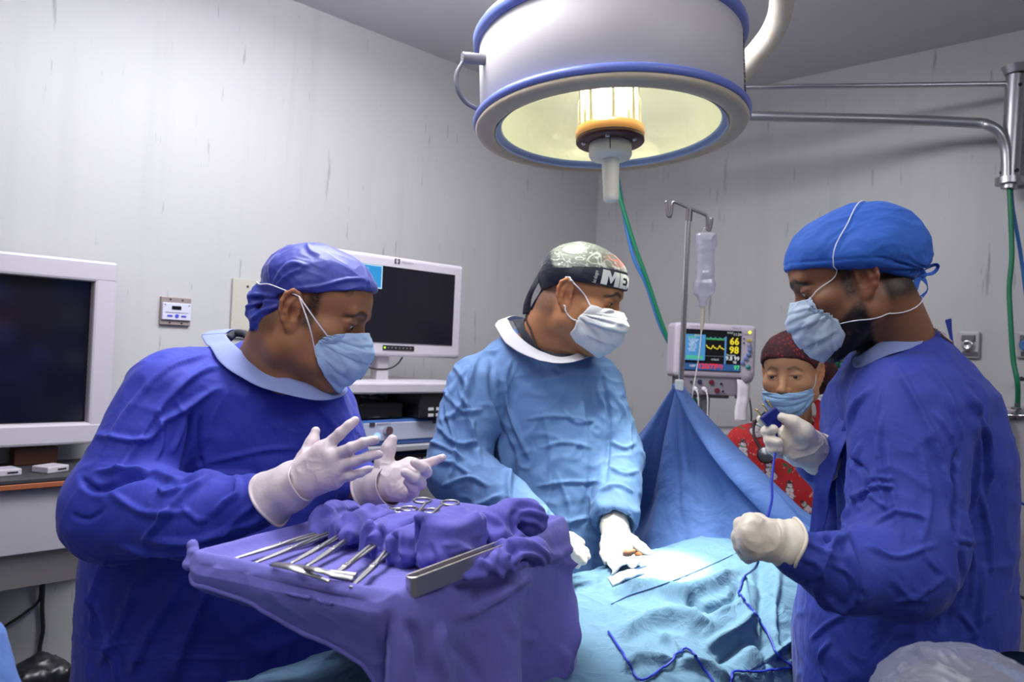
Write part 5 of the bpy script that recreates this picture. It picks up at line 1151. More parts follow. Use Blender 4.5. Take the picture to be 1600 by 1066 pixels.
# ------------------------------------------------------------------ head in a white bouffant cap, lower right corner
pB = thing('person', 'person seen from behind wearing a translucent white bouffant cap, bottom right corner', 'person', (W(1490, 1200, 0.95)[0], W(1490, 1200, 0.95)[1], 0.0))
HB = Head(W(1508, 1205, 0.95), 100, 12, 0, 0.96)
rowsB = [(1275, 1440, 1560, 1.02, 0.05), (1320, 1330, 1700, 1.04, 0.10), (1410, 1280, 1760, 1.04, 0.13), (1600, 1300, 1750, 1.04, 0.13)]
SB = rows_loft(rowsB, 0.25)
bodyB, fdB = build_body(pB, HB, shrink(SB, 0.02), W(1500, 1325, 1.02), [], 'skin', base_paint((0.3, 0.14, 0.07), buzz=0.9), step=0.004)
BOUF = clear_mat('bouffant_film', (0.86, 0.87, 0.92), gloss=0.14, rough=0.45, density=0.30, milky=(0.38, 0.39, 0.50))
HAIR = mat('hair_black', (0.02, 0.017, 0.016), rough=0.6, bump=[(200, 0.4, 3, (1, 1, 0.2))])
cap(pB, HB, [((0, -0.01, 0.05), (0.079, 0.105, 0.084))], [(-0.14, -0.06), (0, 0.0), (0.06, 0.04), (0.13, 0.07)], HAIR, seed=3, amp=0.4, step=0.004, name='hair')
bouf, bf = cap(pB, HB, [((0, -0.006, 0.048), (0.112, 0.128, 0.098))], [(-0.14, -0.05), (0, 0.0), (0.06, 0.03), (0.16, 0.05)], BOUF, seed=61, amp=2.6, step=0.0026, name='bouffant_cap', ext=0.19, gather=((0, 0.02, -0.02), 0.014, 9.0))
gB, _ = garment('surgical_gown', [(loft(rows_loft([(1275, 1440, 1560, 1.02, 0.06), (1305, 1330, 1690, 1.04, 0.10), (1410, 1270, 1780, 1.04, 0.14), (1600, 1290, 1760, 1.04, 0.14)], 0.2)), 'u', 0.03), (cone(W(1610, 1110, 1.16), W(1690, 1160, 1.14), 0.07, 0.09), 'u', 0.05), (cone(W(1610, 1110, 1.16), W(1590, 1300, 1.06), 0.07, 0.12), 'u', 0.05)], (0.30, 0.8, 0.2), (0.95, 1.30, 1.0), 0.010, GOWN_SKY, pB, zc=0.5, disp=lambda V, N: cloth_disp(V, 71, 0.8))
# ------------------------------------------------------------------ patient, table, drapes
from mathutils.bvhtree import BVHTree
AX = np.array([0.766, 0.643, 0.0]); NX = np.array([-0.643, 0.766, 0.0]); O0 = np.array([0.39, 1.75, 0.0])
def tb(a, n, z): return O0 + AX * a + NX * n + UP * z
DRAPE = mat('drape_cloth', srgb(88, 122, 150), rough=0.85, sheen=0.06, bump=[(12, 0.5, 5, (1, 1, 1), 1.4), (1200, 0.05, 2)])
# operating table under the drapes
tt = thing('operating_table', 'operating table hidden under pale blue sterile drapes', 'table', tb(-0.35, 0, 0))
Rt = frame_R(AX, NX)
MB().box(tb(-0.30, 0, 0.745), (1.75, 0.48, 0.06), Rt, bevel=0.03).build('mattress', mat('black_pad', (0.02, 0.02, 0.022), rough=0.5), tt)
MB().box(tb(-0.30, 0, 0.69), (1.65, 0.44, 0.04), Rt, bevel=0.01).build('frame', mat('steel', (0.62, 0.62, 0.64), rough=0.25, metal=1.0), tt)
MB().box(tb(-0.30, 0, 0.37), (0.34, 0.30, 0.60), Rt, bevel=0.03).box(tb(-0.30, 0, 0.035), (0.95, 0.46, 0.07), Rt, bevel=0.03).build('column', mat('steel', (0.62, 0.62, 0.64), rough=0.25, metal=1.0), tt)
ztop = lambda u: np.interp(u, [-1.3, -1.0, -0.75, -0.35, -0.12, 0.05, 0.22, 0.35, 0.5], [0.88, 0.895, 0.90, 0.925, 0.965, 0.985, 0.985, 0.965, 0.93])
def drape_pt(u, v):
    """v: -1..1 across; |v|<.5 the top, beyond it hanging"""
    a = np.abs(v); s = np.sign(v); zt = ztop(u)
    n = np.where(a < 0.5, np.sin(a / 0.5 * math.pi / 2) ** 1.0 * 0.275, 0.275 + 0.045 * np.sin(np.clip((a - 0.5) / 0.12, 0, 1) * math.pi / 2) + (a - 0.5) * np.where(s < 0, 0.24, 0.05))
    z = np.where(a < 0.5, zt - (1 - np.sqrt(np.clip(1 - (n / 0.36) ** 2, 0, 1))) * (0.22 + 0.12 * np.clip(1 - np.abs(u - 0.1) / 0.5, 0, 1)), 0)
    zedge = zt - (1 - math.sqrt(1 - (0.275 / 0.36) ** 2)) * (0.22 + 0.12 * np.clip(1 - np.abs(u - 0.1) / 0.5, 0, 1))
    z = np.where(a >= 0.5, zedge - 0.015 * np.clip((a - 0.5) / 0.1, 0, 1) - (a - 0.5) * 1.15, z)
    return s * n, z
nu_, nv_ = 330, 250
U, Vv = np.meshgrid(np.linspace(-1.32, 0.40, nu_), np.linspace(-1, 1, nv_), indexing='ij'); U = U.ravel(); Vv = Vv.ravel()
n_, z_ = drape_pt(U, Vv); z_ = np.maximum(z_, 0.30)
PD = O0 + AX * U[:, None] + NX * n_[:, None] + UP * z_[:, None]
QD = np.array([(i * nv_ + j, i * nv_ + j + 1, (i + 1) * nv_ + j + 1, (i + 1) * nv_ + j) for i in range(nu_ - 1) for j in range(nv_ - 1)])[:, ::-1]
ND = normals(PD, QD)
if (ND[:, 2] * (np.abs(Vv) < 0.4)).sum() < 0: QD = QD[:, ::-1].copy(); ND = -ND
hang = np.clip((np.abs(Vv) - 0.42) / 0.25, 0, 1)
dd = hang * 0.035 * (noise(np.stack([U * 9 + 0.5 * Vv, Vv * 1.2, Vv * 0], 1), 4) - 0.5) + cloth_disp(PD, 61, 1.5, 1.0, (1, 1, 1)) + hang * 0.012 * (ridge(warp(PD, 6, 0.08, 3) * 7, 8, 1.5) - 0.3)
CRD = [([(958, 928), (1010, 918), (1060, 925), (1110, 912), (1160, 885)], 9, .014), ([(1075, 932), (1100, 950), (1140, 940), (1165, 912)], 10, -.016), ([(1165, 915), (1150, 945), (1110, 962)], 7, .012), ([(1185, 880), (1195, 930), (1190, 1000)], 10, -.012), ([(1215, 880), (1205, 960), (1215, 1040)], 8, .012),
       ([(960, 990), (1010, 965), (1060, 960), (1120, 985)], 10, .010), ([(1030, 990), (1050, 1000), (1060, 1030)], 6, .008), ([(1080, 965), (1090, 950), (1110, 955)], 5, .008), ([(1100, 1010), (1150, 985), (1180, 960)], 8, .014), ([(1120, 1035), (1170, 1000), (1200, 1010)], 8, -.012), ([(1060, 1035), (1100, 1040), (1140, 1066)], 6, .010),
       ([(965, 1050), (1000, 1030), (1050, 1035)], 7, .009), ([(1200, 1030), (1225, 1010), (1243, 1000)], 5, .009), ([(1195, 1050), (1220, 1035), (1243, 1030)], 5, .008), ([(960, 905), (985, 890), (1010, 885)], 5, .006), ([(1010, 845), (1040, 842), (1062, 836), (1092, 834), (1112, 842)], 4, .008), ([(1092, 842), (1120, 850), (1150, 870)], 5, .006)]
dd = dd + 1.5 * crease_disp(PD, ND, CRD)
PD = PD + ND * dd[:, None]
dr = link('surgical_drape', mesh_np('surgical_drape', PD, QD), DRAPE)
tag(dr, 'pale blue surgical drape covering the patient, brightly lit at the abdomen', 'drape')
bvhD = BVHTree.FromPolygons([tuple(map(float, p)) for p in PD], QD.tolist())
def hit(bvh, px, py, up=0.0, dflt=1.6):
    o = CAM; d = W(px, py, 1.0) - CAM; r = bvh.ray_cast(Vector(o), Vector(d).normalized())
    if r[0] is None: return W(px, py, dflt)
    p = np.array(r[0]); n = np.array(r[1]); n = n if n @ (o - p) > 0 else -n
    return p + n * up
# seams of the drape
for pl in ([(955, 945), (985, 930), (1010, 922), (1060, 905), (1110, 884), (1150, 865)], [(957, 915), (975, 898), (1000, 888), (1010, 885)]):
    P = spline([(a, b, 0) for a, b in pl], 34); P = np.array([hit(bvhD, x, y, 0.0008) for x, y, _ in P])
    MB().tube(P, 0.0011, n=5).build('seam', mat('seam_thread', srgb(58, 90, 140), rough=0.9), dr)
# patient under the drapes
pt = thing('person', 'patient lying under the pale blue drape with skin showing at the incision', 'person', tb(0.2, 0, 0.82))
HP = Head(tb(0.66, 0.0, 0.93), math.degrees(math.atan2(AX[1], AX[0])), -80, 0, 0.98)
f = Field.box(tb(-0.3, 0, 0.9) - [0.95, 0.9, 0.14], tb(-0.3, 0, 0.9) + [1.05, 0.95, 0.22], 0.012, [(HP.c[0] - .13, HP.c[0] + .13, .004), (W(992, 866, 1.78)[0] - .05, W(992, 866, 1.78)[0] + .1, .004)], [(HP.c[1] - .14, HP.c[1] + .14, .004), (1.68, 1.86, .004)], [(0.80, 1.12, .006)])
for a, b, ra, rb in (((0.0, 0.0), (0.35, 0.0), 0.085, 0.09), ((-0.02, 0.07), (0.40, 0.10), 0.085, 0.08), ((-0.02, -0.07), (0.40, -0.10), 0.085, 0.08), ((-0.05, 0.08), (-0.50, 0.09), 0.075, 0.055), ((-0.05, -0.08), (-0.50, -0.09), 0.075, 0.055), ((-0.50, 0.09), (-0.92, 0.08), 0.052, 0.035), ((-0.50, -0.09), (-0.92, -0.08), 0.052, 0.035), ((0.42, 0), (0.56, 0), 0.05, 0.05), ((0.42, 0.16), (0.42, -0.16), 0.05, 0.05)):
    f.op(cone(tb(a[0], a[1], 0.87 if a[0] > -0.04 else 0.835), tb(b[0], b[1], 0.875 if b[0] > 0 else 0.825), ra * 0.85, rb * 0.85), 'u', 0.05)
for px_, py_, r in ((985, 862, .011), (992, 866, .013), (1002, 867, .010), (1010, 863, .008), (978, 866, .009)):
    q = hit(bvhD, px_, py_, 0.002); f.op(ell(q, (r * 1.2, r, r * .8)), 'u', 0.008)
q0 = hit(bvhD, 992, 866, -0.02); f.op(cone(q0, q0 - np.array([0, 0, 0.08]), 0.018, 0.03), 'u', 0.02)
head_ops(f, HP)
V, Q = f.mesh(1); Lh = HP.loc(V); c = base_paint((0.46, 0.22, 0.12), buzz=1.0)(Lh, V)
near = np.exp(-(np.linalg.norm(V - hit(bvhD, 992, 866), axis=1) / 0.035) ** 2); far = np.linalg.norm(Lh, axis=1) > 0.2
c[far] = np.array((0.46, 0.22, 0.12)); c = mixc(c, (0.55, 0.10, 0.02), np.clip(near * 1.2 * (0.4 + 1.0 * noise(V * 160, 4)), 0, 1))
link('body', mesh_np('body', V, Q, colors=c), skin_mat('skin'), pt)
# gauze by the wound
GZ = mat('gauze', srgb(176, 184, 198), rough=0.9, bump=[(300, 0.4, 3), (50, 0.4, 3)])
def slabcloth(name, corners, up, m, label, cat, thick=0.006, n=26, wave=0.004, group=None, bvh=None):
    a, b, c, d = [np.array(x, float) for x in corners]; P = np.zeros((n, n, 3))
    for i in range(n):
        for j in range(n):
            s_, t_ = i / (n - 1), j / (n - 1); x, y = (a * (1 - s_) + b * s_) * (1 - t_) + (d * (1 - s_) + c * s_) * t_
            P[i, j] = hit(bvh, x, y, up)
    q = P.reshape(-1, 3); q[:, 2] += wave * (noise(q * 40, 5) - 0.3) * 2
    o = MB().grid(q.reshape(n, n, 3)).build(name, m, None, solid=thick, offset=-1); tag(o, label, cat, group); return o
slabcloth('gauze_pad', [(944, 884), (985, 876), (1002, 884), (960, 902)], 0.010, GZ, 'folded white gauze pad lying on the drape left of the incision', 'gauze', bvh=bvhD, wave=0.012, thick=0.004)
slabcloth('gauze_pad', [(950, 905), (990, 892), (1008, 897), (957, 918)], 0.005, GZ, 'folded white gauze pad at the edge of the drape, below the other', 'gauze', bvh=bvhD, wave=0.004)
# ------------------------------------------------------------------ anaesthesia screen drape
SCRD = mat('screen_cloth', srgb(84, 114, 178), rough=0.85, sheen=0.06, bump=[(9, 0.35, 4, (1, 1, 1), 0.8), (1200, 0.05, 2)])
S0 = np.array([0.62, 1.94, 0]); tpk = 0.263
zt_ = lambda t: np.interp(t, [-0.50, -0.30, -0.106, 0.08, 0.20, 0.255, 0.270, 0.33, 0.414, 0.47], [0.95, 1.00, 1.075, 1.20, 1.29, 1.345, 1.348, 1.27, 1.185, 1.14])
nt, nz = 200, 130; T, Z = np.meshgrid(np.linspace(-0.50, 0.47, nt), np.linspace(0, 1, nz), indexing='ij'); T = T.ravel(); Z = Z.ravel()
zt = zt_(T); zb = 0.80; z = zt + (zb - zt) * Z
# cloth fans out of the clamp at the pole top, bellies towards the feet lower down
dxp, dzp = (T - tpk), (1.36 - z); rad = np.hypot(dxp, dzp); th = np.arctan2(dxp, dzp)
fan = 0.050 * (noise(np.stack([th * 4.2, rad * 1.3, th * 0], 1), 12) - 0.5) * np.clip(rad / 0.25, 0, 1.4)
fan += 0.018 * (ridge(np.stack([th * 5.0 + 0.3, rad * 1.2, th * 0], 1), 17, 1.3) - 0.2) * np.clip(rad / 0.2, 0, 1)
aoff = -0.05 * Z - 0.09 * np.clip(Z - 0.55, 0, 1) ** 1.2 * 2 + fan
PS = S0 + NX * T[:, None] + AX * aoff[:, None] + UP * z[:, None]
PS = PS + AX * (cloth_disp(PS, 81, 0.6, 0.8, (1, 1, 1)))[:, None]
QS = np.array([(i * nz + j, i * nz + j + 1, (i + 1) * nz + j + 1, (i + 1) * nz + j) for i in range(nt - 1) for j in range(nz - 1)])
so = link('screen_drape', mesh_np('screen_drape', PS, QS), SCRD); m_ = so.modifiers.new('solid', 'SOLIDIFY'); m_.thickness = 0.003
tag(so, 'mid blue cloth screen hung from a pole between the patient and the anaesthetist', 'drape')
# folded hem along the sloping top edge
tt_ = np.linspace(0.262, -0.50, 90); P0 = []; P1 = []
for t in tt_:
    w = 0.012 + 0.075 * min(1, (0.262 - t) / 0.35); z0 = float(zt_(t)) + 0.004
    P0.append(S0 + NX * t + UP * z0 + AX * 0.012); P1.append(S0 + NX * t + UP * (z0 - w) - AX * (0.030 + 0.02 * math.sin(t * 14) + 0.14 * w))
P0 = np.array(P0); P1 = np.array(P1); mid = (P0 + P1) / 2 - AX * 0.022 + UP * 0.008
G3 = np.array([P0, P0 * .6 + mid * .4 - AX * .006, mid, P1 * .6 + mid * .4 - AX * .004, P1])
MB().grid(G3).build('folded_hem', SCRD, so, solid=0.003, sub=1)
MB().box(W(1061, 602, 2.115), (0.022, 0.016, 0.030), bevel=0.004).build('clip', mat('white_clip', (0.75, 0.75, 0.72), rough=0.5), so)
# pole ring that carries the screen
# ------------------------------------------------------------------ cords
CORD = mat('blue_cord', srgb(34, 50, 170), rough=0.4)
def cord_on(bvh, pts, n, up): return [hit(bvh, x, y, up) for x, y, _ in spline([(a, b, 0) for a, b in pts], n)]
P = [W(1212, 668, 1.385), W(1214, 684, 1.40), W(1213, 700, 1.40), W(1210, 715, 1.38), W(1206, 750, 1.34), W(1206, 780, 1.28), W(1200, 806, 1.20), W(1192, 832, 1.18), W(1186, 862, 1.20), W(1184, 880, 1.26)]
P = list(spline(P, 60)) + [W(1178, 890, 1.32)] + cord_on(bvhD, [(1165, 902), (1156, 918), (1160, 938), (1180, 962), (1200, 990), (1212, 1018), (1222, 1034), (1243, 1040)], 40, 0.004)
cd = thing('cord', 'thin blue cable running from the raised plug down onto the drape', 'cord', W(1205, 750, 1.36))
MB().tube(spline(P, 200), 0.0021, n=8).build('cable', CORD, cd)
P = cord_on(bvhD, [(1246, 1040), (1230, 1043), (1190, 1050), (1150, 1051), (1141, 1058), (1140, 1072), (1143, 1085)], 50, 0.004)
tag(MB().tube(P, 0.0022, n=8).build('cord', CORD), 'blue cable lying on the drape beside the right assistant', 'cord')
P = cord_on(bvhD, [(950, 990), (962, 1008), (978, 1032), (996, 1064), (1018, 1058), (1040, 1040), (1062, 1020), (1074, 1016), (1088, 1030), (1110, 1062), (1120, 1080)], 90, 0.004)
tag(MB().tube(P, 0.0022, n=8).build('cord', CORD), 'blue cable looping over the drape beside the tray cloth', 'cord')
# plug held in the raised hand
up_ = W(1190, 635, 1.40) - W(1206, 660, 1.40); up_ /= np.linalg.norm(up_); sd = W(1214, 636, 1.40) - W(1188, 656, 1.40)
Rp = frame_R(sd, up_)
plg = thing('plug', 'dark blue three pin cable plug held up between gloved fingers', 'plug', W(1205, 655, 1.395))
NAVY = mat('navy_plastic', srgb(24, 34, 120), rough=0.4)
MB().box(W(1204, 651, 1.395), (0.034, 0.020, 0.012), Rp, bevel=0.003).add([W(1204, 651, 1.395) + Rp @ np.array(v) for v in ((-.015, -.009, -.005), (.015, -.009, -.005), (.004, -.024, -.004), (-.004, -.024, -.004), (-.015, -.009, .005), (.015, -.009, .005), (.004, -.024, .004), (-.004, -.024, .004))], [(0, 1, 2, 3), (7, 6, 5, 4), (0, 4, 5, 1), (1, 5, 6, 2), (2, 6, 7, 3), (3, 7, 4, 0)]).build('plug_body', NAVY, plg)
GOLD = mat('gold_pin', (0.85, 0.60, 0.22), rough=0.25, metal=1.0)
for ox in (-0.0125, 0.002, 0.0125):
    a = W(1204, 651, 1.395) + Rp @ np.array((ox, 0.010, 0)); b = a + Rp @ np.array((0, 0.0145, 0)); MB().cyl(a, b, 0.0016, n=10).lathe(b, Rp[:, 1], [(0.0019, -0.002), (0.0019, 0.0015), (0.0001, 0.003)], n=10).build('pin', GOLD, plg)
# ------------------------------------------------------------------ instrument tray stand with its drape
TZ = 1.12
e1 = np.array([-0.312, 0.150, 0]); L1 = 0.345; e1 /= np.linalg.norm(e1); e2 = np.array([0.436, 0.90, 0]); e2 /= np.linalg.norm(e2); L2 = 0.54
Nc = np.array([-0.118, 0.92, 0])
def tr(s, t, z=0.0): return Nc + e2 * s + e1 * t + UP * (TZ + z)
def TP(px, py, h=0.0):
    d = W(px, py, 1.0) - CAM; return CAM + d * ((TZ + h - CAM[2]) / d[2])
PURP = mat('tray_cloth', srgb(104, 99, 178), rough=0.88, sheen=0.15, bump=[(16, 0.25, 4), (1400, 0.08, 2)])
PURP2 = mat('towel_cloth', srgb(88, 84, 172), rough=0.9, sheen=0.2, bump=[(34, 0.3, 4), (1400, 0.1, 2)])
ts = thing('tray_stand', 'instrument tray on a stand under a purple blue cloth', 'stand', tr(0.27, 0.17, -TZ))
STEEL = mat('steel', (0.62, 0.62, 0.64), rough=0.25, metal=1.0)
Rtr = frame_R(e2, e1)
MB().box(tr(L2 / 2, L1 / 2, -0.018), (L2 - 0.05, L1 - 0.05, 0.014), Rtr, bevel=0.005).build('tray', STEEL, ts)
MB().cyl(tr(0.40, L1 / 2, -0.03), tr(0.40, L1 / 2, -TZ + 0.05), 0.014).build('pole', STEEL, ts)
MB().box(tr(0.40, L1 / 2, -TZ + 0.04), (0.06, 0.44, 0.03), Rtr, bevel=0.01).box(tr(0.22, L1 / 2 + 0.2, -TZ + 0.04), (0.40, 0.04, 0.03), Rtr, bevel=0.01).box(tr(0.22, L1 / 2 - 0.2, -TZ + 0.04), (0.40, 0.04, 0.03), Rtr, bevel=0.01).build('base', STEEL, ts)
# cloth: rings from the centre to the rim, then hanging
nper = 420; nr = 60; nh = 90
def perim(u, grow=0.0):
    """rounded rectangle, u in 0..1, corner order N, R, F, L; returns s, t, and outward normal"""
    r = 0.035 + grow; a, b = L2, L1; w = [a - 2 * .035, b - 2 * .035, a - 2 * .035, b - 2 * .035]; arc = math.pi / 2 * 0.035
    tot = sum(w) + 4 * arc; x = (u % 1.0) * tot; segs = [('l', w[0]), ('c', arc), ('l', w[1]), ('c', arc), ('l', w[2]), ('c', arc), ('l', w[3]), ('c', arc)]
    pts = [((.035, 0), (1, 0), (0, -1)), None, ((a, .035), (0, 1), (1, 0)), None, ((a - .035, b), (-1, 0), (0, 1)), None, ((0, b - .035), (0, -1), (-1, 0)), None]
    cc = [None, (a - .035, .035, -90), None, (a - .035, b - .035, 0), None, (.035, b - .035, 90), None, (.035, .035, 180)]
    for k, (ty, ln) in enumerate(segs):
        if x <= ln or k == 7:
            if ty == 'l':
                p, d, n = pts[k]; return p[0] + d[0] * x + n[0] * grow, p[1] + d[1] * x + n[1] * grow, n
            th = math.radians(cc[k][2] + 90 * x / ln); n = (math.cos(th), math.sin(th)); return cc[k][0] + .035 * n[0] + n[0] * grow, cc[k][1] + .035 * n[1] + n[1] * grow, n
        x -= ln
us = np.arange(nper) / nper; PP = np.array([perim(u)[:2] for u in us]); NN = np.array([perim(u)[2] for u in us])
tot = 2 * (L1 + L2) - 8 * .035 + 4 * math.pi / 2 * .035
uR = (L2 - .07 + .028) / tot; uF = uR + (L1 - .07 + .055) / tot; uL = uF + (L2 - .07 + .055) / tot; uN = uL + (L1 - .07 + .055) / tot
hang_ = np.interp(us, [0, uR, uR + .04, uF, uL - .02, uL, uL + .02, uL + (uN - uL) * .35, uL + (uN - uL) * .5, uL + (uN - uL) * .84, uL + (uN - uL) * .97, 1.0], [.62, .62, .55, .30, .05, .030, .028, .036, .058, .085, .13, .62])
C = np.array([L2 / 2, L1 / 2]); rows_ = []
for i in range(nr):
    f_ = (i / (nr - 1)) ** 0.8; P = C + (PP - C) * f_; z = np.zeros(nper)
    e = np.min(np.stack([P[:, 0], L2 - P[:, 0], P[:, 1], L1 - P[:, 1]]), 0); z = 0.013 * np.exp(-((e - 0.012) / 0.014) ** 2) - 0.006 * np.exp(-(e / 0.006) ** 2)
    rows_.append(tr(0, 0) + e2 * P[:, :1] + e1 * P[:, 1:] + UP * z[:, None])
NNw = e2 * NN[:, :1] + e1 * NN[:, 1:]; rim = rows_[-1]
for i in range(1, nh + 1):
    f_ = i / nh; h_ = hang_ * f_
    w = np.clip(h_ / 0.12, 0, 1)
    arcl = np.cumsum(np.r_[0, np.linalg.norm(np.diff(PP, axis=0), axis=1)])
    fold = 0.020 * np.sin(arcl * 34 + 0.8 * np.sin(arcl * 9)) * w * np.clip(h_ * 3.5, 0.2, 1.3) + 0.045 * (noise(np.stack([arcl * 9, h_ * 2, h_ * 0], 1), 5) - 0.4) * w * np.clip(h_ * 4, 0.2, 1)
    cn = 1 - 0.9 * np.exp(-((us - 1.0) / 0.035) ** 2) - 0.9 * np.exp(-(us / 0.03) ** 2); out = 0.008 * np.sin(np.clip(h_ / 0.03, 0, 1) * math.pi / 2) + (fold + 0.03 * np.clip(h_, 0, 1)) * cn
    tuck = np.where(hang_ < 0.2, -0.45 * np.clip(h_ - 0.012, 0, 1), 0)
    rows_.append(rim + NNw * (out + tuck)[:, None] - UP * (h_ + 0.0)[:, None])
PT = np.array(rows_).reshape(-1, 3); nrw = len(rows_)
QT = np.array([(i * nper + j, i * nper + (j + 1) % nper, (i + 1) * nper + (j + 1) % nper, (i + 1) * nper + j) for i in range(nrw - 1) for j in range(nper)])
NT = normals(PT, QT)
if NT[: nper * 20, 2].mean() < 0: QT = QT[:, ::-1].copy(); NT = -NT
topm = (np.arange(len(PT)) < nper * nr)
CRT = [([(700, 962), (760, 945), (800, 915), (830, 900)], 8, .010), ([(745, 955), (790, 935), (815, 918)], 5, -.008), ([(880, 870), (905, 905), (900, 960), (890, 1040)], 8, .012), ([(925, 880), (918, 950), (925, 1040)], 8, -.010), ([(905, 855), (940, 880), (948, 940), (950, 1030)], 7, .010),
       ([(640, 970), (655, 1010), (660, 1066)], 10, -.008), ([(690, 975), (685, 1020), (700, 1066)], 9, .008), ([(780, 950), (810, 990), (840, 1000)], 7, .004), ([(880, 1010), (885, 1040), (878, 1066)], 7, .009), ([(860, 870), (890, 880), (920, 860)], 6, .008), ([(835, 880), (880, 862), (915, 848)], 6, .010),
       ([(700, 1000), (740, 1040), (745, 1066)], 9, -.005), ([(560, 900), (620, 905), (680, 915)], 5, .002), ([(600, 888), (640, 900), (690, 903)], 5, .0025)]
dt = np.where(topm, 0.35, 1.0) * cloth_disp(PT, 91, 0.6, 1.2, (1, 1, 0.6)) + 1.2 * crease_disp(PT, NT, CRT)
PT = PT + NT * dt[:, None]
dc = link('tray_drape', mesh_np('tray_drape', PT, QT), PURP); m_ = dc.modifiers.new('solid', 'SOLIDIFY'); m_.thickness = 0.0025; m_.offset = -1
tag(dc, 'purple blue cloth spread over the instrument tray and hanging down in front', 'drape')
hem = np.array(PT[(nrw - 1) * nper:]); sel = (hang_ < 0.14); idx = np.where(sel)[0]
MB().tube(hem[idx] , 0.0035, n=8).build('hem', PURP, dc)
# gathered corner of the cloth at the far left
fk = Field.box(W(303, 865, 1.07) - 0.05, W(303, 865, 1.07) + 0.05, 0.002)
fk.op(cone(W(301, 853, 1.085), W(304, 868, 1.08), .0065, .007), 'u', .006); fk.op(cone(W(303, 868, 1.075), W(296, 880, 1.07), .008, .007), 'u', .006); fk.op(cone(W(296, 880, 1.07), W(318, 890, 1.06), .007, .007), 'u', .006); fk.op(ell(W(301, 852, 1.085), .0075), 'u', .004)
V, Q = fk.mesh(1); N = normals(V, Q); V = V + N * (0.004 * (noise(V * 90, 3) - 0.4))[:, None]; link('bunched_corner', mesh_np('bunched_corner', V, Q), PURP, dc)
bvhT = BVHTree.FromPolygons([tuple(map(float, p)) for p in PT], QT.tolist())
# ------------------------------------------------------------------ folded towels over the instrument handles
def towel(label, chain, cuts, creases, seed, name='surgical_towel', k=0.010, amp=0.6, boxes=()):
    pts = np.array([W(*c[:3]) for ch in chain for c in ch]); lo = pts.min(0) - 0.07; hi = pts.max(0) + 0.07
    fd = Field.box(lo, hi, 0.0024)
    for ch in chain:
        for a, b in zip(ch[:-1], ch[1:]): fd.op(cone(W(*a[:3]), W(*b[:3]), a[3] * a[2] / F * (0.8 if boxes else 1), b[3] * b[2] / F * (0.8 if boxes else 1)), 'u', k)
    for c, h, kk in boxes: fd.op(rbox(W(*c), h, Rtr, 0.009), 'u', kk)
    for a, b in cuts: fd.op(cone(W(*a[:3]), W(*b[:3]), a[3] * a[2] / F, b[3] * b[2] / F), 's', 0.004)
    V, Q = fd.mesh(2); N = normals(V, Q)
    V = V + N * (1.1 * crease_disp(V, N, [(a, b * 1.5, c) for a, b, c in creases]) + cloth_disp(V, seed, amp * 0.45, 1.5, (1, 1, 1)))[:, None]
    V = relax_mesh(V, Q, 1, 0.3)
    o = link(name, mesh_np(name, V, Q), PURP2); tag(o, label, 'towel', 'folded purple blue towels on the instrument tray'); return o
towel('crumpled rounded towel at the far left end of the towel row', [[(505, 832, 1.20, 16), (504, 815, 1.24, 19), (520, 803, 1.30, 20), (548, 800, 1.36, 17)], [(520, 832, 1.22, 18), (540, 822, 1.28, 20)]], [],
      [([(500, 845), (488, 825), (497, 800), (520, 790), (545, 788)], 5, .006), ([(515, 843), (503, 825), (506, 805), (518, 806)], 4, -.006), ([(520, 812), (527, 830), (540, 838)], 4, .005), ([(545, 790), (560, 800), (575, 812)], 4, .004), ([(510, 800), (540, 795), (570, 795)], 4, .003)], 3, amp=1.0)
towel('smooth folded towel second from the left end of the row', [[(545, 836, 1.15, 15), (548, 822, 1.18, 20), (575, 808, 1.26, 19), (598, 799, 1.32, 12)], [(545, 842, 1.15, 12), (575, 832, 1.20, 16)]], [],
      [([(530, 812), (532, 840), (545, 862)], 4, .005), ([(530, 808), (560, 796), (602, 786)], 5, .005), ([(545, 830), (540, 855), (556, 866)], 4, -.004), ([(600, 788), (604, 800), (598, 812)], 4, .004)], 7, boxes=[((568, 829, 1.225), (.064, .021, .024), .008)])
towel('creased folded towel in the middle of the row, ring handle behind it', [[(598, 860, 1.10, 16), (594, 842, 1.13, 20), (612, 830, 1.18, 22), (655, 824, 1.27, 18), (678, 826, 1.31, 14)], [(585, 868, 1.10, 8), (600, 866, 1.10, 12)]], [((577, 840, 1.08, 5), (572, 858, 1.08, 4))],
      [([(571, 812), (588, 832), (576, 866)], 5, .010), ([(571, 810), (620, 805), (670, 812)], 5, .005), ([(583, 822), (596, 838), (588, 872)], 5, -.012), ([(600, 812), (594, 835), (588, 850)], 5, .008), ([(610, 830), (650, 842), (660, 860)], 6, .003)], 11, boxes=[((622, 841, 1.175), (.068, .024, .029), .008)])
towel('narrow folded towel between the middle towel and the tall one', [[(632, 868, 1.07, 14), (633, 852, 1.09, 20), (655, 838, 1.15, 22), (685, 828, 1.22, 16)], [(640, 872, 1.07, 14), (660, 868, 1.09, 16)]], [((612, 850, 1.05, 4), (612, 868, 1.05, 3))],
      [([(611, 836), (612, 860), (614, 882)], 4, .008), ([(618, 832), (620, 856), (622, 876)], 4, -.010), ([(611, 832), (640, 818), (675, 808)], 5, .006), ([(628, 830), (626, 856), (630, 872)], 4, .006)], 15, boxes=[((650, 852, 1.12), (.052, .019, .026), .008)])
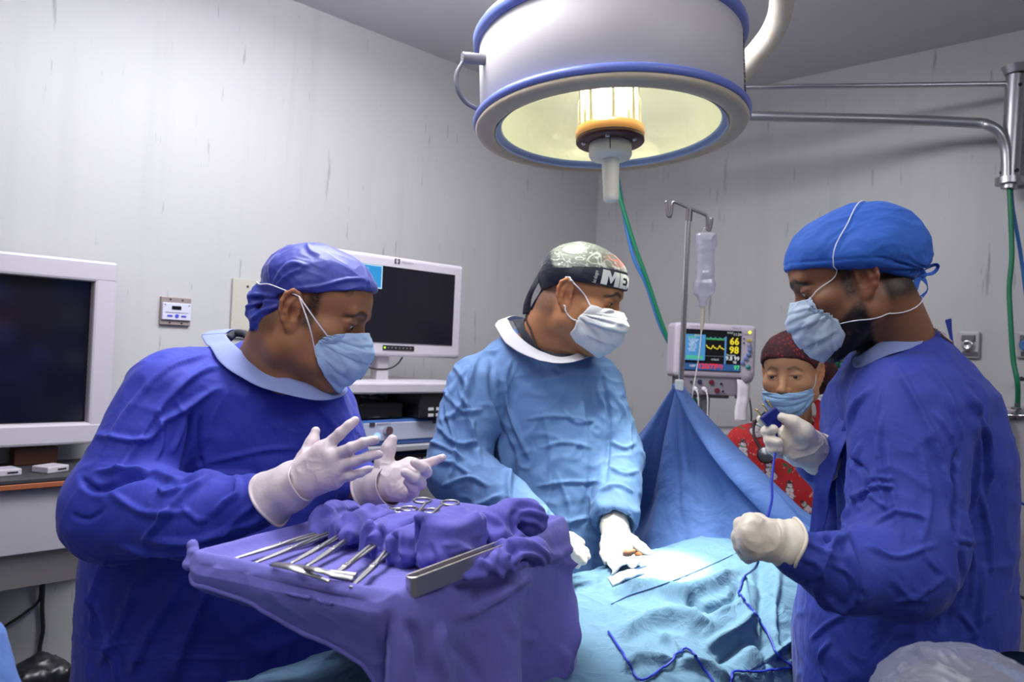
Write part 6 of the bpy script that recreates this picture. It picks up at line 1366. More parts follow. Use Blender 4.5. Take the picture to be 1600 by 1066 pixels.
towel('tall plump folded towel at the centre of the tray', [[(683, 872, 1.045, 22), (684, 838, 1.08, 31), (712, 826, 1.14, 33), (742, 834, 1.17, 27)], [(690, 876, 1.05, 16), (730, 862, 1.12, 24)], [(648, 806, 1.06, 3), (668, 818, 1.08, 16)], [(665, 880, 1.05, 10), (678, 886, 1.05, 12)]], [((655, 826, 1.04, 4), (658, 846, 1.04, 5))],
      [([(650, 803), (662, 822), (660, 860), (664, 890)], 5, .008), ([(656, 812), (655, 838), (650, 850)], 4, -.009), ([(650, 803), (690, 792), (735, 792)], 6, .006), ([(690, 855), (715, 850), (740, 862)], 6, .006), ([(672, 850), (680, 880), (672, 893)], 5, -.006), ([(700, 868), (722, 858), (728, 880)], 5, .006), ([(738, 795), (748, 820), (745, 845)], 5, .006)], 19, boxes=[((706, 844, 1.10), (.050, .032, .034), .014)])
towel('rolled towel with open end at the back right of the tray', [[(762, 832, 1.20, 20), (775, 815, 1.22, 24), (800, 806, 1.25, 27), (822, 808, 1.26, 27), (832, 820, 1.26, 16)], [(770, 842, 1.18, 14), (812, 838, 1.22, 12)]], [((832, 822, 1.215, 13), (812, 828, 1.23, 10))],
      [([(795, 782), (825, 786), (848, 800), (852, 812)], 4, .006), ([(808, 800), (830, 800), (850, 812), (842, 835)], 3.5, .007), ([(808, 795), (803, 815), (810, 838)], 4, -.008), ([(750, 800), (780, 815), (790, 840)], 5, .004), ([(815, 812), (835, 815), (845, 825)], 3, .005)], 23)
towel('crumpled towel beside the metal retractor, on the right of the tray', [[(722, 898, 1.02, 7), (745, 888, 1.04, 11), (775, 878, 1.06, 16), (805, 868, 1.09, 20), (835, 862, 1.13, 20), (852, 868, 1.14, 12)], [(780, 862, 1.10, 16), (825, 856, 1.16, 16)]], [((812, 872, 1.055, 9), (822, 884, 1.05, 6)), ((778, 868, 1.04, 6), (785, 886, 1.035, 4))],
      [([(772, 860), (785, 850), (815, 848), (848, 862), (858, 880)], 4, .008), ([(775, 862), (772, 885), (790, 896), (805, 885)], 4, .008), ([(800, 880), (815, 866), (840, 870), (850, 885)], 3.5, .008), ([(812, 885), (822, 876), (835, 884)], 3, -.007), ([(722, 903), (750, 898), (790, 900)], 4, .006), ([(740, 875), (760, 880), (768, 896)], 4, .005), ([(790, 852), (805, 862), (800, 880)], 3.5, -.008), ([(862, 858), (890, 848), (915, 856)], 4, .006)], 27, amp=1.0)
# ------------------------------------------------------------------ instruments
SST = mat('instrument_steel', (0.36, 0.35, 0.36), rough=0.38, metal=1.0, bump=[(500, 0.04, 2)])
def clamp(tip, end, label, wid=0.007, jaw=0.27, open_=0.010, curve=0.0, name='surgical_clamp', ringr=0.013, lift=0.0, spread_tip=0.0):
    tip = np.array(tip); end = np.array(end); d = end - tip; L = np.linalg.norm(d); d /= L; s_ = np.cross(d, UP); s_ /= np.linalg.norm(s_); up = np.cross(s_, d)
    t = thing(name, label, 'instrument', tip + d * L * .5, 'surgical clamps fanned out on the tray')
    jl = L * jaw
    for sg in (-1, 1):
        P = []; R_ = []
        for f_, off, r in ((0.0, spread_tip * sg + 0.0008 * sg, 0.0016), (0.3, 0.0013 * sg + spread_tip * sg * .6, 0.0024), (0.75, 0.0018 * sg, 0.0032), (1.0, 0.0, 0.0042)):
            P.append(tip + d * jl * f_ + s_ * (off + curve * (1 - f_) ** 2)); R_.append(r)
        for f_ in np.linspace(0.12, 1, 7):
            P.append(tip + d * (jl + (L - jl) * f_) + s_ * (-sg) * open_ * f_ ** 1.1 + up * (0.001 * sg + lift * f_)); R_.append(0.0034 - 0.0009 * f_)
        a = spline(P, 44); r = np.interp(np.linspace(0, 1, 44), np.linspace(0, 1, len(R_)), R_)
        mb = MB().tube(a, r, n=10, flat=0.75)
        c = end + s_ * (-sg) * (open_ + ringr * .75) + d * ringr * .9 + up * lift
        mb.tube([c + ringr * (math.cos(x) * d + math.sin(x) * s_) * (1 if True else 1) for x in np.linspace(0, 2 * math.pi, 29)[:-1]], 0.0021, n=8, closed=True)
        mb.build('blade', SST, t)
    q = tip + d * jl
    MB().box(q, (0.016, 0.0085, 0.0058), np.stack([d, s_, up], 1), bevel=0.0015).build('box_joint', SST, t)
    MB().lathe(q + up * 0.0028, up, [(0.0026, 0), (0.0026, 0.0008), (0.0001, 0.0012)], n=12).build('pivot_screw', SST, t)
    MB().box(end - d * L * 0.16 + up * lift * .85, (0.006, open_ * 1.5, 0.003), np.stack([d, s_, up], 1), bevel=0.0008).build('ratchet', SST, t)
    return t
H_ = 0.0085
clamp(TP(357, 876, H_), TP(560, 815, H_ + .010), 'long slim clamp, the farthest left on the tray', open_=0.006, jaw=0.35)
clamp(TP(388, 884, H_), TP(580, 808, H_ + .010), 'long slim clamp lying just in front of the leftmost one', open_=0.007, jaw=0.3)
clamp(TP(454, 881, H_ + .002), TP(602, 799, .028), 'clamp third from the left, its jaws over the closed ones', open_=0.008, jaw=0.25)
clamp(TP(478, 886, H_), TP(610, 800, .028), 'clamp fourth from the left, handles under the middle towel', open_=0.007, jaw=0.28, ringr=0.012)
clamp(TP(522, 898, H_ + .004), TP(652, 806, .033), 'clamp crossing over the bent retractor at the front of the tray', open_=0.009, jaw=0.12, lift=0.006)
clamp(TP(548, 918, H_), TP(678, 797, .038), 'straight needle holder nearest the front edge, left of the metal bar', open_=0.013, jaw=0.22, lift=0.010, ringr=0.014, name='needle_holder')
# bent blade retractor
rt = thing('retractor', 'pair of curved retractor blades lying at the front edge of the tray', 'instrument', TP(490, 900, 0.01))
def blade(pts, w, th=0.0016):
    P = spline(pts, 30); T = np.gradient(P, axis=0); T /= np.linalg.norm(T, axis=1)[:, None]; S_ = np.cross(T, UP); S_ /= np.linalg.norm(S_, axis=1)[:, None]
    ww = np.interp(np.linspace(0, 1, 30), np.linspace(0, 1, len(w)), w)[:, None]; return MB().grid(np.array([P - S_ * ww + UP * ww * .55, P, P + S_ * ww - UP * ww * .3]))
blade([TP(425, 882, .016), TP(450, 886, .020), TP(480, 896, .016), TP(515, 909, .013)], [.0035, .0045, .0035, .0018]).build('blade', SST, rt, solid=0.0018)
blade([TP(462, 884, .017), TP(490, 890, .022), TP(520, 898, .017), TP(552, 904, .016)], [.0018, .0035, .0042, .0045]).build('blade', SST, rt, solid=0.0018)
MB().cyl(TP(516, 897, .012), TP(556, 903, .010), .0055, .0065, n=16).build('handle', SST, rt)
# heavy box-section retractor handle
bt = thing('metal_retractor', 'broad brushed metal bar with slotted top and rounded end', 'instrument', TP(700, 890, 0.01))
a = TP(645, 915, 0.014); b = TP(792, 858, 0.026); d = b - a; Lb = np.linalg.norm(d); d /= Lb; s_ = np.cross(d, UP); s_ /= np.linalg.norm(s_); up = np.cross(s_, d)
def ubar(hw, z0, z1, n=12):
    out = [(Lb, hw)] + [(0 + 0.0 - hw * math.sin(t), hw * math.cos(t)) for t in np.linspace(0, math.pi, n)] + [(Lb, -hw)]
    return out
oo, ii = ubar(0.0085, 0, 0), ubar(0.0062, 0, 0); Vb = []; hh = 0.0125
for z in (-hh, hh):
    for q in oo: Vb.append(a + d * q[0] + s_ * q[1] + up * z)
for z in (hh, -hh * .2):
    for q in ii: Vb.append(a + d * q[0] + s_ * q[1] + up * z)
n = len(oo); Fb = []
for i in range(n - 1): Fb += [(i, i + 1, n + i + 1, n + i), (n + i, n + i + 1, 2 * n + i + 1, 2 * n + i), (2 * n + i, 2 * n + i + 1, 3 * n + i + 1, 3 * n + i)]
Fb += [tuple(range(n))[::-1], tuple(range(3 * n, 4 * n)), (n - 1, 0, n, 2 * n - 1)]
ob = MB().add(Vb, Fb).build('bar', mat('brushed_steel', (0.56, 0.53, 0.54), rough=0.36, metal=1.0), bt); bv = ob.modifiers.new('b', 'BEVEL'); bv.width = 0.0012; bv.segments = 2; bv.limit_method = 'ANGLE'
MB().box((a + b) / 2 + up * 0.004 + d * 0.006, (Lb * .96, 0.005, 0.006), np.stack([d, s_, up], 1), bevel=0.001).build('inner_slide', SST, bt)
# ------------------------------------------------------------------ cloth corner at the far lower left
fg = Field.box(W(-60, 1170, 0.9) - 0.25, W(-60, 1170, 0.9) + 0.25, 0.006)
fg.op(cone(W(-30, 1000, 0.95), W(-60, 1290, 0.9), 0.025, 0.11), 'u', 0.03); fg.op(cone(W(-80, 1020, 0.95), W(-200, 1290, 0.9), 0.05, 0.10), 'u', 0.03)
V, Q = fg.mesh(2); N = normals(V, Q); V = V + N * cloth_disp(V, 5, 0.8)[:, None]
tag(link('draped_cloth', mesh_np('draped_cloth', V, Q), SCRD), 'blue cloth corner poking into the lower left of the frame', 'drape')
# ------------------------------------------------------------------ wall and floor equipment
WHITEP = mat('white_plastic', srgb(178, 173, 182), rough=0.4)
WHITE2 = mat('white_enamel', srgb(165, 161, 168), rough=0.45)
BLACKP = mat('black_plastic', (0.012, 0.012, 0.014), rough=0.4)
SCRN = mat('dark_screen', (0.006, 0.005, 0.010), rough=0.12, spec=0.6)
CHR = mat('chrome', (0.66, 0.65, 0.68), rough=0.22, metal=1.0)
PIPE = mat('boom_metal', (0.46, 0.45, 0.48), rough=0.34, metal=0.9)
def P3(c, R, x, y, z): return np.array(c) + R @ np.array([x, y, z], float)       # x right, y away from the viewer, z up
# ---- wall monitor at the left
c, w, h = wrect(onL, 0, 402, 172, 694, 0.10); right = c + RL[:, 0] * (w / 2)
w = 0.80; c = right - RL[:, 0] * (w / 2)
mo = thing('wall_monitor', 'large wall mounted monitor with thick white frame and dark screen, far left', 'monitor', c)
fr = MB(); b_ = 0.062
fr.box(P3(c, RL, 0, 0, h / 2 - b_ / 2), (w, 0.07, b_), RL, bevel=0.008).box(P3(c, RL, 0, 0, -h / 2 + b_ / 2), (w, 0.07, b_), RL, bevel=0.008)
fr.box(P3(c, RL, w / 2 - b_ / 2, 0.0005, 0), (b_, 0.069, h - 0.01), RL, bevel=0.008).box(P3(c, RL, -w / 2 + b_ / 2, 0.0005, 0), (b_, 0.069, h - 0.01), RL, bevel=0.008)
fr.build('frame', WHITEP, mo)
MB().box(P3(c, RL, 0, 0.012, 0), (w - b_ * 2 + 0.01, 0.03, h - b_ * 2 + 0.01), RL).build('screen', SCRN, mo)
MB().box(P3(c, RL, 0, 0.055, 0), (0.3, 0.06, 0.2), RL, bevel=0.005).build('wall_mount', BLACKP, mo)
# ---- desk under it
dq, dw, dh = wrect(onL, 0, 752, 122, 866, 0.30); rt_ = dq + RL[:, 0] * (dw / 2 + 0.12); dw = 0.95; dq = rt_ - RL[:, 0] * dw / 2
dk = thing('wall_desk', 'white wall hung desk with dark top and orange edge under the left monitor', 'desk', dq)
ztp = onL(50, 748, 0.30)[2]; zlo = onL(50, 866, 0.30)[2]
MB().box((*(P3(dq, RL, 0, 0.14, 0))[:2], ztp - 0.004), (dw, 0.30, 0.012), RL, bevel=0.002).build('worktop', mat('desk_top', (0.035, 0.034, 0.038), rough=0.5), dk)
MB().box((*(P3(dq, RL, 0, 0.0, 0))[:2], ztp - 0.018), (dw, 0.022, 0.014), RL, bevel=0.002).build('edge_strip', mat('orange_wood', srgb(150, 84, 52), rough=0.5), dk)
MB().box((*(P3(dq, RL, 0, 0.02, 0))[:2], (ztp - 0.026 + zlo) / 2), (dw, 0.022, ztp - 0.026 - zlo), RL, bevel=0.003).build('front_panel', WHITE2, dk)
z2 = onL(60, 915, 0.26)[2]
A = [P3(dq, RL, -dw / 2, 0.02, 0), P3(dq, RL, dw / 2, 0.02, 0), P3(dq, RL, dw / 2, 0.045, 0), P3(dq, RL, -dw / 2, 0.045, 0)]
V = [(*A[0][:2], zlo), (*A[1][:2], zlo), (*A[2][:2], z2), (*A[3][:2], z2)]; V2 = [(p[0] + RL[0, 1] * 0.02, p[1] + RL[1, 1] * 0.02, p[2]) for p in V]
MB().add(V + V2, [(0, 1, 2, 3), (7, 6, 5, 4), (0, 4, 5, 1), (1, 5, 6, 2), (2, 6, 7, 3), (3, 7, 4, 0)]).build('lower_panel', mat('grey_panel', srgb(136, 132, 130), rough=0.6), dk)
MB().box((*(P3(dq, RL, 0, 0.27, 0))[:2], (ztp + z2) / 2 - .02), (dw, 0.03, ztp - z2), RL).build('back_panel', WHITE2, dk)
q = onL(53, 711, 0.05); MB().box(q, (0.11, 0.05, 0.05), RL, bevel=0.003).build('wood_block', mat('brown_wood', srgb(104, 58, 38), rough=0.5, bump=[(60, 0.1, 3)]), dk)
for (x0, x1, y, lb) in ((62, 97, 722, 'small white box on the desk, right of the brown block'), (-12, 24, 723, 'small white box at the very left edge of the desk')):
    q = onL((x0 + x1) / 2, y, 0.22); q[2] = ztp + 0.011; bx = thing('small_box', lb, 'box', q)
    MB().box(q, (0.066, 0.060, 0.018), RL @ rotm((0, 0, 1), 24 if x0 > 0 else 8), bevel=0.003).build('shell', WHITEP, bx)
    Rb = RL @ rotm((0, 0, 1), 24 if x0 > 0 else 8); MB().box(q + Rb @ np.array([0.01, -0.0302, 0]), (0.026, 0.002, 0.004), Rb).build('slot', BLACKP, bx)
# cables below the desk
def cable(name, pts, r, m, label, cat='cable', n=60, **kw):
    o = MB().tube(spline(pts, n), r, n=8).build(name, m); tag(o, label, cat, **kw); return o
CB = mat('black_cable', (0.015, 0.015, 0.016), rough=0.5)
cable('cable', [onL(68, 905, .03), onL(66, 950, .012), onL(67, 985, .012), onL(62, 1015, .012), onL(66, 1036, .03), onL(95, 1052, .05), onL(125, 1062, .05), onL(150, 1070, .03)], 0.006, CB, 'thick black cable hanging down the wall under the left desk')
cable('cable', [onL(64, 905, .03), onL(61, 938, .012), onL(40, 957, .012), onL(15, 974, .012), onL(-10, 990, .012)], 0.004, CB, 'thin black cable running diagonally down left on the wall under the desk')
mbk = Field.box(onL(62, 1075, .2) - 0.22, onL(62, 1075, .2) + 0.22, 0.006)
q = onL(62, 1085, .16); mbk.op(rbox(q, (0.07, 0.07, 0.09), RL, 0.03), 'u', 0.02); mbk.op(cone(q + UP * .07 - RL[:, 0] * .05, q + UP * .09, .03), 'u', .03)
V, Q = mbk.mesh(2); N = normals(V, Q); V = V + N * cloth_disp(V, 9, 1.6, 1.5)[:, None]
tag(link('bag', mesh_np('bag', V, Q), mat('black_bag', (0.012, 0.012, 0.014), rough=0.35)), 'crumpled black bag on the floor by the left wall', 'bag')
# ---- thermostat panel and blank plate on the left wall
c, w, h = wrect(onL, 250, 465, 297, 508, 0.006); th_ = thing('wall_control', 'small wall control panel with grey back plate and blue buttons', 'control panel', c)
MB().box(c, (w, 0.012, h), RL, bevel=0.001).build('back_plate', mat('beige_metal', srgb(150, 136, 134), rough=0.4, metal=0.3), th_)
MB().box(P3(c, RL, 0, -0.009, -0.001), (w * .95, 0.010, h * .62), RL, bevel=0.002).build('panel', mat('panel_white', srgb(196, 196, 212), rough=0.4), th_)
MB().box(P3(c, RL, -.002, -0.0145, h * .12), (w * .31, 0.002, h * .13), RL).build('display', SCRN, th_)
MB().box(P3(c, RL, 0, -0.0145, -h * .055), (w * .78, 0.001, h * .02), RL).build('line', mat('grey_line', srgb(90, 90, 110), rough=0.5), th_)
BB = mat('blue_button', srgb(70, 68, 190), rough=0.4)
for ox, sx in ((-.23, .17), (.23, .17)): MB().box(P3(c, RL, w * ox, -0.015, -h * .175), (w * sx, 0.003, h * .06), RL, bevel=0.001).build('button', BB, th_)
MB().cyl(P3(c, RL, 0, -0.013, -h * .175), P3(c, RL, 0, -0.0165, -h * .175), w * .062, n=20).build('button', BB, th_)
for ox, oz in ((-.2, .42), (.2, .41), (-.2, -.42), (.2, -.43)): MB().cyl(P3(c, RL, w * ox, -0.005, h * oz), P3(c, RL, w * ox, -0.008, h * oz), 0.003, n=10).build('screw', BLACKP, th_)
for ox in (-.4, .4): MB().cyl(P3(c, RL, w * ox, -0.0135, h * .22), P3(c, RL, w * ox, -0.015, h * .22), 0.002, n=10).build('indicator', BLACKP, th_)
c, w, h = wrect(onL, 361, 440, 470, 530, 0.006); wp = thing('wall_plate', 'blank beige metal cover plate on the wall behind the left surgeon', 'cover plate', c)
MB().box(c, (w, 0.010, h), RL, bevel=0.001).build('plate', mat('beige_plate', srgb(178, 176, 164), rough=0.4), wp)
for ox, oz in ((-.30, .38), (.3, .38), (-.3, -.38), (.3, -.38)): MB().cyl(P3(c, RL, w * ox, -0.004, h * oz), P3(c, RL, w * ox, -0.0075, h * oz), 0.004, n=10).build('screw', BLACKP, wp)
# ---- video tower behind the surgeons
OT = 0.42
c, w, h = wrect(onL, 500, 386, 716, 578, OT); rgt = c + RL[:, 0] * (w / 2)
zT = onL(712, 416, OT)[2]; zB = onL(700, 560, OT)[2]; w = 0.62; h = zT - zB; c = rgt - RL[:, 0] * w / 2; c[2] = (zT + zB) / 2
RT = RL
tw = thing('video_tower', 'white medical video tower with flat monitor, shelves and boxed units', 'equipment tower', (*c[:2], 0))
mn = MB().box(c, (w, 0.045, h), RT, bevel=0.012, seg=3).build('monitor', WHITEP, tw)
s0, s1 = onL(545, 402, OT + 0.024), onL(711, 430, OT + 0.024); s3 = onL(705, 540, OT + 0.024)
sw = 0.515; sh = s1[2] - s3[2]; scx = s1 - RT[:, 0] * sw / 2; sc = np.array([scx[0], scx[1], (s1[2] + s3[2]) / 2])
MB().box(P3(sc, RT, 0, 0.001, 0), (sw, 0.004, sh), RT).build('screen', SCRN, mn)
q0 = onL(597, 0, OT + .028); k0 = onL(598, 425, OT + 0.028); xr = (k0 - sc) @ RT[:, 0]
bw = xr + sw / 2; MB().box(P3(sc, RT, xr - bw / 2, -0.0025, sh / 2 - 0.040), (bw, 0.002, 0.078), RT).build('screen_window_border', emis('cyan_white', (0.55, 0.82, 1.0), 0.95), mn)
MB().box(P3(sc, RT, xr - bw / 2 - 0.002, -0.0040, sh / 2 - 0.040), (bw - 0.006, 0.001, 0.070), RT).build('screen_window', emis('cyan_screen', (0.05, 0.36, 0.80), 0.9), mn)
text_mesh('screen_text', '12/03/19 11:24', 0.010, P3(sc, RT, xr - bw * .62, -0.005, sh / 2 - 0.016), np.stack([RT[:, 0], RT[:, 2], -RT[:, 1]], 1), emis('pale_text', (0.5, 0.75, 1.0), 0.9), mn)
text_mesh('screen_text', 'LIVE 1080', 0.010, P3(sc, RT, xr - bw * .55, -0.005, sh / 2 - 0.029), np.stack([RT[:, 0], RT[:, 2], -RT[:, 1]], 1), emis('yellow_text', (0.75, 0.8, 0.15), 0.9), mn)
TR = np.stack([RT[:, 0], RT[:, 2], -RT[:, 1]], 1)
q = onL(621, 408, OT + 0.0245); GT = mat('logo_dark', srgb(60, 58, 66), rough=0.5); GT2 = mat('logo_grey', srgb(112, 108, 120), rough=0.5)
lg = MB()
for sx, sg in ((-.0085, 1), (.0085, -1)):
    lg.box(P3(q, RT, sx, 0, 0), (.0045, .001, .016), RT).box(P3(q, RT, sx + sg * .0035, 0, .0065), (.006, .001, .003), RT).box(P3(q, RT, sx + sg * .0035, 0, -.0065), (.006, .001, .003), RT)
lg.build('emblem', GT, mn)
text_mesh('maker_lettering', 'INDOVIOI', 0.011, onL(628, 410, OT + .0245), TR, GT2, mn)
q = onL(623, 544, OT + .0245); MB().box(q, (0.135, 0.002, 0.016), RT, bevel=0.0008).build('button_strip', BLACKP, mn)
MB().box(P3(q, RT, -.060, -.0015, 0), (.008, .001, .006), RT).build('power_light', emis('green_led', (0.5, 0.9, 0.05), 1.5), mn)
for k in range(7): MB().cyl(P3(q, RT, -.045 + k * .016, -.001, 0), P3(q, RT, -.045 + k * .016, -.002, 0), 0.0028, n=10).build('button', GT2, mn)
zs = onL(600, 600, OT)[2]
MB().box((*P3(c, RT, -0.02, 0.02, 0)[:2], (zB + zs) / 2 - 0.01), (0.05, 0.04, zB - zs + 0.16), RT, bevel=0.004).build('monitor_post', WHITE2, tw)
# shelf and cabinet frame
zsh1, zsh0 = onL(600, 596, OT + .1)[2], onL(600, 613, OT + .1)[2]; cx = onL(600, 604, OT + 0.05); cx = P3(cx, RT, -0.02, 0.10, 0)
SW_ = 0.62
MB().box((*cx[:2], (zsh1 + zsh0) / 2), (SW_, 0.46, zsh1 - zsh0), RT, bevel=0.006).build('top_shelf', WHITEP, tw)
for y in (-.2, .2):
    for x in (-.29, .29): MB().box((*P3(cx, RT, x, y, 0)[:2], zsh0 / 2 + 0.05), (0.035, 0.05, zsh0 - 0.1), RT, bevel=0.004).build('upright', WHITE2, tw)
zA = onL(615, 697, OT + .1)[2]; zAt = zA + 0.01
for zz in (zA, zA - 0.24, 0.18): MB().box((*cx[:2], zz), (0.60, 0.44, 0.018), RT, bevel=0.003).build('shelf', mat('shelf_grey', srgb(150, 148, 156), rough=0.5), tw)
for x in (-.26, .26):
    for y in (-.18, .18): MB().cyl((*P3(cx, RT, x, y, 0)[:2], 0.0), (*P3(cx, RT, x, y, 0)[:2], 0.09), 0.04, n=16).build('castor', BLACKP, tw)
MB().box((*P3(cx, RT, 0.17, 0.21, 0)[:2], (zsh0 + 0.2) / 2), (0.25, 0.02, zsh0 - 0.2), RT).build('back_panel', mat('dark_panel', (0.02, 0.02, 0.024), rough=0.6), tw)
# units on the shelves
def unit(name, zc, ht, wd, m, label, face=None, yo=-0.02, x=0.0):
    cc = np.array([*P3(cx, RT, x, yo, 0)[:2], zc]); t_ = thing(name, label, 'equipment unit', cc)
    MB().box(cc, (wd, 0.34, ht), RT, bevel=0.008).build('case', m, t_); return t_, P3(cc, RT, 0, -0.171, 0)
zu0, zu1 = zA + 0.0095, onL(615, 656, OT + .15)[2]
u, fcc = unit('light_source', (zu0 + zu1) / 2, zu1 - zu0, 0.42, mat('unit_blue', srgb(70, 110, 180), rough=0.4), 'blue and white light source unit with lit blue button on the tower shelf', x=0.02)
hh = zu1 - zu0
MB().box(P3(fcc, RT, 0.02, -0.002, 0.004), (0.33, 0.006, hh * .70), RT, bevel=0.003).build('face_plate', mat('face_white', srgb(176, 180, 200), rough=0.4), u)
MB().cyl(P3(fcc, RT, -0.055, -0.005, 0.008), P3(fcc, RT, -0.055, -0.022, 0.008), 0.014, n=24).build('socket', CHR, u)
MB().cyl(P3(fcc, RT, -0.092, -0.005, -0.010), P3(fcc, RT, -0.092, -0.009, -0.010), 0.012, n=24).build('button', emis('blue_led', (0.25, 0.42, 1.0), 1.8), u)
MB().box(P3(fcc, RT, -0.112, -0.006, 0.028), (.020, .002, .012), RT).box(P3(fcc, RT, 0.145, -0.006, 0.03), (.016, .002, .014), RT).build('emblem', GT, u)
text_mesh('maker_lettering', 'INDOVIOI', 0.012, P3(fcc, RT, -0.095, -0.0065, 0.028), TR, GT2, u)
# black box on top of the light source, dark box behind it
u2, f2 = unit('power_box', zu1 + 0.028 + 0.001, 0.05, 0.17, BLACKP, 'small black power box on top of the blue unit', x=-0.05)
u4, f4 = unit('recorder', zu1 + 0.055, 0.105, 0.15, BLACKP, 'tall black recorder with white indicator squares beside the power box', x=0.155, yo=-0.05)
for k in range(2):
    for j in range(2): MB().box(P3(f4, RT, -0.03 + 0.034 * k, -0.001, -0.042 + 0.02 * j), (0.022, 0.002, 0.010), RT).build('label_square', mat('pale_label', srgb(196, 196, 200), rough=0.5), u4)
u3, f3 = unit('camera_unit', zA - 0.009 - 0.055, 0.085, 0.42, mat('unit_blue2', srgb(52, 84, 160), rough=0.4), 'second blue unit under the tower shelf', x=-0.02)
MB().box(P3(f3, RT, 0.0, -0.002, 0.022), (0.42, 0.004, 0.034), RT).build('face_plate', BLACKP, u3)
for k in range(2): MB().box(P3(f3, RT, 0.12 + 0.036 * k, -0.005, 0.022), (0.026, 0.002, 0.009), RT).build('label_square', mat('pale_label', srgb(196, 196, 200), rough=0.5), u3)
u5, f5 = unit('processor', zA - 0.30 , 0.20, 0.44, mat('unit_white', srgb(190, 190, 200), rough=0.45), 'white boxed unit with black vents low on the tower', x=-0.0)
for k in range(9): MB().box(P3(f5, RT, 0.17, -0.002, 0.075 - k * 0.019), (0.045, 0.003, 0.009), RT).build('vent', BLACKP, u5)
MB().cyl(P3(f5, RT, 0.10, 0, -0.0), P3(f5, RT, 0.10, -0.018, -0.0), 0.014, n=20).build('knob', BLACKP, u5)
MB().cyl(P3(f5, RT, 0.03, 0, 0.03), P3(f5, RT, 0.03, -0.012, 0.03), 0.010, n=20).build('knob', BLACKP, u5)
cable('cable', [onL(583, 548, OT), onL(582, 562, OT), onL(573, 575, OT), onL(565, 588, OT), onL(561, 594, OT)], 0.004, CB, 'dark cable rising beside the tower monitor post')
cable('cable', [onL(632, 553, OT), onL(622, 568, OT), onL(608, 576, OT), onL(590, 577, OT), onL(574, 574, OT)], 0.003, CB, 'dark cable curving to the right under the tower monitor')
cable('cable', [onL(557, 612, OT + .1), onL(560, 625, OT + .1), onL(558, 640, OT + .1), onL(555, 660, OT + .1)], 0.0035, CB, 'black cable hanging from the tower shelf at its left edge')
cable('cable', [onL(561, 614, OT + .1), onL(575, 620, OT + .1), onL(592, 618, OT + .1), onL(606, 628, OT + .1), onL(609, 640, OT + .1)], 0.003, CB, 'black cable looping above the black power box')
# ---- gas boom at the right wall
bo = thing('ceiling_boom', 'grey metal boom with vertical post and two horizontal arms on the right wall', 'boom', onR(1580, 200, .12))
B = lambda x, y, o=.12: onR(x, y, o)
tp_, bt_ = B(1587, 118), B(1577, 284)
MB().cyl(bt_, tp_, 0.030, n=28).build('post', PIPE, bo)
MB().cyl(B(1588, 116), B(1588, 104), 0.036, 0.046, n=28).build('top_collar', PIPE, bo)
MB().cyl(B(1577, 278), B(1577, 288), 0.044, n=28).cyl(B(1577, 288), B(1576, 295), 0.026, n=28).build('collar', PIPE, bo)
rk = MB().box((B(1598, 118, .03) + B(1590, 284, .03)) / 2, (0.09, 0.03, B(1598, 112, .03)[2] - B(1590, 288, .03)[2]), RR, bevel=0.004).build('rear_rail', PIPE, bo)
for x, y in ((1594, 132), (1589, 266), (1565, 270)): MB().cyl(B(x, y, .125), B(x, y, .145), 0.007, n=12).build('bolt', BLACKP, bo)
# upper thin rod and lower bent tube reach towards the middle of the room
far_u, far_l = room(1.35, 0.40, 0), room(1.35, 0.40, 0)
def at_px(px, py, d): return W(px, py, d)
dn = tp_ @ _f - CAM @ _f
MB().cyl(B(1582, 131), at_px(948, 139, 3.16), 0.0095, n=14).build('upper_rod', CHR, bo)
P = spline([at_px(948, 176, 3.17), at_px(1050, 177, 3.10), at_px(1200, 182, 3.0), at_px(1400, 187, (3.0 + dn) / 2 + .02), at_px(1520, 192, dn + .03), at_px(1545, 196, dn), at_px(1562, 208, dn - .01), at_px(1571, 230, dn - .01), at_px(1573, 255, dn - .01), at_px(1573, 282, dn - .01)], 80)
MB().tube(P, 0.018, n=20).build('lower_arm', PIPE, bo)
MB().cyl(at_px(951, 196, 3.17), at_px(948, 132, 3.17), 0.026, n=20).build('end_fitting', PIPE, bo)
# hoses hanging from the right post
GH = mat('green_hose', srgb(20, 120, 84), rough=0.4); BH = mat('blue_hose', srgb(60, 120, 190), rough=0.4)
cable('gas_hose', [B(1577, 294), B(1579, 330), B(1581, 400), B(1577, 450), B(1579, 500), B(1583, 560), B(1590, 600), B(1590, 637, .06)], 0.0085, GH, 'green gas hose hanging from the boom post at the far right', 'hose', 90)
cable('gas_hose', [B(1580, 296, .1), B(1583, 330, .1), B(1592, 380, .08), B(1598, 420, .06), B(1604, 470, .05)], 0.0065, BH, 'pale blue gas hose beside the green one at the far right', 'hose')
# hoses in the middle, hanging behind the lamp
Cc = lambda x, y, d=3.2: W(x, y, d)
cable('gas_hose', [Cc(952, 200), Cc(965, 285), Cc(972, 320), Cc(992, 385), Cc(1012, 440), Cc(1032, 500), Cc(1052, 550), Cc(1070, 590), Cc(1086, 625), Cc(1096, 655)], 0.0085, GH, 'green gas hose hanging behind the lamp towards the patient monitor', 'hose', 90)
cable('gas_hose', [Cc(954, 202, 3.22), Cc(967, 287, 3.22), Cc(976, 340, 3.22), Cc(990, 402, 3.22), Cc(1010, 445, 3.22), Cc(1030, 505, 3.22), Cc(1046, 538, 3.22), Cc(1060, 572, 3.22), Cc(1078, 620, 3.22)], 0.0078, BH, 'blue gas hose twisting along the green hose behind the lamp', 'hose', 90)
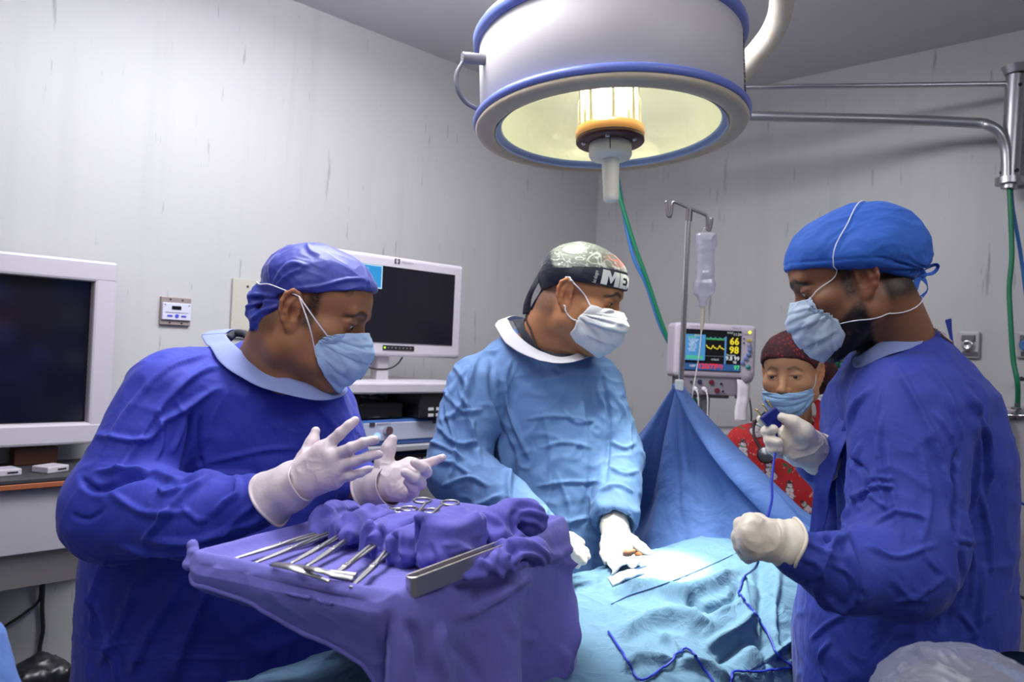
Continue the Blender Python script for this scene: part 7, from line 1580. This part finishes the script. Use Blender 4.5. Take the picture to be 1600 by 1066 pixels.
# ---- drip stand
dv = 2.38
iv = thing('drip_stand', 'steel drip stand with two hooks behind the blue screen', 'drip stand', (*W(1062, 600, dv)[:2], 0))
pt_ = W(1076, 327, dv); pb = np.array([pt_[0], pt_[1], 0.05]); P6 = W(1062, 600, dv)
MB().cyl((P6[0], P6[1], 0.05), pt_, 0.0085, n=16).build('pole', CHR, iv)
RUST = mat('worn_steel', (0.30, 0.27, 0.28), rough=0.35, metal=0.9)
MB().tube(spline([W(1041, 314, dv), W(1042, 326, dv), W(1043, 336, dv), W(1047, 338, dv), W(1049, 330, dv), W(1050, 320, dv), W(1055, 316, dv), W(1076, 325, dv), W(1098, 334, dv), W(1104, 338, dv), W(1105, 350, dv), W(1105, 358, dv), W(1109, 359, dv), W(1111, 350, dv), W(1112, 341, dv)], 100), 0.0048, n=10).build('hook_bar', RUST, iv)
MB().cyl(W(1076, 345, dv), W(1077, 327, dv), 0.0105, n=16).build('coupling', RUST, iv)
for k in range(5):
    a_ = k * 2 * math.pi / 5; MB().tube([(P6[0], P6[1], 0.07), (P6[0] + .26 * math.cos(a_), P6[1] + .26 * math.sin(a_), 0.05)], 0.012, n=8).build('foot', CHR, iv)
# bag, chamber, line
IVM = clear_mat('drip_bag_film', (0.90, 0.89, 0.97), gloss=0.25, rough=0.15, density=0.30, milky=(0.70, 0.68, 0.80))
bq = W(1103, 413, dv); bg = thing('drip_bag', 'clear soft fluid bag hanging from the right hook of the drip stand', 'drip bag', bq)
f = Field.box(bq - [.07, .05, .13], bq + [.07, .05, .13], 0.003); Rb_ = np.stack([_r, _f, _u], 1)
f.op(rbox(W(1102, 410, dv), (0.024, 0.013, 0.085), Rb_, 0.012), 'u', 0.01); f.op(rbox(W(1104, 375, dv), (0.030, 0.008, 0.018), Rb_, 0.006), 'u', 0.012); f.op(rbox(W(1100, 450, dv), (0.028, 0.012, 0.020), Rb_, 0.010), 'u', 0.012)
f.op(cone(W(1098, 462, dv), W(1097, 478, dv), 0.016, 0.007), 'u', 0.01)
V, Q = f.mesh(2); N = normals(V, Q); V = V + N * (0.008 * (noise(V * [14, 14, 8], 3) - 0.5) + 0.002 * ridge(V * 30, 4))[:, None]
link('pouch', mesh_np('pouch', V, Q), IVM, bg)
MB().tube(spline([W(1098, 362, dv), W(1102, 356, dv), W(1107, 356, dv), W(1110, 362, dv)], 14), 0.0015, n=6).build('hanger_loop', IVM, bg)
MB().cyl(W(1098, 478, dv), W(1098, 500, dv), 0.0065, 0.0065, n=14).lathe(W(1098, 486, dv), _u, [(0.009, -.002), (0.009, .002)], n=14).cyl(W(1098, 500, dv), W(1096, 518, dv), 0.0075, 0.003, n=14).build('drip_chamber', clear_mat('chamber', (0.95, 0.93, 0.85), gloss=0.2, rough=0.2, density=0.5, milky=(0.75, 0.72, 0.62)), bg)
MB().tube(spline([W(1096, 516, dv), W(1093, 550, dv - .02), W(1088, 580, dv - .04), W(1083, 610, dv - .06), W(1080, 640, dv - .06), W(1078, 680, dv - .05)], 50), 0.0019, n=6).build('line', clear_mat('line_tube', (0.9, 0.9, 0.92), gloss=0.2, rough=0.3, density=0.75, milky=(0.75, 0.74, 0.78)), bg)
# ---- patient monitor on its stand
dm = 2.95
TL, TRr, BL_ = W(1053, 503, dm), W(1180, 511, dm + 0.03), W(1053, 588, dm)
xx = TRr - TL; mw = np.linalg.norm(xx); RM = frame_R(np.array([xx[0], xx[1], 0]), np.array([-xx[1], xx[0], 0]))
mc = (W(1052, 545, dm) + W(1180, 552, dm + .03)) / 2; mh = (TL[2] - BL_[2])
pm = thing('patient_monitor', 'patient monitor with coloured traces, red and yellow numbers on a stand', 'patient monitor', (*mc[:2], 0.0))
CASE = mat('monitor_case', srgb(186, 178, 190), rough=0.45)
mc = mc + RM[:, 1] * 0.04
cs = MB().box(mc, (mw, 0.11, mh), RM, bevel=0.016, seg=3).build('case', CASE, pm)
fcm = P3(mc, RM, 0, -0.0565, 0)
sx0, sx1, sz0, sz1 = -mw * .39, mw * .295, -mh * .36, mh * .37
def sp(u, v, o=0.0): return P3(fcm, RM, sx0 + (sx1 - sx0) * u, -o, sz0 + (sz1 - sz0) * v)
sw_, sh_ = sx1 - sx0, sz1 - sz0
def srect(u0, u1, v0, v1, col, st, name='screen_panel', o=0.003):
    MB().box(sp((u0 + u1) / 2, (v0 + v1) / 2, o), (sw_ * (u1 - u0), 0.0008, sh_ * (v1 - v0)), RM).build(name, emis('em_%d_%d_%d' % tuple(int(99 * c) for c in col), col, st), cs)
MB().box(P3(fcm, RM, (sx0 + sx1) / 2, 0.002, (sz0 + sz1) / 2), (sw_ + .006, 0.006, sh_ + .006), RM).build('screen', mat('lcd_black', (0.008, 0.008, 0.012), rough=0.2), cs)
srect(0.01, 0.37, 0.24, 0.89, (0.10, 0.36, 0.75), 0.75); srect(0.04, 0.33, 0.27, 0.36, (0.10, 0.55, 0.35), 0.8, o=0.004); srect(0.05, 0.20, 0.80, 0.83, (0.15, 0.6, 0.3), 0.8, o=0.004)
srect(0.0, 1.0, 0.0, 0.165, (0.05, 0.14, 0.38), 0.7); srect(0.715, 0.745, 0.17, 0.86, (0.12, 0.30, 0.60), 0.8)
TM = np.stack([RM[:, 0], RM[:, 2], -RM[:, 1]], 1)
def stx(body, u, v, size, col, st=0.9, bold=0.0, o=0.0048): text_mesh('screen_text', body, size, sp(u, v, o), TM, emis('tx_%d_%d_%d' % tuple(int(99 * c) for c in col), col, st), cs, bold=bold)
YE, RE, WH, GR = (0.9, 0.75, 0.05), (0.9, 0.04, 0.05), (0.75, 0.8, 0.85), (0.1, 0.7, 0.2)
stx('66', 0.80, 0.745, 0.036, YE, bold=.001); stx('98', 0.80, 0.525, 0.036, YE, bold=.001); stx('9.8 99', 0.74, 0.315, 0.021, WH, bold=.0004); stx('98', 0.87, 0.22, 0.014, WH)
stx('120/77', 0.25, 0.095, 0.026, RE, bold=.0008); stx('(93)', 0.54, 0.105, 0.020, RE, bold=.0004); stx('NIBP', 0.10, 0.095, 0.012, WH); stx('97', 0.89, 0.085, 0.022, GR, bold=.0008); stx('Pletismo', 0.75, 0.40, 0.010, WH)
stx('ECG', 0.17, 0.865, 0.010, YE); stx('11:24', 0.86, 0.93, 0.014, WH); stx('SYNC', 0.75, 0.96, 0.009, WH); stx('OTROS', 0.48, 0.27, 0.009, WH)
for k, v in enumerate(np.linspace(0.76, 0.48, 8)): stx(('FC ECG 66', 'SpO2 98', 'NIBP', 'TEMP 36', 'RESP 12', 'etCO2', 'Alarmas', 'Ajustes')[k], 0.06 + 0.02 * (k % 3), v, 0.0085, WH)
def trace(fn, col, name='trace', r=0.0009):
    P = np.array([sp(u, fn(u), 0.0046) for u in np.linspace(0.38, 0.71, 90)]); MB().tube(P, r, n=4).build(name, emis('tr_%d_%d' % (int(99 * col[0]), int(99 * col[1])), col, 1.1), cs)
trace(lambda u: 0.80 + 0.03 * math.exp(-((u * 12 % 1 - .5) / .08) ** 2), (0.1, 0.6, 0.45)); trace(lambda u: 0.54 + 0.09 * (math.exp(-((u * 8.5 % 1 - .3) / .16) ** 2) + 0.4 * math.exp(-((u * 8.5 % 1 - .65) / .12) ** 2)), YE, r=0.0012)
trace(lambda u: 0.775, (0.1, 0.5, 0.1)); trace(lambda u: 0.36, (0.15, 0.17, 0.2), r=0.0006)
MB().cyl(P3(fcm, RM, mw * .405, -0.0, mh * .37), P3(fcm, RM, mw * .405, -0.003, mh * .37), 0.0062, n=16).build('warning_light', emis('yellow_led', (0.85, 0.9, 0.1), 1.3), cs)
MB().cyl(P3(fcm, RM, mw * .35, -0.0, mh * .37), P3(fcm, RM, mw * .35, -0.002, mh * .37), 0.0085, n=20).build('button', CASE, cs)
YB = mat('yellow_key', srgb(190, 170, 70), rough=0.4); BK = mat('blue_key', srgb(110, 130, 185), rough=0.4)
MB().box(P3(fcm, RM, mw * .40, -0.002, mh * .22), (.017, .005, .010), RM, bevel=.002).build('key', YB, cs)
for k, (x, z) in enumerate(((.405, .135), (.41, .05), (.40, -.035), (.37, -.115), (.33, -.195))):
    q = P3(fcm, RM, mw * x, 0, mh * z); MB().lathe(q, -RM[:, 1], [(0.0085, 0), (0.0085, 0.003), (0.007, 0.0045), (0.0001, 0.005)], n=18).build('key', BK if k else mat('grey_key', srgb(140, 138, 160), rough=0.4), cs)
MB().lathe(P3(fcm, RM, mw * .40, 0, -mh * .27), -RM[:, 1], [(0.0085, 0), (0.0085, 0.003), (0.0001, 0.005)], n=18).build('key', mat('teal_key', srgb(50, 140, 145), rough=0.4), cs)
for z in (.25, .17): MB().cyl(P3(fcm, RM, mw * .335, 0, mh * z), P3(fcm, RM, mw * .335, -.003, mh * z), 0.003, n=10).build('indicator', BLACKP, cs)
MB().lathe(P3(fcm, RM, mw * .385, 0.004, -mh * .455), -RM[:, 1], [(0.021, 0), (0.021, 0.018), (0.018, 0.022), (0.0001, 0.023)], n=28).build('dial', mat('dial_grey', srgb(150, 144, 155), rough=0.4), cs)
text_mesh('maker_lettering', 'Intolli Monitor', 0.009, P3(fcm, RM, -mw * .33, -.001, mh * .44), TM, GT2, cs); text_mesh('maker_lettering', 'Propaq 5F', 0.009, P3(fcm, RM, mw * .18, -.001, mh * .44), TM, GT2, cs)
# module rack
r0 = P3(mc, RM, -0.004, 0.005, -mh / 2 - 0.032); rw = mw * .80
mdl = MB().box(r0, (rw, 0.10, 0.064), RM, bevel=0.004).box(P3(r0, RM, 0, 0.02, 0.037), (mw * .9, .07, .012), RM).build('module_rack', mat('rack_grey', srgb(134, 130, 140), rough=0.5), pm)
fr_ = P3(r0, RM, 0, -0.0505, 0)
for x, z, rr, cc_ in ((-.20, .016, .0085, (40, 40, 90)), (-.02, .016, .0095, (110, 30, 50)), (.07, -.014, .0095, (110, 30, 50)), (-.33, .014, .004, (30, 30, 40)), (.13, .012, .004, (30, 30, 40)), (.16, -.016, .004, (30, 30, 40)), (-.44, -.012, .007, (30, 34, 30))):
    MB().cyl(P3(fr_, RM, rw * x, 0, z), P3(fr_, RM, rw * x, -.005, z), rr, n=18).build('socket', mat('sock_%d' % cc_[0], srgb(*cc_), rough=0.4), mdl)
for x in (-.27, -.13):
    q = P3(fr_, RM, rw * x, 0, -.010); MB().cyl(q, P3(q, RM, 0, -.022, -.004), .009, .006, n=16).build('connector', mat('white_plug', (0.72, 0.70, 0.72), rough=0.5), mdl)
    e_ = P3(q, RM, 0, -.022, -.004); MB().tube(spline([e_, P3(e_, RM, .004, -.012, -.03), P3(e_, RM, .008, -.01, -.12), P3(e_, RM, .02, .0, -.22)], 24), .0025, n=6).build('lead', mat('white_plug', (0.72, 0.70, 0.72), rough=0.5), mdl)
MB().box(P3(r0, RM, mw * .40, -.02, 0.002), (.030, .07, .092), RM, bevel=.004).build('side_module', mat('side_grey', srgb(120, 116, 126), rough=0.5), pm)
for z in (.022, -.004, -.028): MB().box(P3(r0, RM, mw * .40, -.056, z), (.018, .003, .012), RM, bevel=.001).build('side_key', mat('key_dark', srgb(84, 82, 96), rough=0.5), pm)
# printout
pp = [P3(fr_, RM, rw * .35, -.012, .030), P3(fr_, RM, rw * .35, -.022, .005), P3(fr_, RM, rw * .345, -.024, -.03), P3(fr_, RM, rw * .325, -.030, -.055), P3(fr_, RM, rw * .30, -.034, -.085), P3(fr_, RM, rw * .30, -.04, -.12)]
a_ = spline(pp, 30); b2 = a_ + RM[:, 0] * 0.048
MB().grid(np.array([a_ * (1 - t) + b2 * t for t in np.linspace(0, 1, 4)])).build('paper_strip', mat('paper', (0.66, 0.62, 0.66), rough=0.8), pm, solid=0.0006)
# stand: neck, shelf, post, base
q = P3(mc, RM, -.01, .02, -mh / 2 - .064)
MB().box(P3(q, RM, 0, 0, -.006), (.16, .08, .012), RM).box(P3(q, RM, 0.0, 0, -.07), (.034, .034, .13), RM, bevel=.004).build('neck', mat('neck_grey', srgb(128, 126, 134), rough=0.45), pm)
zz = q[2] - .14
MB().box((*P3(q, RM, .02, -.02, 0)[:2], zz), (.34, .28, .022), RM, bevel=.006).build('shelf', mat('shelf_light', srgb(150, 146, 156), rough=0.5), pm)
MB().box((*P3(q, RM, .03, -.02, 0)[:2], zz - .045), (.26, .24, .065), RM, bevel=.004).build('drawer', BLACKP, pm)
MB().box((*P3(q, RM, .03, -.03, 0)[:2], zz - .095), (.24, .24, .030), RM, bevel=.004).build('yellow_box', mat('orange_yellow', srgb(214, 150, 40), rough=0.5), pm)
MB().box((*P3(q, RM, .02, 0, 0)[:2], (zz - .11) / 2 + .03), (.07, .07, zz - .16), RM, bevel=.005).box((*P3(q, RM, .02, 0, 0)[:2], .04), (.42, .42, .05), RM, bevel=.02).build('post', mat('shelf_light', srgb(150, 146, 156), rough=0.5), pm)
cable('cable', [W(1169, 617, dm), W(1172, 630, dm), W(1174, 650, dm), W(1172, 690, dm)], 0.003, CB, 'dark lead hanging from the right side of the patient monitor')
# ---- anaesthesia machine at the right
da = 2.62
am = thing('anaesthesia_machine', 'anaesthesia machine with grey hood and green knobs behind the woman', 'anaesthesia machine', (*W(1330, 700, da)[:2], 0))
Ra = frame_R(np.array([_r[0], _r[1] - .25, 0]), np.array([.25, 1, 0]))
def aw(px, py, o=0.0): return W(px, py, da + o)
def abox(x0, y0, x1, y1, o, dep, m, name, parent, bev=.006):
    a, b = aw(x0, (y0 + y1) / 2, o), aw(x1, (y0 + y1) / 2, o); t_, l_ = aw((x0 + x1) / 2, y0, o), aw((x0 + x1) / 2, y1, o)
    c_ = (a + b) / 2; c_[2] = (t_[2] + l_[2]) / 2; return MB().box(c_, (np.linalg.norm((b - a)[:2]), dep, t_[2] - l_[2]), Ra, bevel=bev).build(name, m, parent)
abox(1238, 506, 1400, 545, .10, .12, mat('hood_grey', srgb(132, 130, 136), rough=0.45), 'hood', am)
abox(1262, 540, 1400, 640, .16, .10, mat('machine_white', srgb(172, 172, 178), rough=0.45), 'back_unit', am)
MB().cyl(aw(1246, 512, .03), aw(1246, 512, .02), .006, n=12).build('screw', BLACKP, am)
for x in (1300, 1314):
    MB().lathe(aw(x, 571, .10), -_f, [(.013, 0), (.0145, .006), (.0145, .018), (.012, .024), (.0001, .025)], n=24).build('green_knob', mat('green_knob', srgb(20, 92, 66), rough=0.4), am)
for x0, y0, x1, y1 in ((1307, 548, 1313, 566), (1312, 582, 1318, 592), (1300, 585, 1304, 592)): abox(x0, y0, x1, y1, .10, .01, BLACKP, 'slot', am, .001)
MB().tube(spline([aw(1322, 560, .09), aw(1333, 590, .09), aw(1338, 620, .09)], 14), .008, n=8).build('grey_hose', mat('hose_grey', srgb(120, 118, 122), rough=0.5), am)
abox(1250, 622, 1400, 652, -.02, .36, mat('machine_white', srgb(172, 172, 178), rough=0.45), 'table_top', am, .012)
abox(1255, 652, 1400, 900, .02, .32, mat('machine_white', srgb(172, 172, 178), rough=0.45), 'cabinet', am, .012)
zf = aw(1300, 900, .02)[2]; cc_ = aw(1328, 800, .02); MB().box((cc_[0], cc_[1], zf / 2 + .02), (.28, .28, zf - .04), Ra, bevel=.01).build('lower_cabinet', mat('hood_grey', srgb(132, 130, 136), rough=0.45), am)
bx_ = aw(1322, 604, -.05)
f = Field.box(bx_ - [.14, .12, .1], bx_ + [.14, .12, .1], .004); f.op(cone(aw(1300, 613, -.05), aw(1345, 597, -.05), .013, .016), 'u', .008); f.op(cone(aw(1302, 608, -.04), aw(1326, 590, -.04), .010, .012), 'u', .008); f.op(cone(aw(1326, 590, -.04), aw(1350, 592, -.04), .012, .014), 'u', .008); f.op(cone(aw(1310, 616, -.05), aw(1350, 612, -.05), .010, .010), 'u', .008)
V, Q = f.mesh(2); N = normals(V, Q); V += N * cloth_disp(V, 3, .7, 2)[:, None]
tag(link('blue_wrap', mesh_np('blue_wrap', V, Q), mat('wrap_blue', srgb(130, 170, 205), rough=0.7)), 'pale blue folded wrap on top of the anaesthesia machine', 'wrap')
f = Field.box(aw(1296, 620, -.12) - .1, aw(1296, 620, -.12) + .1, .004); f.op(ell(aw(1290, 618, -.10), (.035, .025, .020)), 'u', .01); f.op(ell(aw(1308, 622, -.10), (.030, .025, .014)), 'u', .01)
V, Q = f.mesh(2); N = normals(V, Q); V += N * cloth_disp(V, 13, 1.1, 3)[:, None]
tag(link('clear_bag', mesh_np('clear_bag', V, Q), clear_mat('bag_film', (.9, .92, .92), .25, .2, .45, (.7, .73, .72))), 'crumpled clear plastic bag in front of the blue wrap', 'bag')
# ---- gas outlets on the right wall
for k, (x0, x1) in enumerate(((1497, 1531), (1588, 1622))):
    c, w, h = wrect(onR, x0, 518, x1, 560, 0.01); go = thing('gas_outlet', ('white wall gas outlet with steel socket, behind the right assistant\'s shoulder', 'wall gas outlet cut by the right edge of the frame')[k], 'gas outlet', c)
    MB().box(c, (w, .016, h), RR, bevel=.006, seg=3).build('plate', mat('outlet_white', srgb(178, 174, 176), rough=0.35), go)
    MB().box(P3(c, RR, 0, -.010, h * .24), (w * .62, .012, h * .26), RR, bevel=.003).build('latch', mat('dark_steel', (0.16, 0.16, 0.17), rough=0.35, metal=0.8), go)
    MB().lathe(P3(c, RR, 0, -.008, -h * .02), -RR[:, 1], [(.021, 0), (.021, .012), (.014, .016), (.008, .012), (.0001, .010)], n=24).build('socket', CHR if k == 0 else mat('blue_socket', srgb(60, 110, 170), rough=0.35), go)
    MB().box(P3(c, RR, w * .1, -.009, -h * .34), (w * .7, .004, h * .18), RR, bevel=.001).build('badge', mat('badge_dark', srgb(78, 72, 84), rough=0.5), go)
# ---- suction bracket, tubes, white column at the right edge
c, w, h = wrect(onR, 1540, 640, 1700, 1000, 0.06)
sc_ = thing('wall_column', 'white service box standing against the wall at the far right', 'service column', (*c[:2], 0))
c2 = c.copy(); MB().box((c[0], c[1], .60), (w, .11, 1.20 if False else 2 * (c[2] + h / 2) / 2 - .0), RR, bevel=.008) if False else None
zt2 = c[2] + h / 2; MB().box((c[0], c[1], zt2 / 2), (w, .12, zt2), RR, bevel=.008).build('box', WHITE2, sc_)
br = thing('suction_bracket', 'chrome rail bracket with small fittings on the wall at the far right', 'bracket', onR(1566, 650, .14))
MB().tube(spline([onR(1549, 700, .14), onR(1549, 655, .14), onR(1553, 647, .14), onR(1562, 645, .14), onR(1570, 649, .14), onR(1590, 650, .14), onR(1604, 650, .14)], 50), .008, n=10).build('rail', CHR, br)
MB().cyl(onR(1549, 655, .14), onR(1546, 708, .14), .012, n=14).build('holder', mat('dark_steel', (0.16, 0.16, 0.17), rough=0.35, metal=0.8), br)
MB().lathe(onR(1588, 637, .14), UP, [(.0001, -.006), (.016, -.006), (.016, .0), (.006, .002), (.006, .014), (.0001, .014)], n=18).lathe(onR(1587, 648, .14), UP, [(.0001, -.014), (.005, -.014), (.005, 0), (.013, 0), (.013, .006), (.0001, .006)], n=18).build('fitting', mat('dark_steel', (0.16, 0.16, 0.17), rough=0.35, metal=0.8), br)
MB().lathe(onR(1596, 591, .05), UP, [(.0001, -.01), (.012, -.01), (.016, -.002), (.0001, .006)], n=18).build('small_hook', BLACKP, br)
cable('suction_tube', [onR(1562, 646, .16), onR(1572, 655, .16), onR(1576, 690, .16), onR(1574, 740, .16), onR(1567, 790, .16), onR(1563, 815, .16)], .0075, mat('dark_tube', srgb(96, 92, 98), rough=0.4), 'grey suction tube hanging from the chrome rail at the far right', 'tube')
cable('cable', [onR(1566, 806, .18), onR(1569, 825, .18), onR(1564, 850, .18), onR(1560, 860, .18)], .016, BLACKP, 'thick black plug end hanging at the right wall')
cable('cable', [onR(1556, 925, .17), onR(1575, 927, .17), onR(1592, 932, .17), onR(1608, 938, .17)], .005, CB, 'black cable crossing low at the right edge of the frame')
